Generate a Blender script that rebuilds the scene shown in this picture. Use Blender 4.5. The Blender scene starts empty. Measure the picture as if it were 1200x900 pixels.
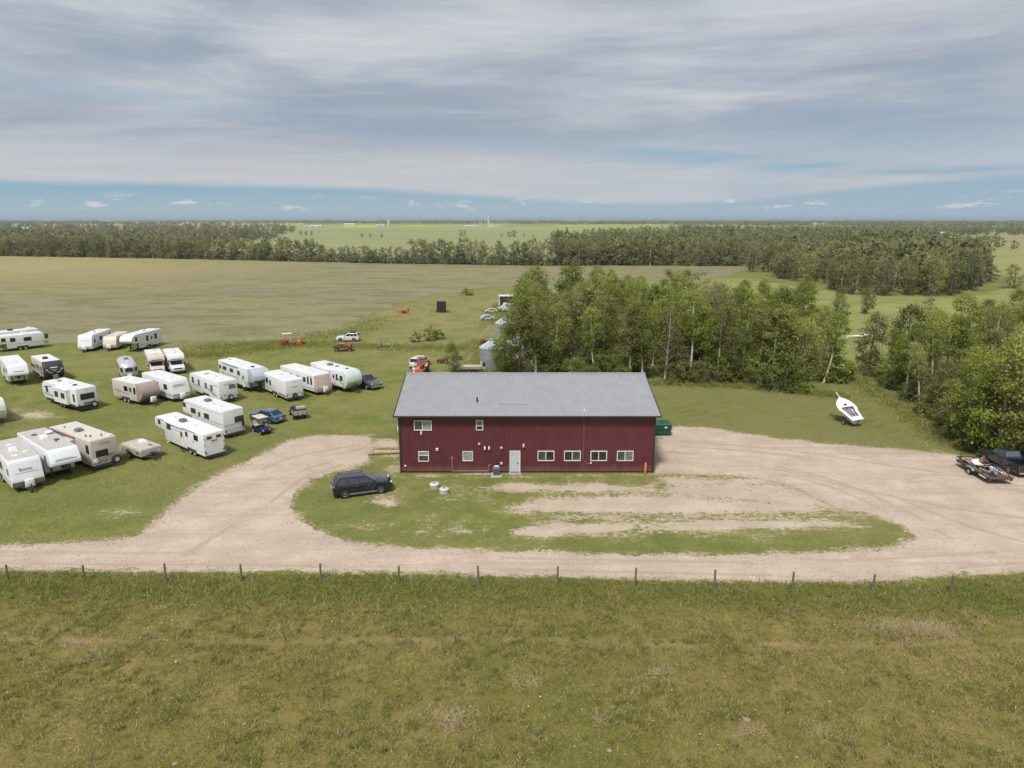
import bpy, bmesh, math, random
import numpy as np
from mathutils import Vector, Matrix, noise as mnoise

random.seed(7); rng = np.random.default_rng(7)
S = bpy.context.scene; C = S.collection
PI = math.pi; rad = math.radians

# ------------------------------------------------------------------ camera
CAM_H = 23.3; PITCH = rad(13.56); FPX = 800.0          # focal length in pixels of a 1200 px wide frame
cam_d = bpy.data.cameras.new('camera'); cam = bpy.data.objects.new('camera', cam_d); C.objects.link(cam)
cam_d.sensor_width = 36; cam_d.lens = 24.0; cam_d.clip_start = 0.5; cam_d.clip_end = 60000
cam.location = (0, 0, CAM_H); cam.rotation_euler = (PI/2 - PITCH, 0, 0)
S.camera = cam

# ------------------------------------------------------------------ light and sky
S.view_settings.view_transform = 'Standard'; S.view_settings.look = 'None'
S.view_settings.gamma = 1.0; S.view_settings.exposure = 1.2
SUN_EL = rad(57); SUN_AZ = rad(-158)                   # azimuth clockwise from +Y
sun_d = bpy.data.lights.new('sun', 'SUN'); sun = bpy.data.objects.new('sun', sun_d); C.objects.link(sun)
sun_d.energy = 1.5; sun_d.angle = rad(10); sun_d.color = (1.0, 0.965, 0.92)
sdir = Vector((math.sin(SUN_AZ)*math.cos(SUN_EL), math.cos(SUN_AZ)*math.cos(SUN_EL), math.sin(SUN_EL)))
sun.rotation_euler = (-sdir).to_track_quat('-Z', 'Y').to_euler()

W = bpy.data.worlds.new('World'); S.world = W; W.use_nodes = True

class NT:
    """small helper to write node trees as expressions"""
    def __init__(s, tree): s.t = tree; s.n = tree.nodes; s.l = tree.links
    def new(s, typ, ins=None, **kw):
        n = s.n.new(typ)
        for k, v in kw.items(): setattr(n, k, v)
        for k, v in (ins or {}).items(): s.put(n.inputs[k], v)
        return n
    def put(s, sock, v):
        if isinstance(v, bpy.types.NodeSocket): s.l.new(v, sock)
        elif v is not None:
            if sock.type == 'RGBA' and len(v) == 3: v = (*v, 1)
            sock.default_value = v
    def math(s, op, a, b=None, c=None, clamp=False):
        n = s.n.new('ShaderNodeMath'); n.operation = op; n.use_clamp = clamp
        for i, v in enumerate((a, b, c)):
            if v is not None: s.put(n.inputs[i], v)
        return n.outputs[0]
    def mix(s, f, a, b, blend='MIX'):
        n = s.n.new('ShaderNodeMix'); n.data_type = 'RGBA'; n.blend_type = blend
        s.put(n.inputs[0], f); s.put(n.inputs[6], a); s.put(n.inputs[7], b); return n.outputs[2]
    def step(s, v, lo, hi, a=0.0, b=1.0, smooth=True):
        n = s.n.new('ShaderNodeMapRange'); n.interpolation_type = 'SMOOTHSTEP' if smooth else 'LINEAR'
        for i, q in enumerate((v, lo, hi, a, b)): s.put(n.inputs[i], q)
        return n.outputs[0]
    def noise(s, vec, scale, detail=4, rough=.55, dist=0.0):
        n = s.n.new('ShaderNodeTexNoise')
        s.put(n.inputs['Vector'], vec); n.inputs['Scale'].default_value = scale
        n.inputs['Detail'].default_value = detail; n.inputs['Roughness'].default_value = rough
        n.inputs['Distortion'].default_value = dist
        return n.outputs['Fac']
    def mapv(s, vec, scale=(1,1,1), loc=(0,0,0), rot=(0,0,0)):
        n = s.n.new('ShaderNodeMapping'); s.put(n.inputs['Vector'], vec)
        n.inputs['Scale'].default_value = scale; n.inputs['Location'].default_value = loc
        n.inputs['Rotation'].default_value = rot; return n.outputs[0]

def build_world():
    t = NT(W.node_tree); t.n.clear()
    out = t.new('ShaderNodeOutputWorld'); bg = t.new('ShaderNodeBackground'); bg.inputs[1].default_value = 0.068
    t.l.new(bg.outputs[0], out.inputs[0])
    sky = t.new('ShaderNodeTexSky', sky_type='NISHITA', sun_disc=False, sun_elevation=SUN_EL, sun_rotation=SUN_AZ)
    d = t.new('ShaderNodeTexCoord').outputs['Generated']
    sp = t.new('ShaderNodeSeparateXYZ', {0: d}); x, y, z = sp.outputs
    # clear air low down: the Nishita sky, pulled to the cool blue under the deck
    air = t.mix(t.step(z, 0.0, 0.055), (2.35, 3.15, 3.65), (1.35, 2.45, 3.4))
    clear = t.mix(0.10, air, sky.outputs[0])
    clear = t.mix(t.step(x, -.1, .55, 0, .5), clear, (2.3, 2.95, 3.55))
    # high cloud deck, streaky because it is seen edge-on
    n1 = t.noise(t.mapv(d, (1.6, 1.6, 9.5)), 1.0, 6, .58, .3)
    n2 = t.noise(t.mapv(d, (4, 4, 48), (3, 1, 7)), 1.0, 5, .6, .3)
    n3 = t.noise(t.mapv(d, (1.6, 1.6, 4), (8, 4, 0)), 1.0, 3, .5, .2)
    edge = t.math('ADD', t.step(x, -.3, .25, .041, .020), t.step(x, .22, .6, 0, .027))
    zz = t.math('ADD', z, t.math('MULTIPLY', t.math('SUBTRACT', n2, .5), .012))
    deck = t.step(t.math('SUBTRACT', zz, edge), -.004, .006)
    # open blue streaks in the deck, from the middle down towards the right
    zl = t.math('ADD', t.math('ADD', z, t.math('MULTIPLY', x, .088)), t.math('MULTIPLY', t.math('SUBTRACT', n1, .5), .03))
    st = t.math('MULTIPLY', t.step(zl, .086, .100), t.step(zl, .106, .122, 1, 0))
    st = t.math('MULTIPLY', st, t.step(x, -.15, .45, .3, 1.0))
    st = t.math('MULTIPLY', st, t.step(n2, .42, .62, .35, 1.0))
    deck = t.math('MULTIPLY', deck, t.math('SUBTRACT', 1.0, st))
    deck = t.math('MULTIPLY', deck, t.math('SUBTRACT', 1.0, t.math('MULTIPLY', t.math('MULTIPLY', t.step(x, -.05, .5), t.step(z, .20, .06)), t.step(n1, .46, .64, 0, .55))))
    thin = t.math('MULTIPLY', t.step(n1, .38, .62), t.step(z, .02, .12, .25, 1))
    ccol = t.mix(thin, (3.9, 4.08, 4.3), (2.18, 2.56, 3.14))
    ccol = t.mix(t.step(n3, .42, .60, 0, .7), ccol, (3.45, 3.5, 3.62))
    ccol = t.mix(t.math('MULTIPLY', t.step(z, .03, .05), t.step(z, .06, .12, .75, 0)), ccol, (3.75, 3.85, 3.95))
    ccol = t.mix(t.step(n2, .42, .72, 0, .35), ccol, (3.9, 3.75, 3.85))
    n6 = t.noise(t.mapv(d, (6, 6, 95), (5, 2, 9)), 1.0, 6, .68, .5)
    ccol = t.mix(t.step(n6, .40, .70, .15, 0), ccol, (2.1, 2.45, 3.0)); ccol = t.mix(t.step(n6, .52, .74, 0, .18), ccol, (4.3, 4.4, 4.5))
    col = t.mix(deck, clear, ccol)
    # small fair-weather cumulus far away under the deck
    n4 = t.noise(t.mapv(d, (22, 22, 75), (1, 5, 2)), 1.0, 5, .6, .2)
    pf = t.math('MULTIPLY', t.step(n4, .56, .66), t.math('MULTIPLY', t.step(z, .008, .016), t.step(z, .024, .036, 1, 0)))
    col = t.mix(t.math('MULTIPLY', pf, .75), col, (4.6, 4.4, 4.3))
    t.l.new(col, bg.inputs[0])
build_world()

# ------------------------------------------------------------------ helpers
def at(px, py, z=0.0):
    """ground point (height z) seen at a pixel of the 1200x900 photograph"""
    x = (px-600)/FPX; y = (450-py)/FPX
    dy = math.cos(PITCH)+y*math.sin(PITCH); dz = -math.sin(PITCH)+y*math.cos(PITCH)
    k = (z-CAM_H)/dz
    return Vector((x*k, dy*k, z))
def wall_at(px, py, Y):
    x = (px-600)/FPX; y = (450-py)/FPX
    dy = math.cos(PITCH)+y*math.sin(PITCH); dz = -math.sin(PITCH)+y*math.cos(PITCH)
    k = Y/dy
    return x*k, CAM_H+dz*k

def tag(o, label=None, cat=None, group=None, kind=None):
    if label: o['label'] = label
    if cat: o['category'] = cat
    if group: o['group'] = group
    if kind: o['kind'] = kind
    return o
def thing(name, label, cat, loc=(0,0,0), rz=0, group=None):
    o = bpy.data.objects.new(name, None); C.objects.link(o); o.empty_display_size = .3
    o.location = loc; o.rotation_euler = (0, 0, rz)
    return tag(o, label, cat, group)
def obj_from(name, me, parent=None, m=None):
    if m and not me.materials: me.materials.append(m)
    o = bpy.data.objects.new(name, me); C.objects.link(o)
    if parent: o.parent = parent
    return o
def copy_tree(o, parent=None):
    c = o.copy(); C.objects.link(c)
    if parent: c.parent = parent
    for ch in o.children: copy_tree(ch, c)
    return c

class MB:
    """collects simple shapes into one mesh"""
    def __init__(s): s.v = []; s.f = []; s.M = Matrix.Identity(4)
    def add(s, vs, fs):
        b = len(s.v); s.v += [tuple(s.M @ Vector(p)) for p in vs]; s.f += [tuple(b+i for i in f) for f in fs]; return s
    def box(s, c, d, rz=0, ry=0, rx=0):
        x, y, z = (q/2 for q in d)
        R = Matrix.Translation(c) @ Matrix.Rotation(rz, 4, 'Z') @ Matrix.Rotation(ry, 4, 'Y') @ Matrix.Rotation(rx, 4, 'X')
        vs = [R @ Vector((i*x, j*y, k*z)) for i in (-1,1) for j in (-1,1) for k in (-1,1)]
        return s.add(vs, [(0,1,3,2),(4,6,7,5),(0,4,5,1),(2,3,7,6),(0,2,6,4),(1,5,7,3)])
    def tube(s, a, b, r, r2=None, n=8, cap=True):
        a, b = Vector(a), Vector(b); r2 = r if r2 is None else r2
        q = (b-a).to_track_quat('Z', 'Y'); vs = []
        for p, rr in ((a, r), (b, r2)):
            vs += [p + q @ Vector((rr*math.cos(2*PI*i/n), rr*math.sin(2*PI*i/n), 0)) for i in range(n)]
        fs = [(i, (i+1) % n, n+(i+1) % n, n+i) for i in range(n)]
        if cap: fs += [tuple(range(n-1, -1, -1)), tuple(range(n, 2*n))]
        return s.add(vs, fs)
    def path(s, pts, r, n=6):
        for a, b in zip(pts[:-1], pts[1:]): s.tube(a, b, r, n=n)
        return s
    def lathe(s, prof, n=16, c=(0,0,0), axis='Z', cap=True):
        vs = []; c = Vector(c)
        for (r, h) in prof:
            for i in range(n):
                a = 2*PI*i/n; p = (r*math.cos(a), r*math.sin(a), h)
                if axis == 'Y': p = (p[0], p[2], -p[1])
                if axis == 'X': p = (p[2], p[0], p[1])
                vs.append(c+Vector(p))
        fs = []
        for k in range(len(prof)-1):
            for i in range(n): fs.append((k*n+i, k*n+(i+1) % n, (k+1)*n+(i+1) % n, (k+1)*n+i))
        if cap: fs += [tuple(range(n-1, -1, -1)), tuple(range((len(prof)-1)*n, len(prof)*n))]
        return s.add(vs, fs)
    def prism(s, prof, y0, y1):
        """(x,z) outline extruded from y0 to y1"""
        n = len(prof)
        vs = [(p[0], y0, p[1]) for p in prof] + [(p[0], y1, p[1]) for p in prof]
        fs = [(i, (i+1) % n, n+(i+1) % n, n+i) for i in range(n)] + [tuple(range(n-1, -1, -1)), tuple(range(n, 2*n))]
        return s.add(vs, fs)
    def frustum(s, lo, z0, hi, z1):
        """lo, hi = (x0,x1,y0,y1)"""
        vs = [(lo[0],lo[2],z0),(lo[1],lo[2],z0),(lo[1],lo[3],z0),(lo[0],lo[3],z0),(hi[0],hi[2],z1),(hi[1],hi[2],z1),(hi[1],hi[3],z1),(hi[0],hi[3],z1)]
        return s.add(vs, [(3,2,1,0),(4,5,6,7),(0,1,5,4),(1,2,6,5),(2,3,7,6),(3,0,4,7)])
    def panel(s, q, u0, u1, v0, v1, out=.012, thick=.02):
        """a thin plate on quad q (4 corners: bottom left, bottom right, top right, top left, seen from outside)"""
        q = [Vector(p) for p in q]; nrm = (q[1]-q[0]).cross(q[3]-q[0]).normalized()
        B = lambda u, v: (q[0]*(1-u)+q[1]*u)*(1-v)+(q[3]*(1-u)+q[2]*u)*v
        p = [B(u0,v0), B(u1,v0), B(u1,v1), B(u0,v1)]
        vs = [a+nrm*out for a in p]+[a+nrm*(out-thick) for a in p]
        return s.add(vs, [(0,1,2,3),(7,6,5,4),(0,4,5,1),(1,5,6,2),(2,6,7,3),(3,7,4,0)])
    def mesh(s, name='mesh', bevel=0, seg=2, smooth=False):
        me = bpy.data.meshes.new(name); me.from_pydata(s.v, [], s.f); me.update()
        if bevel or True:
            bm = bmesh.new(); bm.from_mesh(me)
            bmesh.ops.recalc_face_normals(bm, faces=bm.faces)
            if bevel:
                es = [e for e in bm.edges if len(e.link_faces) == 2 and e.calc_face_angle(0) > .35]
                bmesh.ops.bevel(bm, geom=es, offset=bevel, segments=seg, profile=.5, affect='EDGES', clamp_overlap=True)
            bm.to_mesh(me); bm.free()
        if smooth:
            me.polygons.foreach_set('use_smooth', [True]*len(me.polygons))
            try: me.set_sharp_from_angle(angle=rad(38))
            except Exception: pass
        return me
    def build(s, name, m, parent=None, bevel=0, seg=2, smooth=False):
        return obj_from(name, s.mesh(name, bevel, seg, smooth), parent, m)

# ------------------------------------------------------------------ materials
MATS = {}
def pbr(name, col, rough=.5, metal=0.0, var=.12, scale=3.0, dirt=0.0, dirtcol=(.12,.10,.08), bump=0.0, spec=.5, coat=0.0):
    if name in MATS: return MATS[name]
    m = bpy.data.materials.new(name); m.use_nodes = True; t = NT(m.node_tree); b = t.n['Principled BSDF']
    oc = t.new('ShaderNodeTexCoord').outputs['Object']
    n = t.noise(oc, scale, 5, .6)
    c = t.mix(t.step(n, .3, .7), tuple(q*(1-var) for q in col), tuple(min(1, q*(1+var)) for q in col))
    if dirt:
        n2 = t.noise(t.mapv(oc, (2.5, 2.5, .5)), 1.7, 6, .7, .3)
        c = t.mix(t.math('MULTIPLY', t.step(n2, .48, .78), dirt), c, dirtcol)
    t.put(b.inputs['Base Color'], c); t.put(b.inputs['Roughness'], t.step(n, .2, .8, max(.02, rough-.08), min(1, rough+.08)))
    b.inputs['Metallic'].default_value = metal; b.inputs['Specular IOR Level'].default_value = spec
    if coat: b.inputs['Coat Weight'].default_value = coat; b.inputs['Coat Roughness'].default_value = .06
    if bump:
        bp = t.new('ShaderNodeBump', {'Height': n, 'Strength': bump, 'Distance': .02}); t.l.new(bp.outputs[0], b.inputs['Normal'])
    MATS[name] = m; return m
white = pbr('white_fibreglass', (.77,.78,.79), .35, var=.03, dirt=.12, dirtcol=(.46,.45,.43))
white2 = pbr('aged_white_siding', (.68,.67,.63), .45, var=.06, dirt=.28, dirtcol=(.36,.33,.28))
white3 = pbr('clean_white_paint', (.80,.80,.80), .3, var=.02, dirt=.05, dirtcol=(.55,.53,.5))
roofm = pbr('white_rubber_roof', (.70,.70,.70), .7, var=.07, dirt=.40, dirtcol=(.42,.39,.34))
roofgrey = pbr('grey_rubber_roof', (.50,.475,.435), .75, var=.08, dirt=.35, dirtcol=(.32,.30,.27))
beige = pbr('beige_siding', (.56,.50,.44), .45, var=.05, dirt=.22, dirtcol=(.30,.25,.2))
beigelt = pbr('light_beige_siding', (.62,.56,.49), .45, var=.05, dirt=.2, dirtcol=(.36,.31,.26))
tan = pbr('tan_cap', (.40,.32,.26), .45, var=.06, dirt=.2)
peach = pbr('faded_peach_roof', (.66,.50,.40), .7, var=.15, dirt=.4, dirtcol=(.62,.58,.52))
darkcap = pbr('charcoal_cap', (.045,.045,.05), .35, var=.1)
greycap = pbr('silver_grey_cap', (.46,.48,.51), .3, var=.05, dirt=.1)
mintcap = pbr('pale_mint_cap', (.60,.66,.63), .35, var=.05, dirt=.15, dirtcol=(.4,.42,.4))
skirtgrey = pbr('grey_skirt', (.33,.32,.30), .5, var=.08, dirt=.2)
skirttan = pbr('taupe_skirt', (.30,.26,.21), .5, var=.08, dirt=.2)
stripe_dk = pbr('dark_stripe', (.06,.06,.075), .4)
stripe_bl = pbr('blue_stripe', (.10,.14,.24), .4)
stripe_br = pbr('brown_stripe', (.22,.13,.09), .45)
stripe_rd = pbr('red_stripe', (.30,.05,.04), .45)
glass = pbr('dark_glass', (.018,.02,.024), .08, var=.1, spec=.7)
glasslt = pbr('curtained_glass', (.16,.17,.17), .12, var=.3, spec=.6)
rubber = pbr('tyre_rubber', (.022,.022,.022), .8, bump=.2)
rimw = pbr('white_wheel', (.62,.62,.60), .4)
rims = pbr('alloy_wheel', (.42,.42,.42), .3, .7)
steel = pbr('dark_steel', (.05,.05,.055), .5, .3, dirt=.3, dirtcol=(.14,.09,.06))
galv = pbr('galvanised_steel', (.44,.47,.50), .42, .55, var=.12, dirt=.25, dirtcol=(.30,.28,.26))
plastic_w = pbr('white_plastic', (.78,.78,.78), .4, dirt=.1, dirtcol=(.5,.47,.4))
plastic_g = pbr('grey_plastic', (.16,.165,.175), .5)
black = pbr('black_plastic', (.015,.015,.016), .5)
chrome = pbr('chrome', (.65,.65,.65), .15, 1.0)
tail = pbr('red_lens', (.32,.02,.015), .2)
lens = pbr('clear_lens', (.62,.64,.66), .12, spec=.8)
rust = pbr('rusty_iron', (.17,.065,.035), .8, .2, var=.35, dirt=.5, dirtcol=(.08,.04,.03), bump=.3)
redp = pbr('faded_red_paint', (.36,.065,.035), .5, var=.2, dirt=.35, dirtcol=(.16,.07,.04))
orangep = pbr('orange_paint', (.50,.13,.04), .5, var=.15, dirt=.3, dirtcol=(.2,.09,.05))
concrete = pbr('pale_concrete', (.50,.48,.45), .85, var=.15, scale=6, bump=.3)
woodg = pbr('weathered_wood', (.17,.145,.12), .85, var=.25, scale=8, bump=.4)
woodp = pbr('peeled_log', (.46,.34,.23), .8, var=.2, scale=5, bump=.3)
alum = pbr('brushed_aluminium', (.66,.67,.69), .35, .45, var=.06)

def obj_mat_color_random(t, amount):
    r = t.new('ShaderNodeObjectInfo').outputs['Random']; return t.step(r, 0, 1, 1-amount, 1+amount, smooth=False)

def sky_normal(t, k):
    n = t.new('ShaderNodeNewGeometry').outputs['Normal']; v = t.new('ShaderNodeVectorMath', {0: n, 1: (k, k, k)}, operation='MULTIPLY')
    a = t.new('ShaderNodeVectorMath', {0: v.outputs[0], 1: (0, 0, 1-k)}, operation='ADD'); return t.new('ShaderNodeVectorMath', {0: a.outputs[0]}, operation='NORMALIZE').outputs[0]
def leaf_material(name, dark, light, back=.25, amount=.28, warm=None):
    m = bpy.data.materials.new(name); m.use_nodes = True; t = NT(m.node_tree); b = t.n['Principled BSDF']
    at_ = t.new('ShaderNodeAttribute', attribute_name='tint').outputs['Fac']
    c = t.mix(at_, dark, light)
    if amount == 0:
        g = t.new('ShaderNodeNewGeometry').outputs['Position']; wn = t.noise(t.mapv(g, (.055, .03, 0)), 1.0, 4, .7)
        c = t.mix(t.step(wn, .48, .7, 0, .8), c, (.27,.245,.18)); c = t.mix(t.step(wn, .28, .42, .6, 0), c, (.085,.115,.045))
    if warm:
        r = t.new('ShaderNodeObjectInfo').outputs['Random']
        c = t.mix(t.step(r, .45, 1.0, 0, .75), c, warm)
    rr = t.math('FRACT', t.math('MULTIPLY', t.new('ShaderNodeObjectInfo').outputs['Random'], 7.31))
    hs = t.new('ShaderNodeHueSaturation', {'Hue': t.step(rr, 0, 1, .470, .508, smooth=False), 'Saturation': t.step(rr, 0, 1, .85, 1.12, smooth=False), 'Color': c, 'Value': obj_mat_color_random(t, amount)})
    t.put(b.inputs['Base Color'], hs.outputs[0]); b.inputs['Roughness'].default_value = .6
    b.inputs['Specular IOR Level'].default_value = .25
    t.put(b.inputs['Normal'], sky_normal(t, .6)); tr = t.new('ShaderNodeBsdfTranslucent', {'Color': hs.outputs[0]})
    mx = t.new('ShaderNodeMixShader', {0: back, 1: b.outputs[0], 2: tr.outputs[0]})
    t.l.new(mx.outputs[0], t.n['Material Output'].inputs[0])
    return m
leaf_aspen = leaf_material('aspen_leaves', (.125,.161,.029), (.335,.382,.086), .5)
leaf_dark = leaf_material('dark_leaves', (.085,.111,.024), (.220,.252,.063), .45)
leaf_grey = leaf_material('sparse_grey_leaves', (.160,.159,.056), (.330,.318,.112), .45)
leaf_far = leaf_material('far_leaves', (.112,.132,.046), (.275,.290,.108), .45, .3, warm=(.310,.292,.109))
leaf_woods = leaf_material('woods_leaves', (.116,.136,.054), (.285,.298,.122), .45, 0)

def bark_material(name, a, b_, sc):
    m = bpy.data.materials.new(name); m.use_nodes = True; t = NT(m.node_tree); b = t.n['Principled BSDF']
    oc = t.new('ShaderNodeTexCoord').outputs['Object']
    n = t.noise(t.mapv(oc, (3, 3, 1.3)), sc, 5, .7)
    t.put(b.inputs['Base Color'], t.mix(t.step(n, .5, .68), a, b_)); b.inputs['Roughness'].default_value = .85
    bp = t.new('ShaderNodeBump', {'Height': n, 'Strength': .4, 'Distance': .03}); t.l.new(bp.outputs[0], b.inputs['Normal'])
    return m
bark_pale = bark_material('pale_aspen_bark', (.54,.51,.45), (.17,.145,.115), 2.0)
bark_dark = bark_material('grey_brown_bark', (.16,.14,.115), (.06,.05,.04), 3.0)

def ground_mat(name):
    m = bpy.data.materials.new(name); m.use_nodes = True; t = NT(m.node_tree); b = t.n['Principled BSDF']
    b.inputs['Roughness'].default_value = .95; b.inputs['Specular IOR Level'].default_value = .12
    g = t.new('ShaderNodeNewGeometry').outputs['Position']
    return m, t, b, g
def attr(t, n): return t.new('ShaderNodeAttribute', attribute_name=n).outputs['Fac']
GRAVEL_A, GRAVEL_B, GRAVEL_C = (.475,.375,.285), (.565,.465,.365), (.35,.265,.20)
def gravel_color(t, g):
    a = t.noise(g, .35, 5, .6); b2 = t.noise(g, 3.5, 5, .75); c3 = t.noise(g, 14, 3, .8)
    v = t.new('ShaderNodeTexVoronoi', {'Vector': g, 'Scale': 7.0}).outputs['Color']
    c = t.mix(t.step(a, .35, .7), GRAVEL_A, GRAVEL_B)
    c = t.mix(t.step(b2, .5, .8, 0, .65), c, GRAVEL_C)
    c = t.mix(t.step(c3, .55, .8, 0, .5), c, (.62,.55,.47))
    sv = t.new('ShaderNodeSeparateColor', {0: v}).outputs[0]
    return t.mix(t.step(sv, .75, 1.0, 0, .35), c, (.33,.29,.25)), t.math('ADD', c3, b2)

def make_ground_mat():
    m, t, b, g = ground_mat('grass_ground')
    big = t.noise(g, .045, 4, .6, .3); mid = t.noise(g, .30, 6, .68, .3); fine = t.noise(g, 2.6, 5, .8); tiny = t.noise(g, 9.0, 3, .85)
    # lawn, mown and a little dry in patches
    lawn = t.mix(t.step(mid, .32, .66), (.143,.167,.040), (.233,.228,.074))
    lawn = t.mix(t.step(big, .42, .68, 0, .55), lawn, (.283,.244,.100))
    lawn = t.mix(t.step(fine, .45, .75, 0, .55), lawn, (.084,.109,.024))
    lawn = t.mix(t.step(tiny, .58, .8, 0, .6), lawn, (.327,.285,.140))
    # pasture in the foreground, olive and drier
    pas = t.mix(t.step(mid, .3, .7), (.171,.148,.042), (.267,.209,.076))
    pas = t.mix(t.step(big, .42, .65, 0, .7), pas, (.151,.154,.037))
    pas = t.mix(t.step(fine, .5, .75, 0, .6), pas, (.096,.084,.023))
    pas = t.mix(t.step(tiny, .6, .8, 0, .5), pas, (.357,.256,.118))
    mot = t.noise(g, 1.1, 5, .8, .4)
    pas = t.mix(t.step(mot, .50, .72, 0, .65), pas, (.078,.073,.020)); pas = t.mix(t.step(mot, .28, .44, .6, 0), pas, (.246,.204,.062))
    lawn = t.mix(t.step(mot, .52, .74, 0, .5), lawn, (.089,.105,.022)); lawn = t.mix(t.step(mot, .26, .44, .65, 0), lawn, (.257,.207,.077))
    c = t.mix(attr(t, 'pasture'), lawn, pas)
    # lush green
    lush = t.mix(t.step(fine, .35, .65), (.111,.143,.036), (.179,.194,.068))
    c = t.mix(t.math('MULTIPLY', attr(t, 'lush'), t.step(mid, .25, .6, .5, 1)), c, lush)
    dry = t.mix(t.step(fine, .35, .7), (.350,.255,.148), (.221,.153,.087))
    c = t.mix(t.math('MULTIPLY', attr(t, 'dry'), t.step(mid, .3, .6, .2, 1)), c, dry)
    # mowing lines on the lawn by the trees
    w = t.new('ShaderNodeTexWave', {'Vector': t.mapv(g, (1,1,1), rot=(0,0,rad(62))), 'Scale': .16, 'Distortion': 9.0, 'Detail': 4.0, 'Detail Scale': .6}).outputs['Fac']
    c = t.mix(t.math('MULTIPLY', t.step(w, .3, .8), t.math('MULTIPLY', attr(t, 'mown'), .7)), c, (.212,.178,.083))
    sy = t.new('ShaderNodeSeparateXYZ', {0: g}).outputs[1]
    vc = t.new('ShaderNodeTexVoronoi', {'Vector': t.mapv(g, (.0016, .0009, 0)), 'Scale': 1.0}).outputs['Color']; vs = t.new('ShaderNodeSeparateColor', {0: vc}).outputs
    cell = t.mix(t.step(vs[0], .3, .7), (.24,.29,.11), (.33,.33,.13)); cell = t.mix(t.step(vs[1], .72, .74), cell, (.46,.42,.08)); cell = t.mix(t.step(vs[2], .6, .62), cell, (.19,.24,.085))
    c = t.mix(t.step(sy, 480, 560), c, cell)
    # worn-through soil
    gc, gh = gravel_color(t, g)
    tmot = t.noise(t.mapv(g, (.28, 1.2, 1)), .8, 6, .8, .4)
    soil = t.math('ADD', t.math('ADD', attr(t, 'bare'), t.math('MULTIPLY', t.math('SUBTRACT', tmot, .5), 1.2)), t.math('ADD', t.math('MULTIPLY', t.math('SUBTRACT', mid, .5), 1.0), t.math('MULTIPLY', t.math('SUBTRACT', fine, .5), 2.0)))
    c = t.mix(t.step(soil, .36, .62, 0, .6), c, t.mix(t.step(fine, .35, .65), (.34,.29,.15), (.26,.25,.10)))
    c = t.mix(t.step(soil, .46, .80), c, gc)
    t.put(b.inputs['Base Color'], c)
    hgt = t.math('ADD', t.math('MULTIPLY', fine, 1.0), t.math('MULTIPLY', tiny, .6))
    bp = t.new('ShaderNodeBump', {'Height': hgt, 'Strength': .55, 'Distance': .12}); t.l.new(bp.outputs[0], b.inputs['Normal'])
    return m
def make_gravel_mat():
    m, t, b, g = ground_mat('gravel')
    c, h = gravel_color(t, g)
    tr = t.noise(t.mapv(g, (.05, .9, 1), rot=(0, 0, 0)), 1.0, 5, .65, .9)
    yt = t.noise(t.mapv(g, (.05, .75, 1), rot=(0, 0, rad(14))), 1.3, 5, .65, .8); sx = t.new('ShaderNodeSeparateXYZ', {0: g}).outputs[0]
    tr = t.mix(t.step(sx, 8, 20), tr, yt)
    c = t.mix(t.step(tr, .45, .72, 0, .6), c, (.36,.29,.23))
    lt = t.noise(g, .22, 6, .75, .8); c = t.mix(t.step(lt, .52, .75, 0, .55), c, (.61,.53,.44))
    e = t.noise(g, .12, 4, .6); c = t.mix(t.step(e, .5, .72, 0, .4), c, (.58,.47,.36))
    t.put(b.inputs['Base Color'], c)
    bp = t.new('ShaderNodeBump', {'Height': h, 'Strength': .5, 'Distance': .04}); t.l.new(bp.outputs[0], b.inputs['Normal'])
    return m
def field_mat(name, a, b_, c_, d_, stretch=(1, 1, 1), s=1.0, bump=.5, gold=False):
    m, t, b, g = ground_mat(name)
    gv = t.mapv(g, stretch)
    n1 = t.noise(gv, .012*s, 5, .6, .3); n2 = t.noise(gv, .09*s, 6, .7, .3); n3 = t.noise(t.mapv(g, (.5, 1, 1)), .5*s, 6, .85)
    c = t.mix(t.step(n1, .38, .64), a, b_); c = t.mix(t.step(n2, .45, .60, 0, .8), c, c_)
    if gold:
        sx = t.new('ShaderNodeSeparateXYZ', {0: g}).outputs; gd = t.math('MULTIPLY', t.step(sx[0], -40, -230), t.step(sx[1], 190, 330)); c = t.mix(t.math('MULTIPLY', gd, t.step(n1, .3, .6, .35, .85)), c, (.35,.295,.13))
    c = t.mix(t.step(n3, .48, .72, 0, .75), c, d_); n4 = t.noise(t.mapv(g, (.6, 1, 1), (7, 3, 0)), .22*s, 6, .8); c = t.mix(t.step(n4, .5, .72, 0, .6), c, c_)
    t.put(b.inputs['Base Color'], c)
    bp = t.new('ShaderNodeBump', {'Height': t.math('ADD', n3, n2), 'Strength': bump, 'Distance': .3}); t.l.new(bp.outputs[0], b.inputs['Normal'])
    return m
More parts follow.
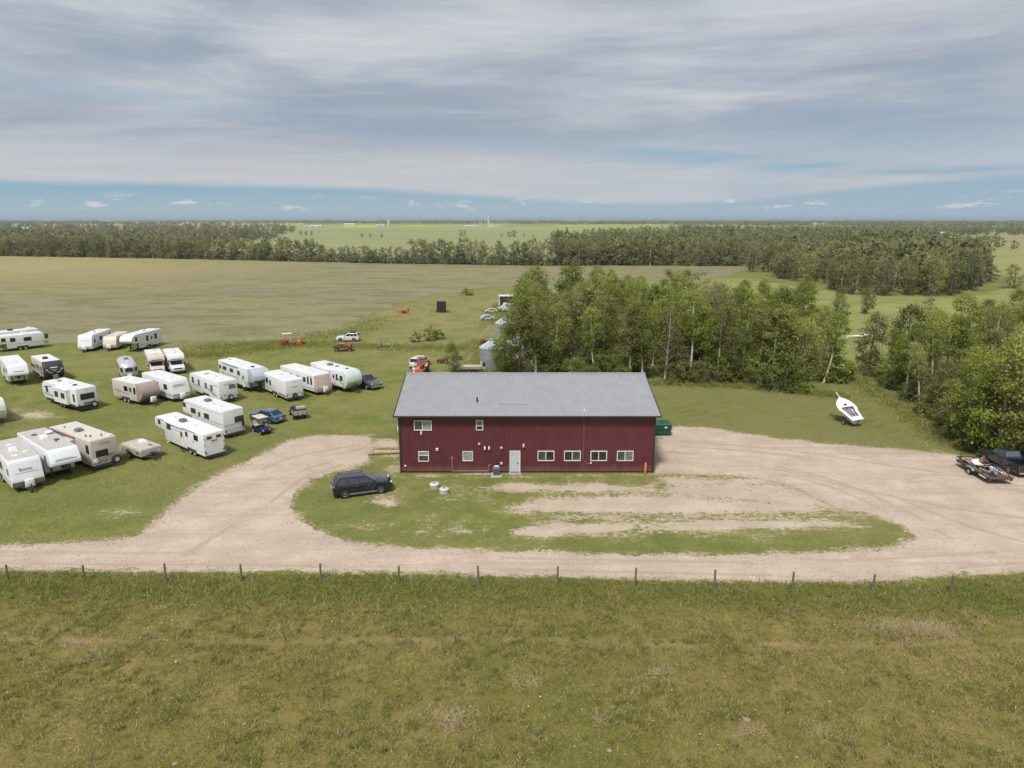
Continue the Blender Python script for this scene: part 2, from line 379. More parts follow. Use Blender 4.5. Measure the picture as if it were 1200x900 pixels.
def blade_mat(name='grass_blades', gain=None):
    m = bpy.data.materials.new(name); m.use_nodes = True; t = NT(m.node_tree); b = t.n['Principled BSDF']
    g = t.new('ShaderNodeNewGeometry').outputs['Position']
    tint = attr(t, 'tint'); big = t.noise(g, .05, 4, .6, .3)
    mid = t.noise(g, .35, 4, .6, .3)
    c = t.mix(t.step(mid, .35, .65), (.230,.242,.049), (.336,.298,.082))
    c = t.mix(t.step(big, .42, .65, 0, .5), c, (.208,.244,.048))
    mot = t.noise(g, 1.1, 5, .8, .4)
    c = t.mix(t.step(mot, .50, .72, 0, .6), c, (.125,.134,.029)); c = t.mix(t.step(mot, .28, .44, .6, 0), c, (.415,.380,.113))
    c = t.mix(t.step(tint, .0, .5, .7, 0), c, (.173,.216,.040))
    c = t.mix(t.step(tint, .72, 1.0), c, (.56,.46,.27))
    if gain: c = t.mix(1.0, c, gain, 'MULTIPLY')
    t.put(b.inputs['Base Color'], c); b.inputs['Roughness'].default_value = .7; b.inputs['Specular IOR Level'].default_value = .15
    t.put(b.inputs['Normal'], sky_normal(t, .3)); tr = t.new('ShaderNodeBsdfTranslucent', {'Color': c})
    mx = t.new('ShaderNodeMixShader', {0: .4, 1: b.outputs[0], 2: tr.outputs[0]}); t.l.new(mx.outputs[0], t.n['Material Output'].inputs[0])
    return m

# ------------------------------------------------------------------ ground
def poly_px(pts): return np.array([at(*p)[:2] for p in pts])
def inside(P, poly):
    x, y = P[:, 0], P[:, 1]; r = np.zeros(len(P), bool); j = len(poly)-1
    for i in range(len(poly)):
        xi, yi = poly[i]; xj, yj = poly[j]
        if yi != yj:
            k = ((yi > y) != (yj > y)) & (x < (xj-xi)*(y-yi)/(yj-yi)+xi); r ^= k
        j = i
    return r
def segdist(P, poly, closed=True):
    d = np.full(len(P), 1e9); n = len(poly)
    for i in range(n if closed else n-1):
        a = poly[i]; b = poly[(i+1) % n]; ab = b-a; L = (ab**2).sum() or 1e-9
        k = np.clip(((P-a) @ ab)/L, 0, 1); q = a+k[:, None]*ab
        d = np.minimum(d, np.hypot(*(P-q).T))
    return d
def sdf(P, poly): d = segdist(P, poly); return np.where(inside(P, poly), -d, d)
def soft(P, poly, w): return np.clip(.5-sdf(P, poly)/(2*w), 0, 1)

GRAVEL_PX = [(-420,640),(-60,642),(0,641),(60,638),(130,635),(163,629),(188,610),(214,586),(250,560),(300,537),(338,518),(368,511),(432,511),
    (436,523),(428,541),(420,547),(396,552),(366,560),(346,575),(338,592),(346,607),(372,623),(410,638),(450,642),(520,645),(600,648),(700,650),(800,652),(900,651),
    (990,648),(1050,641),(1077,631),(1060,615),(1025,604),(985,594),(955,583),(925,567),(890,560),(840,556),(790,554),(769,554.5),(767,523),(775,512),(783,506),(789,501),(832,502),(852,506),(900,513),
    (960,520),(1010,524),(1050,527),(1092,531),(1118,534),(1150,541),(1200,548),(1300,556),(1420,570),(1420,640),(1330,655),(1200,667),(1100,674),(1040,678),(950,679),(800,678),(650,674),(500,670),(300,668),(100,667),(0,665.5),(-420,664)]
GRAVEL = poly_px(GRAVEL_PX)
BARE = [  # worn strips and patches: outline in pixels, edge softness, strength
    ([(560,571),(600,566),(690,565),(735,568),(770,572),(770,578),(680,578),(590,577)], .5, 1.0),
    ([(545,558),(700,556),(765,555),(765,558),(640,560),(560,561)], .3, .85),
    ([(590,592),(640,582),(740,579),(850,582),(930,587),(1000,600),(880,603),(760,604),(680,603),(600,600)], .6, 1.05),
    ([(600,620),(650,611),(740,612),(745,622),(690,629),(600,629)], .5, 1.1),
    ([(745,612),(850,607),(960,607),(1020,614),(1010,621),(900,622),(745,627)], .5, .95),
    ([(770,555),(900,558),(960,580),(1010,600),(950,598),(860,590),(780,585),(770,566)], .7, .85),
    ([(424,580),(448,577),(462,583),(470,592),(455,597),(430,592)], .5, .8),
    ([(437,514),(470,513),(470,525),(440,526)], .3, .9), ([(437,533),(468,532),(470,537),(436,538)], .25, .55),
    ([(445,548),(470,540),(478,548),(478,562),(455,560)], .4, .62), ([(478,556),(600,553),(600,557),(490,560)], .25, .75),
    ([(486,570),(520,561),(535,565),(505,575)], .4, .4),
    ([(115,600),(155,594),(165,603),(125,612)], .5, .72), ([(0,478),(60,481),(70,490),(10,492)], 1.0, .8),
    ([(136,522),(150,518),(150,533),(134,537)], .5, .75), ([(60,478),(90,480),(90,487),(60,486)], .6, .45),
    ([(380,610),(560,600),(640,640),(520,643),(400,632)], 1.2, .47), ([(480,560),(620,560),(600,600),(500,600)], 1.4, .45), ([(420,555),(480,555),(500,590),(430,600)], 1.0, .42), ([(620,560),(900,560),(1040,615),(900,635),(620,630)], 1.4, .60), ([(900,480),(960,490),(955,497),(910,492)], 1.0, .35),
    ([(785,500),(830,498),(860,506),(800,508)], .6, .55), ([(1085,522),(1140,535),(1150,545),(1080,536)], .8, .6),
]
LAWN_R = poly_px([(770,447),(860,449),(960,455),(1000,432),(1035,432),(1060,462),(1100,500),(1130,532),(1050,527),(960,520),(850,505),(790,503),(770,508)])
PASTURE = poly_px([(-500,671),(0,670),(300,672),(500,674),(650,678),(800,682),(950,683),(1040,682),(1100,678),(1200,671),(1600,660),(2600,2000),(-1600,2000)])
FENCE_A, FENCE_B = at(99, 681.5), at(1114, 695.5)

def patchy(P, s, seed):
    return np.array([mnoise.noise(Vector((p[0]*s+seed, p[1]*s, seed))) for p in P])
def make_ground():
    def axis(lo, hi, step, far_lo, far_hi, n):
        core = np.arange(lo, hi+1e-6, step)
        a = lo-np.geomspace(1, lo-far_lo, n)[::-1]; b = hi+np.geomspace(1, far_hi-hi, n)
        return np.concatenate([a, core, b])
    xs = axis(-72, 60, .4, -16000, 16000, 16); ys = axis(26, 112, .4, -400, 22000, 16)
    X, Y = np.meshgrid(xs, ys); P = np.stack([X.ravel(), Y.ravel()], 1)
    near = (np.abs(P[:, 0]) < 120) & (P[:, 1] < 200) & (P[:, 1] > 10); Q = P[near]
    A = {}
    bare = np.zeros(len(Q))
    for pts, w, s in BARE: bare = np.maximum(bare, soft(Q, poly_px(pts), w*2.3)*s)
    bare = np.maximum(bare, np.clip(1-sdf(Q, GRAVEL)/1.6, 0, 1)*.72)                # thin edge of the drive
    track = poly_px([(-60,749),(0,750),(300,753),(550,748),(640,750),(800,756),(1000,757),(1150,752),(1300,744)])
    tr = np.exp(-(segdist(Q, track, False)/.28)**2)
    dry = tr*.9*np.clip(.6+1.6*patchy(Q*[.35, .35], 1.0, 4.0), 0, 1)
    for (px, py, rx, ry, s) in ((1068,738,2.2,.8,1.1),(535,846,1.0,.7,.8),(1090,742,1.6,.5,.7),(30,735,2.0,1.2,.35),(880,860,1.2,.6,.5),(1130,720,2,.7,.3)):
        c = at(px, py); dry = np.maximum(dry, s*np.exp(-(((Q[:,0]-c.x)/rx)**2+((Q[:,1]-c.y)/ry)**2)))
    lush = np.zeros(len(Q))
    fl = np.array([FENCE_A[:2], FENCE_B[:2]]); fl = np.array([fl[0]+(fl[0]-fl[1]), fl[1]+(fl[1]-fl[0])])
    lush = np.maximum(lush, np.exp(-((segdist(Q, fl, False))/1.6)**2)*.85)
    for (px, py, rx, ry, s) in ((60,590,14,3,.6),(240,560,7,3,.5),(390,605,4,2,.5),(520,590,5,2,.5),(130,490,14,4,.5),(60,520,8,4,.6),(300,520,9,5,.4),
                                (870,470,18,5,.6),(1080,480,9,8,.7),(760,640,12,1.2,.6),(900,640,10,1.0,.6),(500,630,9,1.5,.4),(390,585,3,1.5,.6)):
        c = at(px, py); lush = np.maximum(lush, s*np.exp(-(((Q[:,0]-c.x)/rx)**2+((Q[:,1]-c.y)/ry)**2)))
    lush = np.maximum(lush, soft(Q, LAWN_R, 1.5)*.45)
    A['bare'] = bare; A['dry'] = dry; A['lush'] = lush
    A['mown'] = soft(Q, LAWN_R, 1.2); A['pasture'] = soft(Q, PASTURE, .6)
    nx, ny = len(xs), len(ys)
    me = bpy.data.meshes.new('ground'); idx = np.arange(nx*ny).reshape(ny, nx)
    f = np.stack([idx[:-1,:-1], idx[:-1,1:], idx[1:,1:], idx[1:,:-1]], -1).reshape(-1, 4)
    V = np.concatenate([P, np.zeros((len(P), 1))], 1)
    set_mesh(me, V, f)
    for k, v in A.items():
        full = np.zeros(len(P), np.float32); full[near] = v
        if k == 'pasture': full[(~near) & (P[:, 1] < 42)] = 1
        me.attributes.new(k, 'FLOAT', 'POINT').data.foreach_set('value', full)
    o = obj_from('ground', me, None, make_ground_mat()); tag(o, kind='structure')
def set_mesh(me, V, F):
    V = np.asarray(V, np.float32); F = np.asarray(F, np.int32); k = F.shape[1]
    me.vertices.add(len(V)); me.vertices.foreach_set('co', V.ravel())
    me.loops.add(F.size); me.loops.foreach_set('vertex_index', F.ravel())
    me.polygons.add(len(F)); me.polygons.foreach_set('loop_start', np.arange(0, F.size, k, dtype=np.int32))
    me.update(calc_edges=True); me.validate()
make_ground()

def sheet(name, poly, m, z, step=None, jit=0.0, kind='structure'):
    """a flat sheet with an uneven outline"""
    pts = []; n = len(poly)
    for i in range(n):
        a, b = Vector((*poly[i], 0)), Vector((*poly[(i+1) % n], 0)); L = (b-a).length
        k = max(1, min(260, int(L/step))) if step else 1
        for q in range(k):
            p = a.lerp(b, q/k)
            if jit:
                p += Vector((mnoise.noise(p*.9/jit*.35), mnoise.noise(p*.9/jit*.35+Vector((31, 7, 3))), 0))*jit
                p += Vector((mnoise.noise(p*2.2/jit*.35), mnoise.noise(p*2.2/jit*.35+Vector((11, 5, 9))), 0))*jit*.5
            pts.append((p.x, p.y, 0))
    bm = bmesh.new(); vs = [bm.verts.new((p[0], p[1], z)) for p in pts]
    es = [bm.edges.new((vs[i], vs[(i+1) % len(vs)])) for i in range(len(vs))]
    bmesh.ops.triangle_fill(bm, use_beauty=True, use_dissolve=False, edges=es, normal=(0, 0, 1))
    me = bpy.data.meshes.new(name); bm.to_mesh(me); bm.free()
    return tag(obj_from(name, me, None, m), kind=kind)
sheet('gravel_drive', GRAVEL, make_gravel_mat(), .012, .28, .5)

HAY_PX = [(-700,290),(-100,298),(0,300),(250,304),(450,309),(650,312),(870,313),(860,324),(760,330),(620,334),(540,341),(478,352),(440,366),(418,384),(395,391),(330,397),(200,404),(90,402.5),(0,403),(-300,404),(-900,400)]
sheet('hay_field', poly_px(HAY_PX), field_mat('hay_field', (.268,.240,.115), (.228,.205,.130), (.160,.162,.072), (.37,.325,.205), (.45,1,1), 1.5, gold=True), .03, 2.5, 3.5)
GREENSTRIP = [(395,391.5),(418,384.5),(440,366.5),(478,352.5),(540,341.5),(620,334.5),(620,350),(585,385),(560,412),(470,410),(430,400)]
sheet('rough_meadow', poly_px(GREENSTRIP), field_mat('rough_meadow', (.215,.215,.075), (.27,.235,.10), (.16,.175,.055), (.33,.28,.15), (1,1,1), 2.0), .02, 2, 1.2)
MEADOW = [(640,335),(870,326),(1000,346),(1130,350),(1180,338),(1500,322),(1500,400),(1100,420),(1000,425),(950,408),(850,385),(640,385)]
sheet('meadow', poly_px(MEADOW), field_mat('meadow', (.235,.260,.08), (.285,.285,.10), (.185,.215,.06), (.32,.30,.125), (.5,1,1), 1.5), .025, 4, 1.5)
sheet('pale_crop_field', poly_px([(240,300),(255,288),(325,277),(340,270.5),(430,270),(640,270.5),(720,270),(745,276),(660,284),(660,310),(450,307)]),
      field_mat('pale_crop', (.26,.285,.135), (.29,.30,.14), (.235,.26,.115), (.31,.32,.16), (.2,1,1), .5, .2), .08, 20, 4)
sheet('bright_crop_field', poly_px([(330,270.2),(345,266.2),(430,265.4),(520,265.6),(760,264.6),(770,269),(640,270.2),(430,269.7)]),
      field_mat('bright_crop', (.26,.32,.10), (.31,.34,.11), (.28,.32,.10), (.33,.34,.13), (.2,1,1), .4, .1), .12, 30, 5)
canola = field_mat('canola', (.46,.42,.07), (.42,.40,.09), (.38,.38,.08), (.48,.44,.12), (.3,1,1), .3, .1)
for pts in ([(402,265.2),(408,263.6),(440,263.4),(441,266.6),(404,267.2)], [(470,265),(480,263.8),(499,264),(499,265.8)], [(1040,262.6),(1050,260.8),(1135,261),(1125,263.4)], [(640,264.2),(760,262.6),(790,263.6),(660,265.2)]):
    sheet('canola_field', poly_px(pts), canola, .25, None)
sheet('right_pasture', poly_px([(1130,318),(1120,300),(1140,286),(1060,276),(1100,272),(1500,270),(1600,322),(1250,330)]),
      field_mat('right_pasture', (.28,.275,.11), (.23,.24,.09), (.31,.285,.13), (.33,.30,.15), (.3,1,1), .8), .05, 8, 3)
sheet('clearing', poly_px([(65,281),(160,280.5),(158,285),(70,285.5)]), field_mat('clearing', (.25,.235,.09), (.22,.22,.08), (.24,.22,.10), (.26,.24,.12)), .06, 10, 2)

trk, tt, tb, tg = ground_mat('compacted_gravel'); tc, th = gravel_color(tt, tg); tt.put(tb.inputs['Base Color'], tt.mix(.45, tc, (.335,.255,.195)))
TR = [[(-60,653),(0,653),(150,655),(300,655),(450,658),(600,661),(750,664),(900,666),(1040,662),(1200,652)],[(90,651),(170,640),(225,606),(280,572),(340,541),(400,528),(428,522)],[(1260,610),(1120,592),(1000,568),(900,545),(800,534),(772,533)],
      [(1180,655),(1110,635),(1060,605),(985,570),(900,548)],[(1300,590),(1150,565),(1020,545),(900,528),(790,520)],[(1200,640),(1130,620),(1030,580)],[(200,652),(260,615),(310,585),(345,560),(400,541)]]
def smooth_px(p, n=10):
    out = []
    for i in range(len(p)-1):
        a, b, c, d = [Vector(p[max(0, min(len(p)-1, k))]) for k in (i-1, i, i+1, i+2)]
        for k in range(n): u = k/n; out.append(.5*((2*b)+(c-a)*u+(2*a-5*b+4*c-d)*u*u+(3*b-a-3*c+d)*u**3))
    return [at(*q) for q in out+[Vector(p[-1])]]
lay = 0
for li, ln in enumerate(TR):
    P = smooth_px(ln)
    for offx in (-.85, .85):
        L_, R_, run = [], [], []
        lay += 1
        for i in range(1, len(P)-1):
            d = (P[i+1]-P[i-1]).normalized(); nn = Vector((-d.y, d.x, 0)); w = .20+.16*mnoise.noise(P[i]*.13+Vector((li*3, offx*5, 0)))
            on = mnoise.noise(P[i]*.06+Vector((li*9, offx*2, 4))) > -.12 and w > .12 and sdf(np.array([P[i][:2]]), GRAVEL)[0] < -1.2
            if on: run.append((P[i]+nn*(offx+w), P[i]+nn*(offx-w)))
            if (not on or i == len(P)-2) and run:
                if len(run) > 3: sheet('wheel_track', [q[0][:2] for q in run]+[q[1][:2] for q in reversed(run)], trk, .016+.0004*lay, .3, .12)
                run = []
rut_m = field_mat('worn_rut', (.30,.25,.12), (.26,.23,.10), (.21,.20,.08), (.36,.31,.18), (1,1,1), 3.0)
for dx in (0, 13):
    mid = [(545-dx*.9,425),(556-dx*.9,412),(572-dx,400),(584-dx*.9,384),(589-dx*.8,368),(588-dx*.7,356),(583-dx*.6,347)]
    sheet('worn_rut', poly_px([(x-2.2+.2*i, y) for i, (x, y) in enumerate(mid)]+[(x+2.2-.2*i, y) for i, (x, y) in reversed(list(enumerate(mid)))]), rut_m, .034, .8, .3)
# ------------------------------------------------------------------ grass geometry
def blades(name, P, h, w, label, seed=1, dry=.12, m=None, lean=.55):
    r = np.random.default_rng(seed); n = len(P)
    h = h*(r.uniform(.55, 1.25, n)); a = r.uniform(0, 2*PI, n); ln = r.normal(0, lean, (n, 2))*h[:, None]
    ww = w*r.uniform(.6, 1.3, n); dx, dy = np.cos(a)*ww/2, np.sin(a)*ww/2
    V = np.zeros((n, 3, 3)); V[:, 0] = np.stack([P[:,0]-dx, P[:,1]-dy, np.full(n, 0.0)], 1); V[:, 1] = np.stack([P[:,0]+dx, P[:,1]+dy, np.full(n, 0.0)], 1)
    V[:, 2] = np.stack([P[:,0]+ln[:,0], P[:,1]+ln[:,1], h], 1)
    me = bpy.data.meshes.new(name); set_mesh(me, V.reshape(-1, 3), np.arange(n*3).reshape(-1, 3))
    t = r.beta(2, 2, n)*.7; t[r.random(n) < dry] = 1.0
    me.attributes.new('tint', 'FLOAT', 'POINT').data.foreach_set('value', np.repeat(t, 3).astype(np.float32))
    o = obj_from(name, me, None, m or BLADE); return tag(o, label, 'grass', kind='stuff')
BLADE = blade_mat(); BLADE_GREEN = blade_mat('green_grass_blades', (1.04, 1.07, 1.1))
def patchy(P, s, seed):
    return np.array([mnoise.noise(Vector((p[0]*s+seed, p[1]*s, seed))) for p in P])
def frustum_pts(n, y0, y1, seed, margin=1.5):
    r = np.random.default_rng(seed); y = np.sqrt(r.uniform(y0**2, y1**2, n)); hw = .75*(y*math.cos(PITCH)+CAM_H*math.sin(PITCH))+margin
    return np.stack([r.uniform(-1, 1, n)*hw, y], 1)
Q = frustum_pts(330000, 23, 43.5, 3); Q = Q[inside(Q, PASTURE)]
TRACK = poly_px([(-60,749),(0,750),(300,753),(550,748),(640,750),(800,756),(1000,757),(1150,752),(1300,744)])
Q = Q[segdist(Q, TRACK, False) > np.random.default_rng(6).uniform(.05, .5, len(Q))]
# clumpy: keep more blades where the noise is high
cl = patchy((Q/.6).round()*.6, .8, 5.0); Q = Q[np.random.default_rng(5).random(len(Q)) < .55+.9*cl]
blades('pasture_grass', Q, .15, .035, 'short olive pasture grass in front of the fence', 11, .2, lean=.9)
fx = np.random.default_rng(8); n = 30000
k = fx.uniform(-.25, 1.25, n); off = fx.normal(-.45, 1.15, n)
F2 = np.array(FENCE_A[:2])*(1-k)[:, None]+np.array(FENCE_B[:2])*k[:, None]; F2[:, 1] += off
F2 = F2[inside(F2, PASTURE) & (sdf(F2, GRAVEL) > .15)]
blades('fence_line_grass', F2, .30, .05, 'tall bright green grass growing along the fence line', 12, .06, lean=.8, m=BLADE_GREEN)
Q = []
for (px, py, rx, ry, n) in ((1068,738,2.0,.6,1500),(1088,742,1.5,.5,600),(535,846,1.1,.5,260),(522,838,1.3,.4,140),(705,846,.4,.3,90),(880,856,.5,.4,120),(960,860,.5,.4,90),(720,700,.6,.3,120),(115,770,.6,.4,90),(620,800,.7,.4,120),(770,790,.6,.3,100),(330,740,.8,.3,120)):
    c = at(px, py); Q.append(np.stack([fx.normal(c.x, rx*.6, n), fx.normal(c.y, ry*.7, n)], 1))
blades('dry_grass_clumps', np.concatenate(Q), .32, .04, 'straw coloured dry grass clumps in the pasture', 13, .97, lean=.9)
tr_ = np.random.default_rng(91); T = frustum_pts(5200, 23, 43, 92); T = T[inside(T, PASTURE)]; T = T[patchy(T, .25, 9.0)+tr_.normal(0, .18, len(T)) > .02]
T2 = np.repeat(T, 26, 0)+tr_.normal(0, .10, (len(T)*26, 2))*np.repeat(tr_.uniform(.6, 1.8, len(T)), 26)[:, None]
blades('pasture_tufts', T2, .27, .035, 'taller yellow green grass tufts scattered through the pasture', 17, .22, lean=.6)
def pebbles(name, P, size, m, label, z=.0, seed=1):
    r = np.random.default_rng(seed); n = len(P); u = np.array([(1,0,0),(0,1,0),(-1,0,0),(0,-1,0),(0,0,1),(0,0,-.5)], float)
    sc = size*r.uniform(.4, 1.5, (n, 1, 1))*r.uniform(.6, 1.2, (n, 6, 1)); V = u[None]*sc; V[:, :, 0] += P[:, 0:1]; V[:, :, 1] += P[:, 1:2]; V[:, :, 2] = V[:, :, 2]*.7+z+size*.1
    f = np.array([(0,1,4),(1,2,4),(2,3,4),(3,0,4),(1,0,5),(2,1,5),(3,2,5),(0,3,5)]); F = (f[None]+6*np.arange(n)[:, None, None]).reshape(-1, 3)
    me = bpy.data.meshes.new(name); set_mesh(me, V.reshape(-1, 3), F); o = obj_from(name, me, None, m); return tag(o, label, name.replace('_', ' '), kind='stuff')
Fp = frustum_pts(420, 24, 44, 93); Fp = Fp[inside(Fp, PASTURE)]; Fp = Fp[patchy(Fp, .12, 2.0) > -.05]
pebbles('white_flowers', Fp, .035, pbr('white_petals', (.8,.8,.76), .7), 'tiny white flower heads dotted over the pasture', .14, 3)
Gp = frustum_pts(60000, 41, 75, 94); dG = sdf(Gp, GRAVEL); Gp = Gp[(dG < .5) & (tr_.random(len(Gp)) < np.clip(np.exp(-np.abs(dG+.25)/.6)*.8+.06*(dG < 0), 0, 1))]
pebbles('loose_stones', Gp, .055, pbr('loose_gravel', (.46,.39,.32), .9, var=.3, scale=2), 'loose stones on the gravel and along its edges', .015, 4)
# lawn tufts beyond the drive
Q = frustum_pts(420000, 43, 112, 21); Q = Q[~inside(Q, PASTURE)]; Q = Q[fx.random(len(Q)) < np.clip((112-Q[:, 1])/60, 0, 1)]; Q = Q[sdf(Q, GRAVEL) > fx.normal(.05, .22, len(Q))]
Q = Q[~inside(Q, poly_px(HAY_PX))]
bs = np.zeros(len(Q))
for pts, w, s in BARE: bs = np.maximum(bs, soft(Q, poly_px(pts), w*2)*s)
Q = Q[fx.random(len(Q)) > bs*1.35]
HOUSE = (-10.6, 13.4, 60.6, 78)
Q = Q[~((Q[:,0] > HOUSE[0]) & (Q[:,0] < HOUSE[1]) & (Q[:,1] > HOUSE[2]) & (Q[:,1] < HOUSE[3]))]
blades('lawn_grass', Q, .08, .05, 'short mown lawn grass around the drive', 14, .06, m=BLADE_GREEN)
# rough tall grass: strips behind the trailers, along the wood's edge, by the bins
Q = []
def strip(pts, wid, n):
    p = poly_px(pts); seg = fx.integers(0, len(p)-1, n); u = fx.random(n)[:, None]
    q = p[seg]*(1-u)+p[seg+1]*u; q += fx.normal(0, wid, (n, 2)); Q.append(q)
strip([(195,415),(240,417),(300,410),(345,404),(390,403)], 1.8, 5000); strip([(230,408),(300,404),(350,402)], 2.2, 3000)
strip([(395,405),(450,407),(500,408),(545,409)], 1.8, 3500)
strip([(765,449),(860,452),(925,458),(985,464)], .8, 9000); strip([(1000,440),(1012,452),(1060,480),(1110,520)], 1.0, 4000)
strip([(560,400),(575,420),(585,440)], 2.0, 5000); strip([(585,365),(600,372),(575,380)], 2.5, 4000)
strip([(350,395),(420,390),(445,372)], 3.0, 3000)
blades('tall_rough_grass', np.concatenate(Q), .5, .10, 'tall unmown grass strips behind the trailers and along the wood edge', 15, .08, lean=.9, m=BLADE_GREEN)

# stones lying in the pasture
st_me = MB().lathe([(.02,0),(.16,.02),(.19,.07),(.12,.13),(.03,.15)], 8).mesh('stone', smooth=False)
for v in st_me.vertices: v.co += Vector((mnoise.noise(v.co*9), mnoise.noise(v.co*9+Vector((4,4,4))), mnoise.noise(v.co*9+Vector((9,1,3)))))*.05
stone_m = pbr('field_stone', (.36,.31,.26), .9, var=.2, scale=8, bump=.4)
for i, (px, py, s, lab) in enumerate(((875,845,1.3,'pale round field stone lying in the right half of the pasture'),(714,881,.9,'small pale stone at the bottom edge of the pasture'),(207,776,.9,'pale stone in the pasture left of centre below the trail'),
        (972,823,.7,'small stone near the bright grass at the right of the pasture'),(205,896,.8,'small pale stone at the bottom edge on the left'),(287,849,.6,'tiny pale stone in the lower left pasture'),(1170,881,.8,'small pale stone in the bottom right corner'))):
    p = at(px, py); o = obj_from('stone', st_me, None, stone_m); o.location = (p.x, p.y, .02); o.scale = (s*.75, s*.6, s*.6); o.rotation_euler = (0, 0, i*1.7)
    tag(o, lab, 'stone', 'stones in the pasture')

# ------------------------------------------------------------------ the maroon metal building
maroon = pbr('maroon_steel_siding', (.114,.024,.033), .5, .0, var=.13, scale=1.2, dirt=.25, dirtcol=(.19,.085,.08))
t = NT(maroon.node_tree); bs = t.n['Principled BSDF']; oc = t.new('ShaderNodeTexCoord').outputs['Object']; zz = t.new('ShaderNodeSeparateXYZ', {0: oc}).outputs[2]
lk = bs.inputs['Base Color'].links[0].from_socket; spl = t.math('SUBTRACT', t.math('MULTIPLY', t.noise(t.mapv(oc, (1.6, 1.6, .8)), 1.0, 6, .75), 1.5), zz)
c2 = t.mix(t.step(spl, -.15, .65, 0, .5), lk, (.24,.15,.115)); lap = t.math('COMPARE', t.math('FRACT', t.math('DIVIDE', zz, 1.42)), .5, .012)
pn = t.new('ShaderNodeTexWhiteNoise', {'W': t.math('FLOOR', t.math('DIVIDE', t.new('ShaderNodeSeparateXYZ', {0: oc}).outputs[0], .916))}, noise_dimensions='1D').outputs['Value']
c2 = t.mix(t.step(pn, 0, 1, 0, .22, smooth=False), c2, (.165,.045,.052)); t.put(bs.inputs['Base Color'], t.mix(t.math('MULTIPLY', lap, .35), c2, (.06,.015,.02)))
maroon_dk = pbr('dark_maroon_trim', (.030,.010,.014), .5)
grey_roof = pbr('grey_steel_roofing', (.34,.34,.35), .5, .1, var=.05, scale=.8, dirt=.12, dirtcol=(.22,.22,.23))
charcoal = pbr('charcoal_trim', (.035,.033,.036), .5)
doorpaint = pbr('pale_grey_door_paint', (.52,.53,.56), .4, var=.03)
vinyl = pbr('white_vinyl', (.72,.71,.68), .4)
blind = pbr('pale_blind_glass', (.27,.31,.28), .12, var=.25, spec=.6)
greenglass = pbr('reflecting_glass', (.05,.065,.05), .06, var=.5, spec=.8)
X0, X1, Y0, Y1 = -10.47, 13.28, 60.8, 76.8
EAVE, RIDGE, YR = 5.72, 7.86, 68.8
def ribbed(P0, U, V, n_out, length, hgt, pitch, depth, top=None):
    """corrugated sheet: origin, direction along, direction up, outward normal"""
    mb = MB(); vs = []; n = int(length/pitch); prof = []
    for i in range(n):
        u = i*pitch
        prof += [(u, 0), (u+pitch*.62, 0), (u+pitch*.72, depth), (u+pitch*.90, depth)]
    prof.append((length, 0))
    for (u, d) in prof:
        b = P0+U*u+n_out*d; h = hgt if top is None else top(u)
        vs += [b, b+V*h]
    mb.add(vs, [(2*i, 2*i+2, 2*i+3, 2*i+1) for i in range(len(prof)-1)])
    return mb
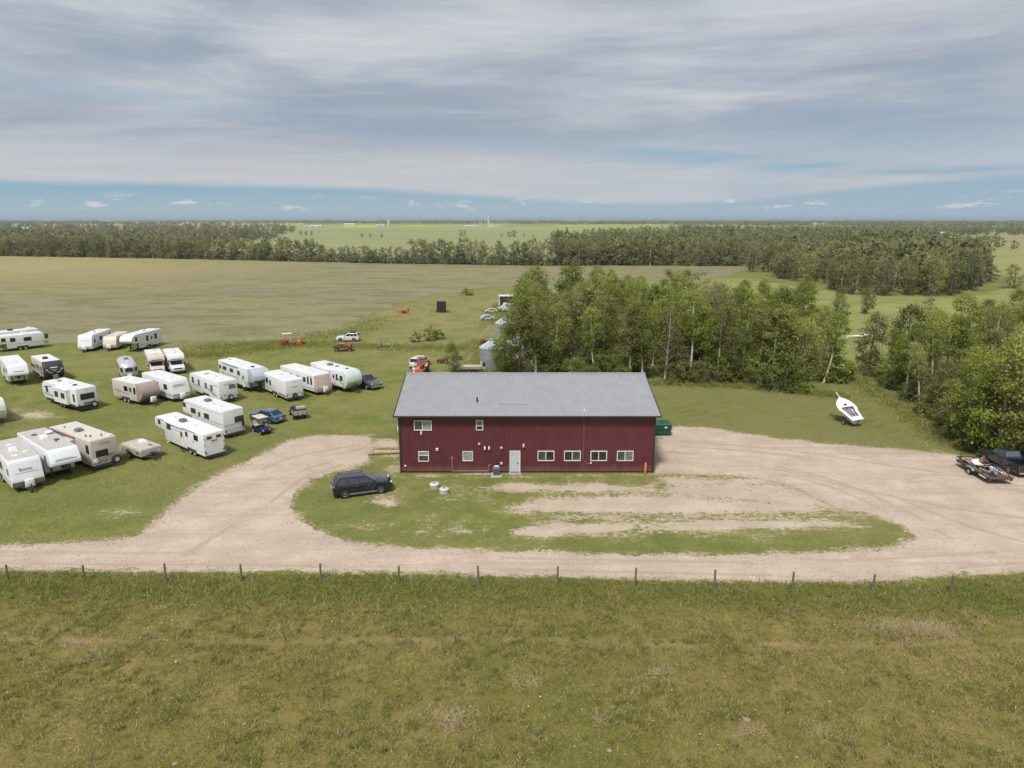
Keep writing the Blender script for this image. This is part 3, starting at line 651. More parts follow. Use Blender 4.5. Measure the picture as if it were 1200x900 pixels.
def make_building():
    B = thing('metal_building', 'long two storey maroon metal building with grey ribbed roof', 'building', ((X0+X1)/2, Y0, 0))
    off = Matrix.Translation((-(X0+X1)/2, -Y0, 0))
    def bld(mb, name, m, parent=None, **k):
        mb.v = [tuple(off @ Vector(p)) for p in mb.v]
        return mb.build(name, m, parent or B, **k)
    ez, up = Vector((0,0,1)), Vector((0,0,1))
    slope = (RIDGE-EAVE)/(YR-Y0+.5)
    wt = EAVE-.08
    gable = lambda u: wt+.10+slope*min(u, (Y1-Y0)-u)
    bld(ribbed(Vector((X0,Y0,.08)), Vector((1,0,0)), up, Vector((0,-1,0)), X1-X0, wt, .229, .03), 'wall', maroon)
    bld(ribbed(Vector((X1,Y1,.08)), Vector((-1,0,0)), up, Vector((0,1,0)), X1-X0, wt, .229, .03), 'wall', maroon)
    bld(ribbed(Vector((X1,Y0,.08)), Vector((0,1,0)), up, Vector((1,0,0)), Y1-Y0, wt, .229, .022, gable), 'wall', maroon)
    bld(ribbed(Vector((X0,Y1,.08)), Vector((0,-1,0)), up, Vector((-1,0,0)), Y1-Y0, wt, .229, .022, gable), 'wall', maroon)
    bld(MB().box(((X0+X1)/2, (Y0+Y1)/2, .06), (X1-X0-.06, Y1-Y0-.06, .3)), 'foundation', concrete)
    ov, ovx = .5, .45
    for s in (-1, 1):
        ye = Y0-ov if s < 0 else Y1+ov
        vdir = Vector((0, YR-ye, RIDGE-EAVE)); ln = vdir.length; vdir.normalize()
        nrm = Vector((0, -vdir.z*(1 if s < 0 else -1), abs(vdir.y)))
        if s < 0: mb = ribbed(Vector((X0-ovx, ye, EAVE)), Vector((1,0,0)), vdir, nrm, X1-X0+2*ovx, ln, .229, .042)
        else: mb = ribbed(Vector((X1+ovx, ye, EAVE)), Vector((-1,0,0)), vdir, nrm, X1-X0+2*ovx, ln, .229, .042)
        r = bld(mb, 'roof_panel', grey_roof)
        # soffit under the eave, fascia and gutter
        ym = (ye+(Y0 if s < 0 else Y1))/2
        bld(MB().box(((X0+X1)/2, ym, EAVE-.115), (X1-X0+2*ovx-.02, ov-.03, .03)), 'soffit', maroon_dk)
        bld(MB().box(((X0+X1)/2, ye+s*.07, EAVE-.05), (X1-X0+2*ovx, .13, .12)), 'gutter', charcoal)
        # snow guard bar and vent pipe on the front slope
        if s < 0:
            def roofp(px, py):
                x, z = 0, 0
                a = at(px, py, EAVE); 
                for _ in range(12):
                    k = (a.y-ye)*slope; a = at(px, py, EAVE+k)
                return a
            g0, g1 = roofp(583.2, 476.8), roofp(621.2, 476.8)
            mb = MB().box(((g0.x+g1.x)/2, g0.y, g0.z+.16), (g1.x-g0.x, .08, .2))
            for k in range(7): mb.box((g0.x+(g1.x-g0.x)*(k+.5)/7, g0.y, g0.z+.05), (.05, .09, .10))
            bld(mb, 'snow_guard', charcoal)
            p = roofp(559.2, 475)
            vp = bld(MB().tube((p.x,p.y,p.z-.05), (p.x,p.y,p.z+.78), .075, n=12), 'vent_pipe', black)
            q = p; bld(MB().lathe([(.22,-.02),(.16,.04),(.09,.09)], 12, (q.x,q.y,q.z)), 'flashing_boot', black)
            h = roofp(684.6, 482.5)
            bld(MB().box((h.x, h.y, h.z+.12), (.14,.14,.22)), 'cable_bracket', plastic_w)
    bld(MB().add([(X0-ovx-.02,YR-.22,RIDGE-.005),(X1+ovx+.02,YR-.22,RIDGE-.005),(X1+ovx+.02,YR,RIDGE+.07),(X0-ovx-.02,YR,RIDGE+.07),(X0-ovx-.02,YR+.22,RIDGE-.005),(X1+ovx+.02,YR+.22,RIDGE-.005)],
        [(0,1,2,3),(3,2,5,4)]), 'ridge_cap', grey_roof)
    bld(MB().box((X0+.35, YR, RIDGE+.27), (.12,.12,.4)).box((X0+.35, YR, RIDGE+.5), (.3,.2,.14)), 'ridge_lamp', plastic_w)
    for x in (X0-ovx, X1+ovx):               # barge trim along the gables
        for s in (-1, 1):
            ye = Y0-ov if s < 0 else Y1+ov
            a, b = Vector((x, ye, EAVE-.02)), Vector((x, YR, RIDGE-.02)); mb = MB()
            w = .05; vs = []
            for p in (a, b):
                for dx in (-w, w):
                    for dz in (-.13, .06): vs.append(p+Vector((dx, 0, dz)))
            mb.add(vs, [(0,1,3,2),(4,6,7,5),(0,4,5,1),(2,3,7,6),(0,2,6,4),(1,5,7,3)])
            bld(mb, 'barge_trim', charcoal)
    for x in (X0, X1):
        for y in (Y0, Y1):
            bld(MB().box((x, y, (wt+.06)/2), (.16,.16,wt+.02)), 'corner_trim', charcoal)
    bld(MB().box(((X0+X1)/2, Y0-.025, .12), (X1-X0-.17, .05, .10)), 'base_trim', maroon_dk)
    # downspout at the left end
    dx = X0-.16; bld(MB().path([(dx,Y0-.35,EAVE-.18),(dx,Y0+.05,EAVE-.5),(dx,Y0+.05,EAVE-1.6)], .06, 8), 'downspout', plastic_w)
    yf = Y0-.03
    def window(x0, y0, x1, y1, glasses, vertical=True, split=.5):
        a = wall_at(x0, y1, yf); c = wall_at(x1, y0, yf); xa, za, xb, zb = a[0], a[1], c[0], c[1]
        f = MB(); t = .075; ym = yf-.03
        f.box(((xa+xb)/2, ym, za+t/2), (xb-xa, .09, t)); f.box(((xa+xb)/2, ym, zb-t/2), (xb-xa, .09, t))
        f.box((xa+t/2, ym, (za+zb)/2), (t, .088, zb-za-2*t)); f.box((xb-t/2, ym, (za+zb)/2), (t, .088, zb-za-2*t))
        n = len(glasses); panes = []
        ia, ib, ja, jb = xa+t, xb-t, za+t, zb-t
        if n == 2:
            if vertical:
                xm = ia+(ib-ia)*split; f.box((xm, ym, (ja+jb)/2), (.07, .086, jb-ja)); panes = [(ia,xm-.035,ja,jb),(xm+.035,ib,ja,jb)]
            else:
                zm = ja+(jb-ja)*split; f.box(((ia+ib)/2, ym, zm), (ib-ia, .086, .06)); panes = [(ia,ib,ja,zm-.03),(ia,ib,zm+.03,jb)]
        else: panes = [(ia, ib, ja, jb)]
        w = bld(f, 'window', vinyl)
        for (p0, p1, q0, q1), g in zip(panes, glasses):
            bld(MB().box(((p0+p1)/2, yf-.012, (q0+q1)/2), (p1-p0, .02, q1-q0)), 'pane', g, w)
    window(485.3, 492.5, 505.8, 504.3, [greenglass, blind], True, .47)
    window(557.8, 492.0, 566.2, 504.2, [glass, glasslt], False, .42)
    window(490.5, 528.8, 502.5, 540.8, [greenglass, blind], False, .62)
    window(542.2, 528.8, 554.2, 540.2, [blind])
    for i, x in enumerate((629.9, 660.8, 691.7, 722.6)):
        window(x, 528.2, x+19.8, 540.0, [[greenglass, glass], [glass, greenglass], [glass, glass], [greenglass, glasslt]][i], True, .49)
    # entrance door
    a = wall_at(597.2, 553.6, yf); c = wall_at(609.8, 528.2, yf)
    d = MB().box(((a[0]+c[0])/2, yf-.02, (max(.1,a[1])+c[1])/2), (c[0]-a[0]-.16, .07, c[1]-.12-.06))
    door = bld(d, 'door', doorpaint)
    fr = MB(); zt = c[1]
    fr.box((a[0]+.04, yf-.03, zt/2), (.08,.10,zt-.002)).box((c[0]-.04, yf-.03, zt/2), (.08,.10,zt-.002)).box(((a[0]+c[0])/2, yf-.03, zt-.04), (c[0]-a[0]-.162,.098,.08))
    bld(fr, 'door_frame', vinyl, door)
    bld(MB().tube((c[0]-.2, yf-.05, 1.02), (c[0]-.2, yf-.13, 1.02), .03).box((c[0]-.25, yf-.13, 1.02), (.14,.03,.03)), 'handle', steel, door)
    bld(MB().box(((a[0]+c[0])/2, Y0-.35, .02), (1.2, .6, .08)), 'doorstep', skirtgrey)
    # hooded vents, lights and pipes on the front wall
    def plate(px, py, sx, sz, dep, name, m):
        x, z = wall_at(px, py, yf); mb = MB().box((x, yf-dep/2, z), (sx, dep, sz))
        mb.box((x, yf-dep*.75, z+sz*.35), (sx*1.12, dep*1.3, sz*.25)); bld(mb, name, m, bevel=.012)
    plate(512.3, 526.3, .24, .24, .16, 'wall_vent', plastic_w); plate(561.5, 520, .18, .18, .12, 'wall_vent', plastic_w)
    for px in (568.2, 573.2):
        x, z = wall_at(px, 524.6, yf); bld(MB().path([(x,yf+.02,z+.08),(x,yf-.2,z+.08),(x,yf-.22,z-.12)], .075, 10), 'exhaust_elbow', plastic_w)
    plate(587.5, 524.6, .22, .16, .13, 'wall_vent', plastic_w); plate(587.5, 542.8, .22, .18, .12, 'meter_box', plastic_w)
    plate(613.5, 521.8, .15, .30, .16, 'wall_lamp', plastic_w); plate(493.7, 507.2, .15, .28, .18, 'wall_lamp', plastic_w)
    plate(475.2, 545.8, .16, .16, .12, 'hose_tap', plastic_w)
    w = lambda px, py: Vector((wall_at(px, py, yf)[0], yf-.06, wall_at(px, py, yf)[1]))
    bld(MB().path([w(530,537),w(530,551.7),w(572.6,551.7),w(572.6,545.2),w(575.6,544.4)], .028, 6).box(w(530,536.2), (.12,.1,.2)), 'gas_pipe', pbr('pinkish_pipe', (.42,.30,.28), .5))
    bld(MB().path([w(684.3,488.3),w(684.2,515),w(683.4,528),w(683.2,536),w(684.5,540),w(687,542.6),w(690,543.4),w(692,542.5)], .018, 5), 'cable', pbr('cable_jacket', (.33,.22,.21), .6))
    plate(692.3, 542.5, .16, .14, .1, 'cable_box', plastic_w)
make_building()

def make_ac():
    p = at(582, 555.5); p.y = Y0-.75
    t = thing('air_conditioner', 'grey outdoor air conditioner on a concrete pad against the maroon wall', 'air conditioner', (p.x, p.y, 0))
    MB().box((0,0,.05), (1.0,1.0,.16)).build('pad', concrete, t, bevel=.02)
    MB().box((0,0,.52), (.66,.66,.76)).build('casing', pbr('ac_grey', (.17,.20,.235), .45), t, bevel=.05)
    mb = MB()
    for k in range(6): mb.box((0,-.335,.26+k*.1), (.56,.03,.03))
    mb.build('louvres', charcoal, t)
    MB().lathe([(.30,.895),(.30,.93),(.26,.94)], 20).build('fan_guard', black, t)
    MB().lathe([(.24,.942),(.05,.955)], 20).build('fan_cover', plastic_w, t)
make_ac()
p = at(754.6, 553.8); t = thing('bollard', 'orange painted steel bollard at the right end of the maroon wall', 'bollard', (p.x, Y0-.55, 0))
MB().lathe([(.11,0),(.11,1.12),(.08,1.2),(.02,1.23)], 14).build('post', pbr('orange_bollard_paint', (.56,.22,.07), .5, dirt=.2), t, smooth=True)
MB().lathe([(.16,-.02),(.16,.035)], 14).build('base_plate', steel, t)

# concrete tank lids on the lawn
for i, (px, py, lab, tilt) in enumerate(((509.5, 571.5, 'pale concrete tank lid with a handle, nearest the black wagon', .12), (520.5, 577.5, 'round pale concrete tank lid lying flat to the right of the other', .03))):
    p = at(px, py); t = thing('tank_lid', lab, 'tank lid', (p.x, p.y, 0), i*.8, 'concrete lids on the lawn'); t.rotation_euler = (tilt, -tilt*.6, i*.8)
    MB().lathe([(.40,-.05),(.42,.04),(.40,.30),(.36,.34)], 18).build('riser', concrete, t, smooth=True)
    MB().lathe([(.43,.341),(.43,.40),(.38,.43),(.06,.45)], 18).build('cover', pbr('lid_plastic', (.60,.58,.54), .6, dirt=.2), t, smooth=True)
    MB().path([(-.12,0,.44),(-.1,0,.52),(.1,0,.52),(.12,0,.44)], .02, 6).build('handle', steel, t)
# log beside the left wall
a, b = at(436.5, 532.5), at(468.5, 531.5)
lg = MB(); n = 9; pr = [a.lerp(b, k/n) for k in range(n+1)]
for k in range(n):
    r0, r1 = [.24+.03*mnoise.noise(Vector((q*1.3, 2, 5)))-.006*q for q in (k, k+1)]
    lg.tube((pr[k].x, pr[k].y, .2), (pr[k+1].x, pr[k+1].y, .2), r0, r1, 12, cap=(k in (0, n-1)))
t = thing('log', 'pale peeled log lying at the left end of the building', 'log', a); lg.v = [tuple(Vector(v)-a) for v in lg.v]
lg.build('trunk', woodp, t, smooth=True); MB().lathe([(.265,0),(.26,.05)], 12, (-.03,0,.2), 'X').build('cut_end', pbr('cut_wood', (.56,.43,.30), .85), t)
st = at(435, 533); sto = obj_from('boulder', st_me, None, stone_m); sto.location = st; sto.scale = (2.2,1.8,2.6); tag(sto, 'pale boulder beside the cut end of the peeled log', 'boulder')

# ------------------------------------------------------------------ fence
def make_fence():
    t = thing('wire_fence', 'thin wire fence on dark wooden posts along the gravel drive', 'fence', tuple(FENCE_A))
    pts = []
    base = ((99,681.5),(195,682),(283,680.5),(376,681),(467.5,682),(561,683),(653,684.5),(744,687),(837,690),(928.5,692),(1022,692.5),(1114,695.5))
    step = (FENCE_B-FENCE_A)/11
    full = [FENCE_A+(at(*base[0])-FENCE_A)-step*k for k in (3,2,1)]+[at(*q) for q in base]+[FENCE_B+step*k for k in (1,2,3)]
    r = random.Random(3); tops = []
    for p in full:
        mb = MB(); h = r.uniform(1.15,1.38); lx, ly = r.uniform(-.05,.05), r.uniform(-.05,.05); q = p-FENCE_A
        mb.tube((q.x,q.y,-.1), (q.x+lx,q.y+ly,h), .078, .066, 7); mb.build('fence_post', woodg, t); tops.append((q, lx, ly, h))
    for f in (.32, .62, .9):
        mb = MB()
        for (q, lx, ly, h), (q2, lx2, ly2, h2) in zip(tops[:-1], tops[1:]):
            za, zb = 1.2*f, 1.2*f; pa = Vector((q.x+lx*f, q.y+ly*f-.075, za)); pb = Vector((q2.x+lx2*f, q2.y+ly2*f-.075, zb)); mid = (pa+pb)/2-Vector((0,0,.03))
            mb.tube(pa, mid, .003, n=4, cap=False); mb.tube(mid, pb, .003, n=4, cap=False)
        mb.build('wire', steel, t)
make_fence()

# ------------------------------------------------------------------ wheels
WH = {}
def wheel(parent, x, y, r=.33, w=.22, rim=rimw, side=1, name='wheel'):
    key = (round(r, 2), round(w, 2), rim.name)
    if key not in WH:
        ty = MB().lathe([(r*.55,-w/2),(r*.88,-w/2),(r,-w*.32),(r,w*.32),(r*.88,w/2),(r*.55,w/2)], 20, axis='Y', cap=False).mesh('tyre', smooth=True); ty.materials.append(rubber)
        rm = MB().lathe([(r*.60,0),(r*.60,w*.46),(r*.53,w*.50),(r*.44,w*.40),(r*.2,w*.42),(r*.16,w*.52),(r*.03,w*.53)], 18, axis='Y').mesh('rim', smooth=True); rm.materials.append(rim)
        # lug openings
        hm = MB().lathe([(r*.27,w*.40),(r*.27,w*.435),(r*.36,w*.435),(r*.36,w*.40)], 18, axis='Y', cap=False).mesh('rim_groove'); hm.materials.append(black); WH[key] = (ty, rm, hm)
    ty, rm, hm = WH[key]
    t = obj_from(name, ty, parent); t.location = (x, y, r); 
    if side < 0: t.rotation_euler = (0, 0, PI)
    a = obj_from('rim', rm, t); b = obj_from('rim_groove', hm, t)
    return t

# ------------------------------------------------------------------ trailers and motorhomes
RVG = 'trailers and motorhomes stored on the grass'
def rv_profile(kind, L, z0, z1):
    r, f = -L/2, L/2
    if kind == 'flat': return [(r,z0),(f,z0),(f,z1),(r,z1)]
    if kind == 'tt': return [(r,z0),(f-.75,z0),(f-.1,z0+.75),(f,z0+1.1),(f-.12,z1-.75),(f-.5,z1-.15),(f-.85,z1),(r+.04,z1)]
    if kind == 'ttflat': return [(r,z0),(f-.14,z0),(f,z0+.5),(f-.04,z0+.72),(f-.5,z1-.25),(f-.72,z1),(r+.03,z1)]
    if kind == 'round': return [(r,z0),(f-1.0,z0),(f-.35,z0+.5),(f-.04,z0+.95),(f,z0+1.25),(f-.10,z1-.75),(f-.3,z1-.4),(f-.62,z1-.12),(f-1.1,z1),(r+.03,z1)]
    if kind == 'fifth': return [(r,z0),(f-2.2,z0),(f-2.1,z0+.95),(f-.5,z0+1.0),(f,z0+1.15),(f,z0+1.45),(f-.35,z1-.4),(f-.6,z1-.1),(f-.9,z1),(r+.04,z1)]
    if kind == 'fround': return [(r,z0),(f-2.3,z0),(f-2.2,z0+1.0),(f-.8,z0+1.05),(f-.3,z0+1.2),(f,z0+1.5),(f-.05,z1-.8),(f-.35,z1-.38),(f-.85,z1-.1),(f-1.4,z1),(r+.04,z1)]
    if kind == 'goose': return [(r,z0),(f-2.3,z0),(f-2.3,z0+1.05),(f-.2,z0+1.12),(f,z0+1.35),(f-.18,z1-.2),(f-.45,z1-.03),(f-.7,z1),(r,z1)]
def clip_x(poly, x0):
    out = []
    for i in range(len(poly)):
        a, b = poly[i], poly[(i+1) % len(poly)]; ina, inb = a[0] >= x0, b[0] >= x0
        if ina: out.append(a)
        if ina != inb: k = (x0-a[0])/(b[0]-a[0]); out.append((x0, a[1]+(b[1]-a[1])*k))
    return out
def front_x(prof, z):
    xs = []
    for i in range(len(prof)):
        a, b = prof[i], prof[(i+1) % len(prof)]
        if (a[1]-z)*(b[1]-z) <= 0 and a[1] != b[1]: xs.append(a[0]+(b[0]-a[0])*(z-a[1])/(b[1]-a[1]))
    return max(xs)

def ac_unit(x, y, z, t, m=plastic_w, sc=1.0):
    mb = MB().frustum((x-.45*sc,x+.45*sc,y-.33,y+.33), z, (x-.36*sc,x+.30*sc,y-.27,y+.27), z+.30)
    mb.build('roof_air_conditioner', m, t, bevel=.05)
def roof_vent(x, y, z, t, m=plastic_w):
    MB().box((x,y,z+.05), (.42,.42,.12)).box((x,y,z+.125), (.34,.34,.03)).build('roof_vent', m, t, bevel=.02)

def trailer(name, label, cat, N, fwd, L=8.0, W=2.44, z0=.5, z1=2.95, kind='tt', near='rear', s=None, body=white, roof=roofm, cap=None, capk=.9,
            skirt=None, skirth=.35, wins=(), ends=(), door=None, slide=None, stripes=(), roofitems=(), axles=None, spare=None, ladder=False, propane=None,
            awning=False, nx=None, bumper=True, jacks=False, endstripes=(), wr=.34, bev=.07, corner=None, extra=None, hitch=True):
    """N: pixel of the near bottom corner between the visible side and the near end; s: visible side (+1 left, -1 right)"""
    h = rad(fwd); prof = rv_profile(kind, L, z0, z1)
    if s is None: s = 1 if near == 'rear' else -1
    xn = -L/2 if near == 'rear' else (nx if nx is not None else max(p[0] for p in prof if abs(p[1]-z0) < .01))
    P = at(*N, z0); R = Matrix.Rotation(h, 3, 'Z')
    root = Vector((P.x, P.y, 0)) - R @ Vector((xn, s*W/2, 0))
    t = thing(name, label, cat, root, h, RVG)
    dirn = 1 if near == 'rear' else -1            # going away from the near end
    X = lambda u: xn+dirn*u
    b = MB().prism(prof, -W/2, W/2).build('body', body, t, bevel=bev, seg=3, smooth=True)
    top = [p[0] for p in prof if abs(p[1]-z1) < .01]
    MB().box(((min(top)+max(top))/2+.02, 0, z1+.006), (max(top)-min(top)-.16, W-.16, .03)).build('roof_membrane', roof, t)
    if cap:
        c = clip_x(prof, L/2-capk); mx = sum(p[0] for p in c)/len(c); mz = sum(p[1] for p in c)/len(c)
        c = [(p[0]+(.02 if p[0] > L/2-capk+.01 else 0), p[1]+(.012 if p[1] > mz else -.012)) for p in c]
        MB().prism(c, -W/2-.012, W/2+.012).build('nose_cap', cap, t, bevel=.06, seg=2, smooth=True)
    low = max(p[0] for p in prof if abs(p[1]-z0) < .01)
    if skirt:
        MB().box(((-L/2+low)/2-.003, 0, z0+skirth/2-.02), (low+L/2+.03, W+.026, skirth)).build('skirt', skirt, t, bevel=.01)
    # chassis and running gear
    MB().box(((-L/2+low)/2, .75, z0-.1), (low+L/2-.2, .08, .2)).box(((-L/2+low)/2, -.75, z0-.1), (low+L/2-.2, .08, .2)).box(((-L/2+low)/2, 0, z0-.03), (low+L/2-.1, W-.2, .04)).build('chassis', steel, t)
    if axles is None: axles = [-L*.06-.42, -L*.06+.42] if L > 6.5 else [-.3]
    for ax in axles:
        for q in (1, -1): wheel(t, ax, q*(W/2-.13), wr, .22, rimw, q)
    for q in (1, -1):                             # fender trim
        mb = MB(); a0, a1 = min(axles)-wr-.12, max(axles)+wr+.12
        mb.box(((a0+a1)/2, q*(W/2+.02), z0+.28), (a1-a0, .06, .06)); mb.box((a0+.03, q*(W/2+.02), z0+.12), (.06,.06,.28)); mb.box((a1-.03, q*(W/2+.02), z0+.12), (.06,.06,.28))
        mb.box(((a0+a1)/2, q*(W/2+.004), z0+.13), (a1-a0-.12, .02, .26))
        mb.build('wheel_fender', black if skirt else stripe_dk, t)
    def side_win(u, z, w, hh, q, g=glass):
        x = X(u)
        f = MB().box((x, q*(W/2+.012), z), (w+.09, .035, hh+.09)).build('window', black if g is glass else alum, t, bevel=.012)
        MB().box((x, q*(W/2+.028), z), (w, .014, hh)).build('pane', g, f)
    for wv in wins:
        side_win(*wv[:4], s, wv[4] if len(wv) > 4 else glass)
    for k in (.25, .62): side_win(L*k, z0+1.45, .8, .55, -s)      # windows on the far side
    def end_plate(y, z, w, hh, nm, m, out=.012, th=.03, parent=t):
        """plate on the near end wall following its slope"""
        if near == 'rear': xa = xb = -L/2; sg = -1
        else: xa, xb, sg = front_x(prof, z-hh/2), front_x(prof, z+hh/2), 1
        a, bq = (s*y-w/2), (s*y+w/2)
        q = [(xa, bq, z-hh/2), (xa, a, z-hh/2), (xb, a, z+hh/2), (xb, bq, z+hh/2)] if sg < 0 else [(xa, a, z-hh/2), (xa, bq, z-hh/2), (xb, bq, z+hh/2), (xb, a, z+hh/2)]
        return MB().panel(q, 0, 1, 0, 1, out+(.035 if cap and near == 'front' else 0), th).build(nm, m, parent)
    for e in ends:
        y, z, w, hh = e[:4]; g = e[4] if len(e) > 4 else glass
        f = end_plate(y, z, w+.1, hh+.1, 'window', black, .018); end_plate(y, z, w, hh, 'pane', g, .026, .02, f)
    for (y, z, w, hh, m) in endstripes: end_plate(y, z, w, hh, 'trim_stripe', m, .012, .02)
    for (u0, u1, za, zb, m, *sl) in stripes:      # stripes along the side, possibly slanting
        k = sl[0] if sl else 0
        for q in (s, -s):
            ya = q*(W/2+.004); xa, xb = X(u0), X(u1)
            mb = MB().add([(xa,ya,za),(xb,ya,za+k),(xb,ya,zb+k),(xa,ya,zb),(xa,ya+q*.009,za),(xb,ya+q*.009,za+k),(xb,ya+q*.009,zb+k),(xa,ya+q*.009,zb)],
                [(0,1,2,3),(7,6,5,4),(0,4,5,1),(1,5,6,2),(2,6,7,3),(3,7,4,0)]); mb.build('trim_stripe', m, t)
    if door is not None:
        x = X(door); y = s*(W/2+.012)
        d = MB().box((x, y, z0+1.02), (.70,.035,1.85)).build('door', body, t, bevel=.02)
        MB().box((x, y+s*.02, z0+1.42), (.42,.014,.55)).build('door_window', glass, d); MB().box((x+.28, y+s*.03, z0+.95), (.06,.05,.14)).build('handle', black, d)
        fr = MB()
        for q in (-1, 1): fr.box((x+q*.37, y-s*.002, z0+1.02), (.03,.03,1.9))
        fr.box((x, y-s*.002, z0+1.975), (.77,.03,.03)); fr.build('door_frame', alum, d)
        MB().box((x, s*(W/2+.15), z0-.12), (.6,.26,.04)).build('entry_step', black, t)
    if slide:
        u0, u1, za, zb, dep = slide; x0, x1 = sorted((X(u0), X(u1)))
        sl = MB().box(((x0+x1)/2, s*(W/2+dep/2-.02), (za+zb)/2), (x1-x0, dep+.04, zb-za)).build('slide_out', body, t, bevel=.04)
        MB().box(((x0+x1)/2, s*(W/2+dep/2), zb+.012), (x1-x0+.06, dep+.08, .03)).build('slide_roof', roof, sl)
        n = max(1, int((x1-x0)/1.3))
        for k in range(n):
            xc = x0+(x1-x0)*(k+.5)/n
            MB().box((xc, s*(W/2+dep+.006), (za+zb)/2+.15), (min(.95, (x1-x0)/n-.25), .03, .72)).build('slide_window', glass, sl)
    for it in roofitems:
        u, y, k = it[:3]; m = it[3] if len(it) > 3 else plastic_w
        x = X(u)
        if k == 'ac': ac_unit(x, s*y, z1+.015, t, m)
        elif k == 'vent': roof_vent(x, s*y, z1+.015, t, m)
        elif k == 'pipe': MB().lathe([(.05,0),(.05,.16),(.09,.17),(.09,.2)], 10, (x,s*y,z1+.01)).build('roof_pipe', m, t)
        elif k == 'dish': MB().lathe([(.05,0),(.05,.12),(.36,.16),(.33,.26),(.1,.33)], 18, (x,s*y,z1+.01)).build('antenna_dome', m, t, smooth=True)
    if awning:
        x0, x1 = sorted((X(awning[0]), X(awning[1])))
        mb = MB().tube((x0, s*(W/2+.09), z1-.14), (x1, s*(W/2+.09), z1-.14), .075, n=10)
        for xx in (x0+.06, x1-.06): mb.box((xx, s*(W/2+.05), z0+1.2), (.05,.06,z1-z0-1.25))
        mb.build('awning', awning[2] if len(awning) > 2 else white3, t)
    # rear details
    rx = -L/2
    if near == 'rear':
        for q in (1, -1): MB().box((rx-.02, q*(W/2-.18), z0+.35), (.04,.14,.20)).build('tail_light', tail, t)
        if bumper: MB().box((rx-.14, 0, z0-.1), (.12, W-.2, .12)).box((rx-.05, .6, z0-.1), (.15,.08,.1)).box((rx-.05, -.6, z0-.1), (.15,.08,.1)).build('bumper', steel, t)
        mb = MB()
        for k in (-1, 0, 1): mb.box((rx-.012, k*.22, z1-.2), (.02,.10,.035))
        mb.build('marker_lights', tail, t)
        if spare:
            y, rr, m = spare
            w = wheel(t, 0, 0, rr, .24, m, 1, 'spare_wheel'); w.location = (rx-.20, s*y, z0+.28); w.rotation_euler = (0, 0, PI/2)
        if ladder:
            mb = MB()
            for q in (-.17, .17): mb.tube((rx-.1, s*ladder+q, z0+.5), (rx-.1, s*ladder+q, z1+.15), .018, n=6)
            for k in range(7): mb.tube((rx-.1, s*ladder-.17, z0+.6+k*.3), (rx-.1, s*ladder+.17, z0+.6+k*.3), .014, n=6)
            mb.build('ladder', alum, t)
    # hitch or landing gear
    if hitch:
        if kind in ('fifth', 'fround', 'goose'):
            for q in (1, -1): MB().box((low+.2, q*.75, z0+.15), (.12,.12,1.6)).box((low+.2, q*.75, .03), (.26,.26,.05)).build('landing_leg', steel if kind != 'goose' else white3, t)
            MB().box((L/2-.95, 0, z0+.78), (.35,.4,.5)).box((L/2-1.3, 0, z0+.92), (1.2,.9,.1)).build('king_pin', steel, t)
        else:
            mb = MB()
            for q in (1, -1): mb.tube((low-.3, q*.8, z0-.06), (L/2+.85, q*.04, z0-.06), .06, n=6)
            mb.tube((L/2+.65, 0, z0-.45), (L/2+.65, 0, z0+.32), .045, n=8).box((L/2+.92, 0, z0-.02), (.25,.14,.12)).box((L/2+.65, 0, .03), (.2,.2,.05)); mb.build('hitch', steel, t)
            if propane:
                MB().frustum((L/2+.12,L/2+.48,-.36,.36), z0, (L/2+.15,L/2+.45,-.33,.33), z0+.68).build('propane_cover', propane, t, bevel=.05, smooth=True)
    if extra: extra(t, prof, X, s, W, end_plate)
    return t

def words(txt, size, m, parent, loc, rot, ext=.004, italic=0.0):
    c = bpy.data.curves.new('lettering', 'FONT'); c.body = txt; c.size = size; c.extrude = ext; c.align_x = 'CENTER'; c.align_y = 'CENTER'
    c.materials.append(m); tmp = bpy.data.objects.new('lettering', c); tmp.data.shear = italic; me = bpy.data.meshes.new_from_object(tmp); bpy.data.objects.remove(tmp); o = bpy.data.objects.new('lettering', me); C.objects.link(o); o.parent = parent; o.location = loc; o.rotation_euler = rot; return o
def front_word(txt, size, m, z, y=0, out=.06, italic=0.0):
    def f(t, prof, X, s, W, ep):
        xa, xb = front_x(prof, z-.1), front_x(prof, z+.1)
        o = words(txt, size, m, t, (front_x(prof, z)+out, s*y, z), (PI/2-math.atan2(xa-xb, .2), 0, PI/2), italic=italic)
    return f

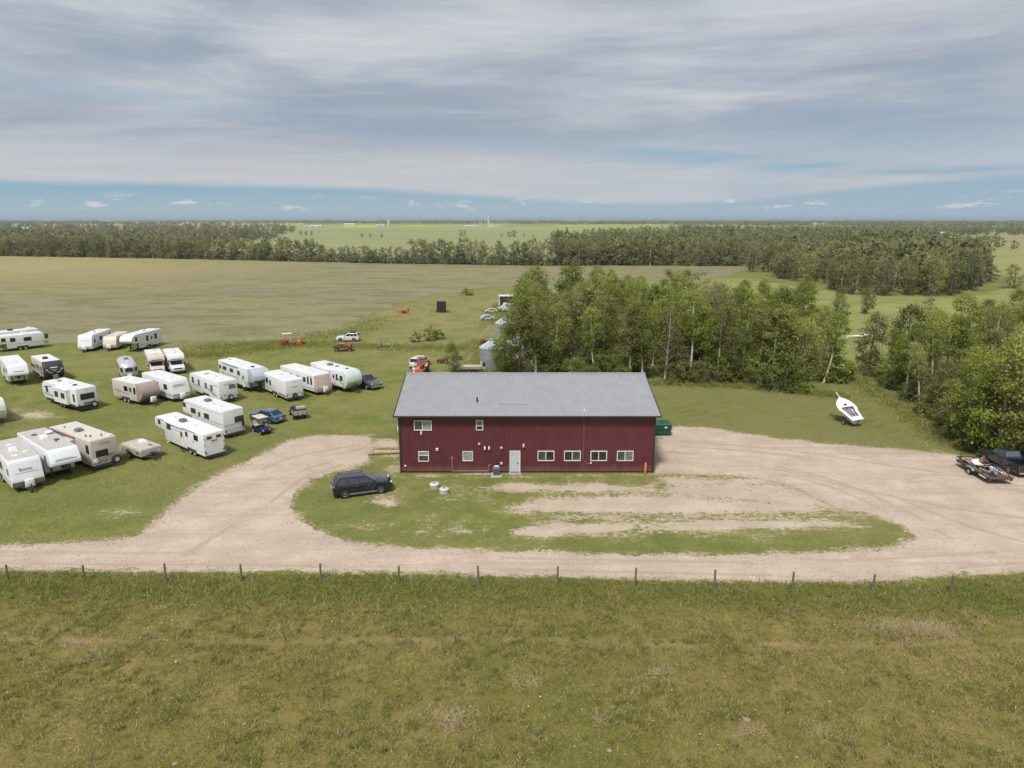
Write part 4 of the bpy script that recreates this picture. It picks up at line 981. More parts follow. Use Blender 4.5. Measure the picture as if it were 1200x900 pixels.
def build_trailers():
    # row nearest the camera -------------------------------------------------
    trailer('travel_trailer', 'white travel trailer with taupe lower nose band, cut by the left edge of the photo', 'trailer', (14.7,572.7), 317, L=8.2, z1=2.85, kind='ttflat', near='front', roof=roofgrey,
        skirt=None, wins=((.75,1.85,.55,.6,glasslt),(3.4,1.85,1.0,.6)), endstripes=((0,.76,2.36,.44,skirttan),(0,1.68,1.7,.03,stripe_dk)), roofitems=((3.6,.1,'ac'),(1.6,.4,'vent'),(2.2,-.6,'vent',plastic_w),(5.5,0,'vent')), propane=plastic_w,
        stripes=((0.1,8,.86,.92,stripe_dk),), extra=front_word('Bounty', .34, stripe_dk, 2.0, .05))
    def nose25(t, prof, X, s, W, ep):
        ep(0, 2.08, 1.75, .07, 'trim_stripe', stripe_bl, .014, .02); ep(.1, 2.2, 1.4, .05, 'trim_stripe', pbr('pale_blue_stripe', (.35,.40,.50), .4), .014, .02)
    trailer('fifth_wheel_trailer', 'white fifth wheel trailer with grey roof and overhanging nose between two travel trailers', 'trailer', (53.3,555.3), 320, L=9.4, z1=3.0, kind='fifth', near='front', roof=roofgrey,
        skirt=skirttan, skirth=.42, wins=((-.75,2.15,.55,.62,glasslt),(2.8,1.75,.5,.55),(3.6,1.75,.4,.55,glasslt),(5.5,1.7,1.0,.6)), door=1.5, roofitems=((3.1,.1,'ac'),(4.8,.4,'vent',plastic_g),(1.6,-.5,'vent',plastic_g),(1.0,-.3,'pipe',black),(4.3,-.7,'dish')), stripes=((.1,7,1.02,1.07,stripe_bl),), extra=nose25)
    def hoses(t, prof, X, s, W, ep):
        x = -4.6
        for k, (y, r) in enumerate(((.62, .19), (.1, .17))):
            pts = [(x-.05, s*(y+r*math.cos(a)), .92+r*math.sin(a)) for a in [i*PI/8 for i in range(17)]]
            MB().path(pts, .022, 5).build('hose_loop', black, t)
        ep(.95, 1.0, .34, .3, 'storage_box', plastic_w, .12, .12)
        MB().tube((x-.05, -s*.05, 1.25), (x-.05, -s*.7, 1.32), .03, n=6).build('grab_rail', stripe_dk, t)
    trailer('travel_trailer', 'beige travel trailer with pale flat roof and spare wheel on its back', 'trailer', (109.3,547.3), 145, L=9.2, z1=3.0, kind='tt', near='rear', body=beige, roof=pbr('cream_rubber_roof', (.62,.575,.50), .7, var=.06, dirt=.3, dirtcol=(.45,.41,.35)),
        wins=((.7,2.1,.5,.75),(5.3,2.0,.9,.6)), slide=(3.1,4.9,.75,2.6,.5), ends=((.28,1.62,1.0,.55),), endstripes=((0,2.62,1.1,.035,stripe_br),(-.5,1.42,.7,.05,stripe_br)), spare=(-.85,.40,rimw),
        roofitems=((4.4,.25,'ac',plastic_g),(1.4,.5,'pipe',black),(1.9,.7,'pipe',black),(1.0,-.3,'pipe',black),(.5,-.85,'vent'),(6.6,.6,'pipe',stripe_br)), awning=(3,8,stripe_br), stripes=((1.2,8.5,1.0,1.06,stripe_br),(.6,2.4,.72,.78,stripe_dk,.25)), extra=hoses)
    # horse trailer ----------------------------------------------------------
    def horse(t, prof, X, s, W, ep):
        for y in (.48, -.48):
            d = ep(y, 1.55, .88, 2.05, 'rear_door', white3, .02, .03)
            f = ep(y, 2.25, .58, .38, 'window_frame', alum, .03, .02, d); ep(y, 2.25, .48, .28, 'pane', glass, .038, .02, d)
        for z in (.95, 1.6, 2.2):
            ep(1.0, z, .06, .16, 'hinge', steel, .04, .03); ep(-1.0, z, .06, .16, 'hinge', steel, .04, .03)
        ep(0, 1.9, .62, .08, 'latch_bar', steel, .05, .03)
        ep(0, 1.62, .8, .10, 'sign_strip', pbr('faint_grey_print', (.58,.60,.63), .5), .024, .02); ep(-.05, 1.38, .5, .05, 'sign_strip', pbr('faint_grey_print', (.58,.60,.63), .5), .024, .02)
        MB().box((0, s*(W/2+.05), 2.62), (8.0,.06,.07)).build('roof_rail', alum, t)
        for u in (2.1, 4.3):
            MB().box((X(u), s*(W/2+.03), 1.55), (.05,.05,.18)).build('handle', black, t)
    trailer('horse_trailer', 'long white gooseneck horse trailer with two windowed rear doors', 'trailer', (240,535.6), 140, L=10.9, W=2.2, z0=.42, z1=2.72, kind='goose', near='rear', body=white3, roof=white3, hitch=True,
        wins=((1.5,2.08,.8,.48),(3.5,2.08,.42,.42),(7.5,2.05,.8,.5),(9.7,2.2,.5,.42)), door=4.6, roofitems=((6.0,.2,'ac',pbr('slate_ac', (.13,.15,.19), .5)),(3.5,.1,'vent'),(8.2,0,'vent')), axles=[-3.3,-2.4], wr=.36, awning=(4.2,8.2,white3),
        stripes=((5.2,8.5,1.98,2.03,pbr('pale_blue_stripe', (.35,.40,.50), .4)),(6.6,8.4,2.3,2.34,stripe_bl,.1),(5.5,8,1.5,1.53,alum)), extra=horse)
    trailer('fifth_wheel_trailer', 'white fifth wheel trailer parked right behind the horse trailer', 'trailer', (263.3,510), 141, L=9.2, z1=3.15, kind='fifth', near='rear', body=white, wins=((6.6,2.1,1.0,.5),(8.6,2.45,.55,.42),(3.6,2.0,1.0,.5)), door=5.2,
        ends=((-.62,1.95,.95,.55),(-1.02,1.35,.18,.5)), endstripes=((0,1.52,2.4,.03,skirtgrey),(0,1.0,2.4,.03,skirtgrey)), roofitems=((5.4,0,'ac',plastic_g),(3.8,.2,'vent'),(2.2,.2,'vent'),(6.2,-.2,'vent')), stripes=((.1,7,1.55,1.6,skirtgrey),(.1,9,2.75,2.79,skirtgrey)))
    # middle row ---------------------------------------------------------------
    trailer('travel_trailer', 'white and black travel trailer with wide black rear window and slide-out', 'trailer', (91.5,479), 146, L=9.4, z1=2.95, kind='round', near='rear', body=white, skirt=black, skirth=.3, wins=((.7,1.75,.42,.9),(7.9,1.95,.5,.75)),
        slide=(1.6,5.0,.85,2.65,.5), ends=((-.05,1.85,1.55,.66),), spare=(-.62,.40,plastic_w), endstripes=((.05,.98,.8,.3,plastic_g),), roofitems=((2.3,.2,'vent',black),(4.2,.1,'ac'),(6.4,.2,'vent',plastic_g),(8,-.1,'vent',plastic_g)),
        stripes=((5.0,8.6,1.05,1.16,stripe_dk,.25),(6.5,8.8,2.45,2.53,stripe_dk,-.35),(.5,5,.82,.9,stripe_dk)), ladder=False)
    trailer('travel_trailer', 'small beige travel trailer with brown nose cap, left of a white trailer', 'trailer', (162.7,471.3), 328, L=6.9, z1=2.85, kind='round', near='front', body=beigelt, cap=pbr('taupe_cap', (.36,.30,.255), .45, dirt=.15), capk=1.35, wins=((.7,1.9,.38,.75),(2.7,1.95,.75,.55)), door=1.6,
        endstripes=((0,.98,2.3,.42,pbr('dark_brown_band', (.085,.065,.06), .45)),(0,1.75,1.7,.04,pbr('pale_curve', (.5,.46,.42), .4))), stripes=((1.2,5,1.2,1.26,stripe_br,.2),(4,5.5,1.5,1.57,stripe_br),(.9,4.5,.75,.8,stripe_br)), propane=plastic_w, roofitems=((2.6,.1,'ac'),(4.4,.2,'vent')))
    trailer('travel_trailer', 'white travel trailer with a dark waist stripe and boxed lettering on its nose', 'trailer', (202,468), 322, L=8.2, z1=2.95, kind='ttflat', near='front', body=white, wins=((1.3,1.95,.35,.62),(1.75,1.95,.35,.62),(3.7,1.95,.45,.6),(5.5,1.95,.9,.55)), door=4.6,
        endstripes=((0,1.05,2.44,.07,stripe_dk),(0,2.12,1.75,.42,beigelt),(0,2.12,1.66,.34,white),(0,2.14,1.1,.06,tan),(0,2.04,.8,.03,tan)), stripes=((0,8,1.04,1.12,stripe_dk),(0,8,.82,.87,stripe_dk)), propane=plastic_w, roofitems=((2.5,0,'ac'),(4.6,.2,'vent'),(6.2,.2,'vent')))
    trailer('travel_trailer', 'white travel trailer with dark swoosh on its side and white spare wheel behind', 'trailer', (258,469.5), 137, L=9.3, z1=2.95, kind='round', near='rear', body=white, wins=((2.2,1.85,.72,.75,glasslt),(3.9,1.85,.72,.75,glasslt),(6.1,1.95,.35,.7),(8.0,2.0,.5,.7)), ends=((-.55,2.1,.75,.4,glasslt),), spare=(-.15,.36,rimw),
        endstripes=((0,2.5,1.3,.05,pbr('pale_grey_stripe', (.5,.5,.5), .5)),(.55,1.05,.25,.12,stripe_rd)), roofitems=((1.7,.2,'vent',plastic_w),(3.4,.1,'ac'),(6.0,.2,'dish'),(7.6,-.1,'vent')), stripes=((.9,3.2,.85,.97,stripe_dk,.6),(1.3,3.5,.85,.9,stripe_br,.6),(5.2,8,1.4,1.46,stripe_dk),(.3,1.6,2.3,2.36,stripe_dk)))
    trailer('fifth_wheel_trailer', 'large fifth wheel trailer with rounded silver nose over a black underside', 'trailer', (290,455.5), 316, L=11.2, z1=3.35, kind='fround', near='front', body=white, cap=greycap, capk=1.9, skirt=black, skirth=.3, wins=((2.4,2.35,.8,.5),(4.6,2.4,1.0,.45),(6.8,2.4,1.0,.45),(8.3,2.4,.5,.45)), door=1.0,
        roofitems=((6.0,.1,'ac'),(3.6,-.2,'vent'),(.2,.1,'vent',black),(3.0,.5,'vent',plastic_w),(7.5,0,'dish')), stripes=((0,1.5,1.0,1.12,stripe_dk,.5),(3.0,8.5,1.6,1.66,stripe_dk)), awning=(2.5,7.5,alum), endstripes=((0,1.72,2.3,.16,black),))
    trailer('travel_trailer', 'plain white travel trailer with spare tyre on its low rear bumper', 'trailer', (335.3,467.3), 131, L=8.2, z1=2.85, kind='ttflat', near='rear', body=white, wins=((5.0,1.8,.45,.55),(6.1,1.95,.7,.65)), endstripes=((0,1.95,1.0,.05,skirtgrey),(0,1.1,2.4,.04,skirtgrey)), spare=(.05,.34,plastic_g),
        roofitems=((4.4,.1,'ac'),(2.2,.2,'vent'),(6.5,.1,'vent')), stripes=((0,2.4,.62,.95,skirttan),(2.6,7.5,1.0,1.05,skirtgrey),(3.5,7,1.4,1.45,skirtgrey)))
    trailer('travel_trailer', 'white travel trailer with tan nose and white propane box', 'trailer', (370.7,460), 318, L=9.2, z1=2.95, kind='ttflat', near='front', body=white, cap=pbr('rosy_tan_cap', (.50,.40,.335), .45, dirt=.15), capk=.52, wins=((1.1,1.9,.3,.9),(1.9,1.9,.3,.9),(2.8,1.9,.55,.55),(6.2,2.0,.4,.4),(7.8,2.0,.6,.5)), door=4.4,
        endstripes=((0,.78,2.4,.5,beigelt),), propane=plastic_w, roofitems=((3.6,.1,'ac'),(5.6,.2,'vent'),(2.0,.3,'vent')), stripes=((0,8.7,.85,.9,skirttan),(.6,2.2,2.5,2.55,skirttan)))
    trailer('travel_trailer', 'white travel trailer with pale rounded nose next to the grey pickup', 'trailer', (402.7,456), 316, L=9.6, z1=3.0, kind='round', near='front', body=white, cap=mintcap, capk=1.2, skirt=black, skirth=.25, wins=((.5,1.95,.6,.6),(1.6,1.95,.35,.8)), door=2.4, slide=(3.0,6.5,.9,2.7,.4),
        roofitems=((3.3,0,'vent',plastic_g),(4.8,.2,'ac',plastic_g),(1.8,.4,'vent'),(1.0,-.1,'vent',plastic_g),(6.5,0,'vent')), stripes=((0,1.8,1.0,1.14,stripe_dk,.9),(3,8,.75,.85,stripe_dk)), propane=black)
    # second row -----------------------------------------------------------------
    trailer('fifth_wheel_trailer', 'white fifth wheel trailer with blunt nose facing the camera at the left edge', 'trailer', (9.5,447.5), 312, L=9.4, z1=3.15, kind='fifth', near='front', body=white, skirt=None, wins=((-.6,2.25,.5,.55),(2.5,1.9,1.0,.55)), endstripes=((0,2.2,1.3,.09,stripe_bl),),
        roofitems=((1.5,.1,'ac'),(.4,-.2,'vent'),(3.5,0,'vent')), stripes=((0,6,.95,1.0,skirtgrey),), door=1.2)
    def dark_nose(t, prof, X, s, W, ep):
        ep(0, .95, 2.3, .5, 'rock_guard', black, .016, .02)
        for y in (1, -1):
            for k in range(4):
                ep(y*(.35+.2*k), 1.42+.05*k+.16*(k > 1)+.18*(k > 2), .26, .09, 'trim_stripe', plastic_w, .02, .02)
        for k in range(5): ep(0, 1.62+.055*k, .12+.14*k, .05, 'trim_stripe', pbr('silver_print', (.38,.38,.38), .4), .018, .02)
        ep(.02, 2.18, .95, .13, 'trim_stripe', plastic_w, .018, .02)
    trailer('travel_trailer', 'travel trailer with charcoal nose, silver emblem and pale lettering bar', 'trailer', (52,444), 316, L=7.8, z1=3.0, kind='round', near='front', body=beigelt, roof=roofm, cap=darkcap, capk=1.15, skirt=black, skirth=.3, wins=((1.0,1.9,.5,.6),(3.2,1.9,.9,.6)), door=2.0,
        roofitems=((2.6,.2,'ac',black),(1.6,-.3,'vent')), stripes=((.5,3,1.0,1.3,stripe_dk,.3),(4.5,7.5,1.4,1.9,darkcap)), propane=plastic_g, extra=dark_nose)
    trailer('fifth_wheel_trailer', 'end of a white trailer just showing at the left edge, alone below the second row', 'trailer', (-22,495), 320, L=8, z1=2.95, kind='tt', near='front', body=white, roofitems=((3,0,'ac'),), wins=((2,1.9,.8,.5),), stripes=((0,7,.9,.97,stripe_dk),), endstripes=((0,1.5,2.0,.05,skirtgrey),))
    # far row ------------------------------------------------------------------------
    trailer('fifth_wheel_trailer', 'white fifth wheel trailer seen side on at the far left corner of the lot', 'trailer', (9.5,409), 229, L=8.0, z1=2.85, kind='fifth', near='front', s=1, body=white, wins=((.9,2.05,.7,.6),(-.5,2.2,.6,.5),(3.2,1.95,1.1,.6),(6.2,2.1,.45,.75)), endstripes=((0,2.1,1.6,.06,skirtgrey),), stripes=((0,6.5,1.25,1.3,skirtgrey),(-2.2,0,1.75,1.85,tan)), roofitems=((3,0,'ac'),(1.2,0,'vent')))
    trailer('travel_trailer', 'trailer with dark roof box half hidden behind the far corner fifth wheel', 'trailer', (2,405), 231, L=7.0, z1=2.95, kind='tt', near='front', s=1, body=white, roofitems=((2,0,'ac',black),(5,0,'ac')), wins=((2,1.9,.8,.5),))
    trailer('travel_trailer', 'plain white travel trailer at the left end of the far trio', 'trailer', (108.7,409), 277, L=8.4, z1=2.95, kind='ttflat', near='front', s=1, body=white, wins=((1.2,1.85,.4,.6),(3.6,1.95,1.0,.6),(7.4,2.0,.45,.6)), propane=plastic_w, endstripes=((0,2.0,1.5,.04,skirtgrey),), roofitems=((3.5,0,'ac'),(5.2,.1,'vent')), stripes=((0,8,.95,1.0,skirtgrey),))
    trailer('camper_trailer', 'low cream camper with faded orange roof, middle of the far trio', 'trailer', (137,407.5), 279, L=6.8, W=2.3, z1=2.5, kind='ttflat', near='front', s=1, body=beigelt, roof=peach, wins=((1.2,1.6,.55,.6),(4.4,1.75,.6,.6)), propane=plastic_w, stripes=((0,5,.8,.9,stripe_br,.5),(1,6,.62,.7,stripe_br,.4)), roofitems=((4.2,0,'vent'),(2.8,.2,'vent')))
    trailer('fifth_wheel_trailer', 'white fifth wheel trailer with rounded nose at the right end of the far trio', 'trailer', (165.3,408), 262, L=8.6, z1=3.15, kind='fround', near='front', s=1, body=white, wins=((-1.0,2.3,.5,.7),(2.0,2.0,.5,.9),(4.4,2.0,.6,.9)), endstripes=((.3,2.0,.7,.10,skirtgrey),), roofitems=((2.6,0,'ac'),(4.2,0,'vent')), stripes=((0,6,1.0,1.08,skirtgrey),), door=3.2)

def airstream():
    p = at(153, 447); fwd = rad(303); L, Wd = 7.2, 2.4
    t = thing('travel_trailer', 'rounded polished aluminium trailer with three dark front windows', 'trailer', p-Vector((math.cos(fwd), math.sin(fwd), 0))*(L/2), fwd, RVG)
    n = 20; m = 15; rings = []
    zc, hz = 1.62, 1.17
    for i in range(m):
        x = -L/2+L*i/(m-1); e = max(0, abs(x)-(L/2-1.25))/1.25; k = max(.05, (1-e**2.6))**.5
        ring = []
        for j in range(n):
            a = 2*PI*j/n; ca, sa = math.cos(a), math.sin(a); pw = .62
            ring.append((x, Wd/2*k**.55*math.copysign(abs(ca)**pw, ca), zc+hz*(k**.5)*math.copysign(abs(sa)**(pw if sa > 0 else .4), sa)))
        rings.append(ring)
    mb = MB(); vs = [q for r in rings for q in r]
    fs = [(i*n+j, i*n+(j+1) % n, (i+1)*n+(j+1) % n, (i+1)*n+j) for i in range(m-1) for j in range(n)]+[tuple(range(n-1,-1,-1)), tuple(range((m-1)*n, m*n))]
    mb.add(vs, fs).build('body', alum, t, smooth=True)
    for y, w in ((0,.9),(.86,.42),(-.86,.42)):
        x = L/2-.02-.16*abs(y)**2*2.2
        f = MB().box((x-.03, y, 1.78), (.16,w+.08,.6), rz=-y*.75, ry=-.12).build('window', black, t, bevel=.02); MB().box((x+.006, y, 1.78), (.12,w,.5), rz=-y*.75, ry=-.12).build('pane', glass, f)
    for s in (1, -1):
        for x in (-1.8, .2, 1.6):
            f = MB().box((x, s*(Wd/2-.005), 1.8), (.8,.06,.5)).build('window', black, t); MB().box((x, s*(Wd/2+.02), 1.8), (.72,.03,.42)).build('pane', glass, f)
        for ax in (-.9, -.05): wheel(t, ax, s*(Wd/2-.14), .34, .22, rimw, s)
    MB().frustum((L/2+.12,L/2+.45,-.34,.34), .5, (L/2+.15,L/2+.42,-.3,.3), 1.15).build('propane_cover', plastic_w, t, bevel=.05)
    ac_unit(.2, 0, 2.74, t, plastic_g); roof_vent(1.9, 0, 2.68, t); roof_vent(-1.9, 0, 2.72, t)
    mb = MB()
    for q in (1, -1): mb.tube((L/2-.6, q*.7, .42), (L/2+.85, q*.04, .42), .055, n=6)
    mb.tube((L/2+.6, 0, .05), (L/2+.6, 0, .8), .045, n=8).box((L/2+.6, 0, .03), (.2,.2,.05)); mb.build('hitch', steel, t)

def motorhome(px, fwd, label, lum, trim):
    p = at(*px); fw = rad(fwd); L, Wd = 7.2, 2.35
    t = thing('motorhome', label, 'motorhome', p-Vector((math.cos(fw), math.sin(fw), 0))*(L/2), fw, RVG)
    r, f = -L/2, L/2
    MB().prism([(r,.55),(f-2.0,.55),(f-2.0,1.95),(f-1.0,2.0),(f-.75,2.2),(f-.95,2.75),(f-1.3,2.98),(r+.05,2.98)], -Wd/2, Wd/2).build('body', lum, t, bevel=.08, seg=3, smooth=True)
    MB().prism([(f-2.05,.5),(f-.1,.5),(f,.62),(f,1.0),(f-.12,1.15),(f-1.0,1.28),(f-1.5,1.92),(f-2.05,1.92)], -.98, .98).build('cab', lum, t, bevel=.06, seg=2, smooth=True)
    q = [(f-1.0,-.86,1.28),(f-1.0,.86,1.28),(f-1.47,.82,1.88),(f-1.47,-.82,1.88)]
    MB().panel(q, .02, .98, .06, .98, .02).build('windshield', glass, t)
    for s in (1, -1):
        MB().prism([(f-1.9,1.25),(f-1.08,1.25),(f-1.5,1.82),(f-1.9,1.82)], s*.975, s*.995).build('side_window', glass, t)
        MB().box((f-.03, s*.72, .88), (.08,.24,.18)).build('headlight', lens, t)
        MB().box((f-1.2, s*1.15, 1.45), (.08,.2,.3)).build('mirror', black, t)
        for ax in (-1.9, f-.85): wheel(t, ax, s*(Wd/2-.2), .36, .24, rimw, s)
        for x in (-2.2, -.2):
            g = MB().box((x, s*(Wd/2+.012), 1.95), (.9,.03,.6)).build('window', black, t); MB().box((x, s*(Wd/2+.025), 1.95), (.82,.016,.52)).build('pane', glass, g)
        MB().box(((r+f-2)/2, s*(Wd/2+.005), 1.15), (L-2.2,.02,.12)).build('trim_stripe', trim, t)
    MB().box((f-.02, 0, .88), (.06,1.1,.2)).build('grille', black, t); MB().box((f+.06, 0, .55), (.14,1.95,.2)).build('bumper', chrome, t, bevel=.03)
    MB().box((f-.735, 0, 2.3), (.10,1.5,.08), ry=.35).build('trim_stripe', trim, t)
    MB().box((-1.0, 0, 3.0), (L-2.8,Wd-.2,.03)).build('roof_membrane', roofm, t)
    ac_unit(.0, 0, 3.01, t); roof_vent(-1.7, .2, 3.01, t, plastic_g); roof_vent(1.3, -.1, 3.01, t)

def popup_camper():
    P = at(165.3, 536.5, .45); h = rad(325); L, Wd = 3.9, 2.15
    t = thing('folding_camper', 'low folded tent camper with white roof unit, beside the beige trailer', 'trailer', Vector((P.x,P.y,0))-Matrix.Rotation(h,3,'Z')@Vector((L/2,-Wd/2,0)), h, RVG)
    MB().box((0,0,.72), (L,Wd,.52)).build('body', pbr('silver_camo', (.36,.33,.29), .5, var=.25, scale=4, dirt=.5, dirtcol=(.08,.07,.06)), t, bevel=.05)
    MB().frustum((-L/2-.03,L/2+.03,-Wd/2-.03,Wd/2+.03), .99, (-L/2+.08,L/2-.05,-Wd/2+.06,Wd/2-.06), 1.26).build('roof', pbr('beige_lid', (.50,.44,.39), .6, dirt=.4, dirtcol=(.33,.28,.24)), t, bevel=.06, seg=3, smooth=True)
    MB().box((L/2+.02,0,.74), (.06,Wd-.1,.42)).build('front_panel', pbr('silver_front', (.47,.44,.41), .4), t, bevel=.03)
    ac_unit(-.1, .25, 1.26, t); MB().box((1.2,.3,1.285), (.5,.3,.06)).build('roof_vent', plastic_g, t)
    for s in (1, -1):
        wheel(t, -.2, s*(Wd/2+.02), .29, .2, rimw, s)
        MB().box((-.2, s*(Wd/2+.04), .66), (.85,.24,.06)).build('wheel_fender', black, t)
        for k in range(4): MB().box((-1.5+k*.95, s*(Wd/2+.006), .7+.1*(k % 2)), (.6,.02,.12), ry=.3*(-1)**k).build('trim_stripe', stripe_dk if k % 2 else pbr('silver_front', (.47,.44,.41), .4), t)
    mb = MB()
    for q in (1, -1): mb.tube((L/2-.2, q*.7, .42), (L/2+1.0, q*.04, .42), .05, n=6)
    mb.tube((L/2+.8,0,.05), (L/2+.8,0,.85), .04, n=8).box((L/2+.35,0,.62), (.35,.5,.4)); mb.build('hitch', steel, t)

build_trailers(); airstream(); popup_camper()
motorhome((186,440), 302, 'cream motorhome with sleeping berth above its cab, right of the aluminium trailer', beigelt, stripe_br)
motorhome((209.5,438.5), 303, 'white motorhome with chrome bumper at the right end of the second row', white, pbr('pale_orange_stripe', (.45,.27,.15), .5))

# ------------------------------------------------------------------ cars and pickups
def lower_body(L, hood_h, belt_h, hood_x, z0=.22, tail_h=None, tailx=0.0, nose=.12):
    r, f = -L/2, L/2; th = tail_h or belt_h
    return [(r+.10,z0+.06),(r+.02,z0+.25),(r,z0+.5),(r+.03+tailx,th),(hood_x,belt_h),(f-.75,hood_h+.03),(f-.18,hood_h-.05),(f,hood_h-.28),(f-.02,z0+.18),(f-.15,z0)]
def car(name, label, cat, loc, fwd, paint, L=4.6, W=1.82, H=1.5, hood_h=.95, belt=.98, wb=1.05, wf=1.45, gl=(-1.9,-1.55,.2,1.0), wr=.33, z0=.22, rails=False, rim=rims, group='cars and trucks on the grass', glz=glass, roof=None, grille=black, chromegrille=False, plate_b=True, rack=False):
    """gl: x of rear glass foot, roof rear, roof front, windscreen foot"""
    t = thing(name, label, cat, loc, rad(fwd), group)
    f, r = L/2, -L/2
    body = MB().prism(lower_body(L, hood_h, belt, gl[3]+.05, z0, tail_h=belt), -W/2, W/2).mesh('body', .09, 3, True)
    for v in body.vertices:                       # plan taper at nose and tail, tumble-in at the sill
        k = abs(v.co.x)/(L/2); v.co.y *= 1-.16*max(0, k-.62)**2/.144*.9; v.co.y *= 1-.05*max(0, .55-v.co.z)
    b = obj_from('body', body, t, paint)
    hw, tw = W/2-.07, W/2-.26
    lo = (gl[0], gl[3], -hw, hw); hi = (gl[1], gl[2], -tw, tw); zb = belt-.02
    cab = MB().frustum(lo, zb, hi, H).build('cabin', roof or paint, t, bevel=.07, seg=3, smooth=True)
    c = lambda x, y, z: Vector((x, y, z))
    ws = [c(gl[3],-hw,zb), c(gl[3],hw,zb), c(gl[2],tw,H), c(gl[2],-tw,H)]
    MB().panel(ws, .05, .95, .10, .92, .012).build('windshield', glz, t)
    rw = [c(gl[0],hw,zb), c(gl[0],-hw,zb), c(gl[1],-tw,H), c(gl[1],tw,H)]
    MB().panel(rw, .08, .92, .18, .90, .012).build('rear_window', glz, t)
    for s in (1, -1):
        if s > 0: sq = [c(gl[3],hw,zb), c(gl[0],hw,zb), c(gl[1],tw,H), c(gl[2],tw,H)]
        else: sq = [c(gl[0],-hw,zb), c(gl[3],-hw,zb), c(gl[2],-tw,H), c(gl[1],-tw,H)]
        cuts = [(.07,.36),(.39,.66),(.69,.94)]
        if gl[3]-gl[0] < 2.5: cuts = [(.08,.48),(.52,.92)]
        for (a, b2) in cuts:
            u0, u1 = (a, b2) if s > 0 else (1-b2, 1-a)
            MB().panel(sq, u0, u1, .12, .86, .012).build('side_window', glz, t)
        for x in (-wf if False else -wb-.35, wf):
            pass
        for x, nm in ((gl[3]-.9,'f'),(gl[3]-1.85,'r')):
            MB().box((x, s*(W/2+.012), belt-.12), (.2,.03,.035)).build('door_handle', chrome if rails else paint, t)
        mb = MB()
        for x in (gl[3]-.08, gl[3]-1.08, gl[3]-2.05): mb.box((x, s*(W/2+.001), (belt+z0)/2+.1), (.014,.012,(belt-z0)*.72))
        mb.build('door_gap', black, t)
        MB().box((gl[3]-.22, s*(W/2+.10), belt+.06), (.14,.2,.14)).build('mirror', paint, t, bevel=.03)
        MB().box((0, s*(W/2-.03), z0+.06), (L*.5,.08,.14)).build('sill', plastic_g, t)
        for x in (wf, -wb-.3):
            # dark arch behind each wheel
            MB().lathe([(wr+.07, 0), (wr+.07, .03)], 20, (x, s*(W/2-.022) if s > 0 else -W/2-.008, wr), 'Y').build('wheel_arch', black, t)
            w = wheel(t, x, s*(W/2-.085), wr, .22, rim, s)
        MB().box((f-.09, s*(W/2-.30), hood_h-.17), (.14,.36,.15)).build('headlight', lens, t, bevel=.03)
        MB().box((r+.015, s*(W/2-.22), belt-.18), (.09,.28,.2)).build('tail_light', tail, t, bevel=.02)
        if rails:
            mb = MB().tube((gl[1]+.1, s*(tw-.02), H+.07), (gl[2]-.1, s*(tw-.02), H+.07), .025, n=6)
            for x in (gl[1]+.12, (gl[1]+gl[2])/2, gl[2]-.12): mb.box((x, s*(tw-.02), H+.02), (.08,.04,.1))
            mb.build('roof_rail', steel, t)
    MB().box((f-.02, 0, hood_h-.22), (.07, W*.42, .20)).build('grille', chrome if chromegrille else grille, t, bevel=.02)
    MB().box((f-.04, 0, z0+.2), (.12, W*.8, .16)).build('front_bumper', paint if not chromegrille else chrome, t, bevel=.04)
    MB().box((r+.03, 0, z0+.2), (.14, W*.84, .2)).build('rear_bumper', plastic_g, t, bevel=.04)
    if plate_b: MB().box((r-.012, 0, belt-.32), (.03,.34,.17)).build('licence_plate', plastic_w, t)
    if rack:
        MB().box((gl[1]+.9,0,H+.12), (1.2,1.1,.18)).build('roof_rack', black, t)
    return t
def ground_mid(p, q): a, b = at(*p), at(*q); return (a+b)/2, math.degrees(math.atan2(b.y-a.y, b.x-a.x))

car_black = pbr('black_car_paint', (.012,.013,.02), .18, var=.02, coat=1.0)
car_blue = pbr('blue_car_paint', (.075,.16,.30), .2, .3, var=.03, coat=.8)
car_grey = pbr('graphite_truck_paint', (.085,.09,.10), .25, .3, var=.04, coat=.6)
car_white = pbr('white_car_paint', (.70,.70,.68), .25, var=.03, coat=.5)
car_navy = pbr('dark_navy_paint', (.014,.022,.032), .2, var=.03, coat=.8)
# black wagon: the two near wheels give its line
m, hd = ground_mid((405.3,584), (447.7,578.3))
n = Vector((-math.sin(rad(hd)), math.cos(rad(hd)), 0))
car('black_suv', 'black sport utility vehicle with roof rails parked on the grass by the drive', 'car', m+n*.92-Vector((math.cos(rad(hd)), math.sin(rad(hd)), 0))*.05, hd, car_black, L=5.1, W=2.0, H=1.72, hood_h=1.10, belt=1.12, wb=1.25, wf=1.5, gl=(-2.46,-1.98,.3,1.36), wr=.40, z0=.28, rails=True, glz=pbr('tinted_glass', (.035,.042,.05), .05, spec=1.0))
p = at(322, 494.5); d = Vector((math.cos(rad(150)), math.sin(rad(150)), 0))
car('blue_car', 'blue hatchback with its back to the camera beside the golf cart', 'car', at(329,496.3)+d*2.25, 152, car_blue, L=4.5, W=1.8, H=1.46, hood_h=.92, belt=.95, wb=1.05, wf=1.38, gl=(-2.05,-1.1,.15,1.05), wr=.33)
car('white_suv', 'white car with open roof and rack in the tall grass at the field edge', 'car', at(407,400.5)+Vector((0,.9,0)), 180, car_white, L=4.5, W=1.78, H=1.65, hood_h=1.0, belt=1.02, wb=1.0, wf=1.35, gl=(-2.15,-1.9,-.1,.75), wr=.34, rack=True)
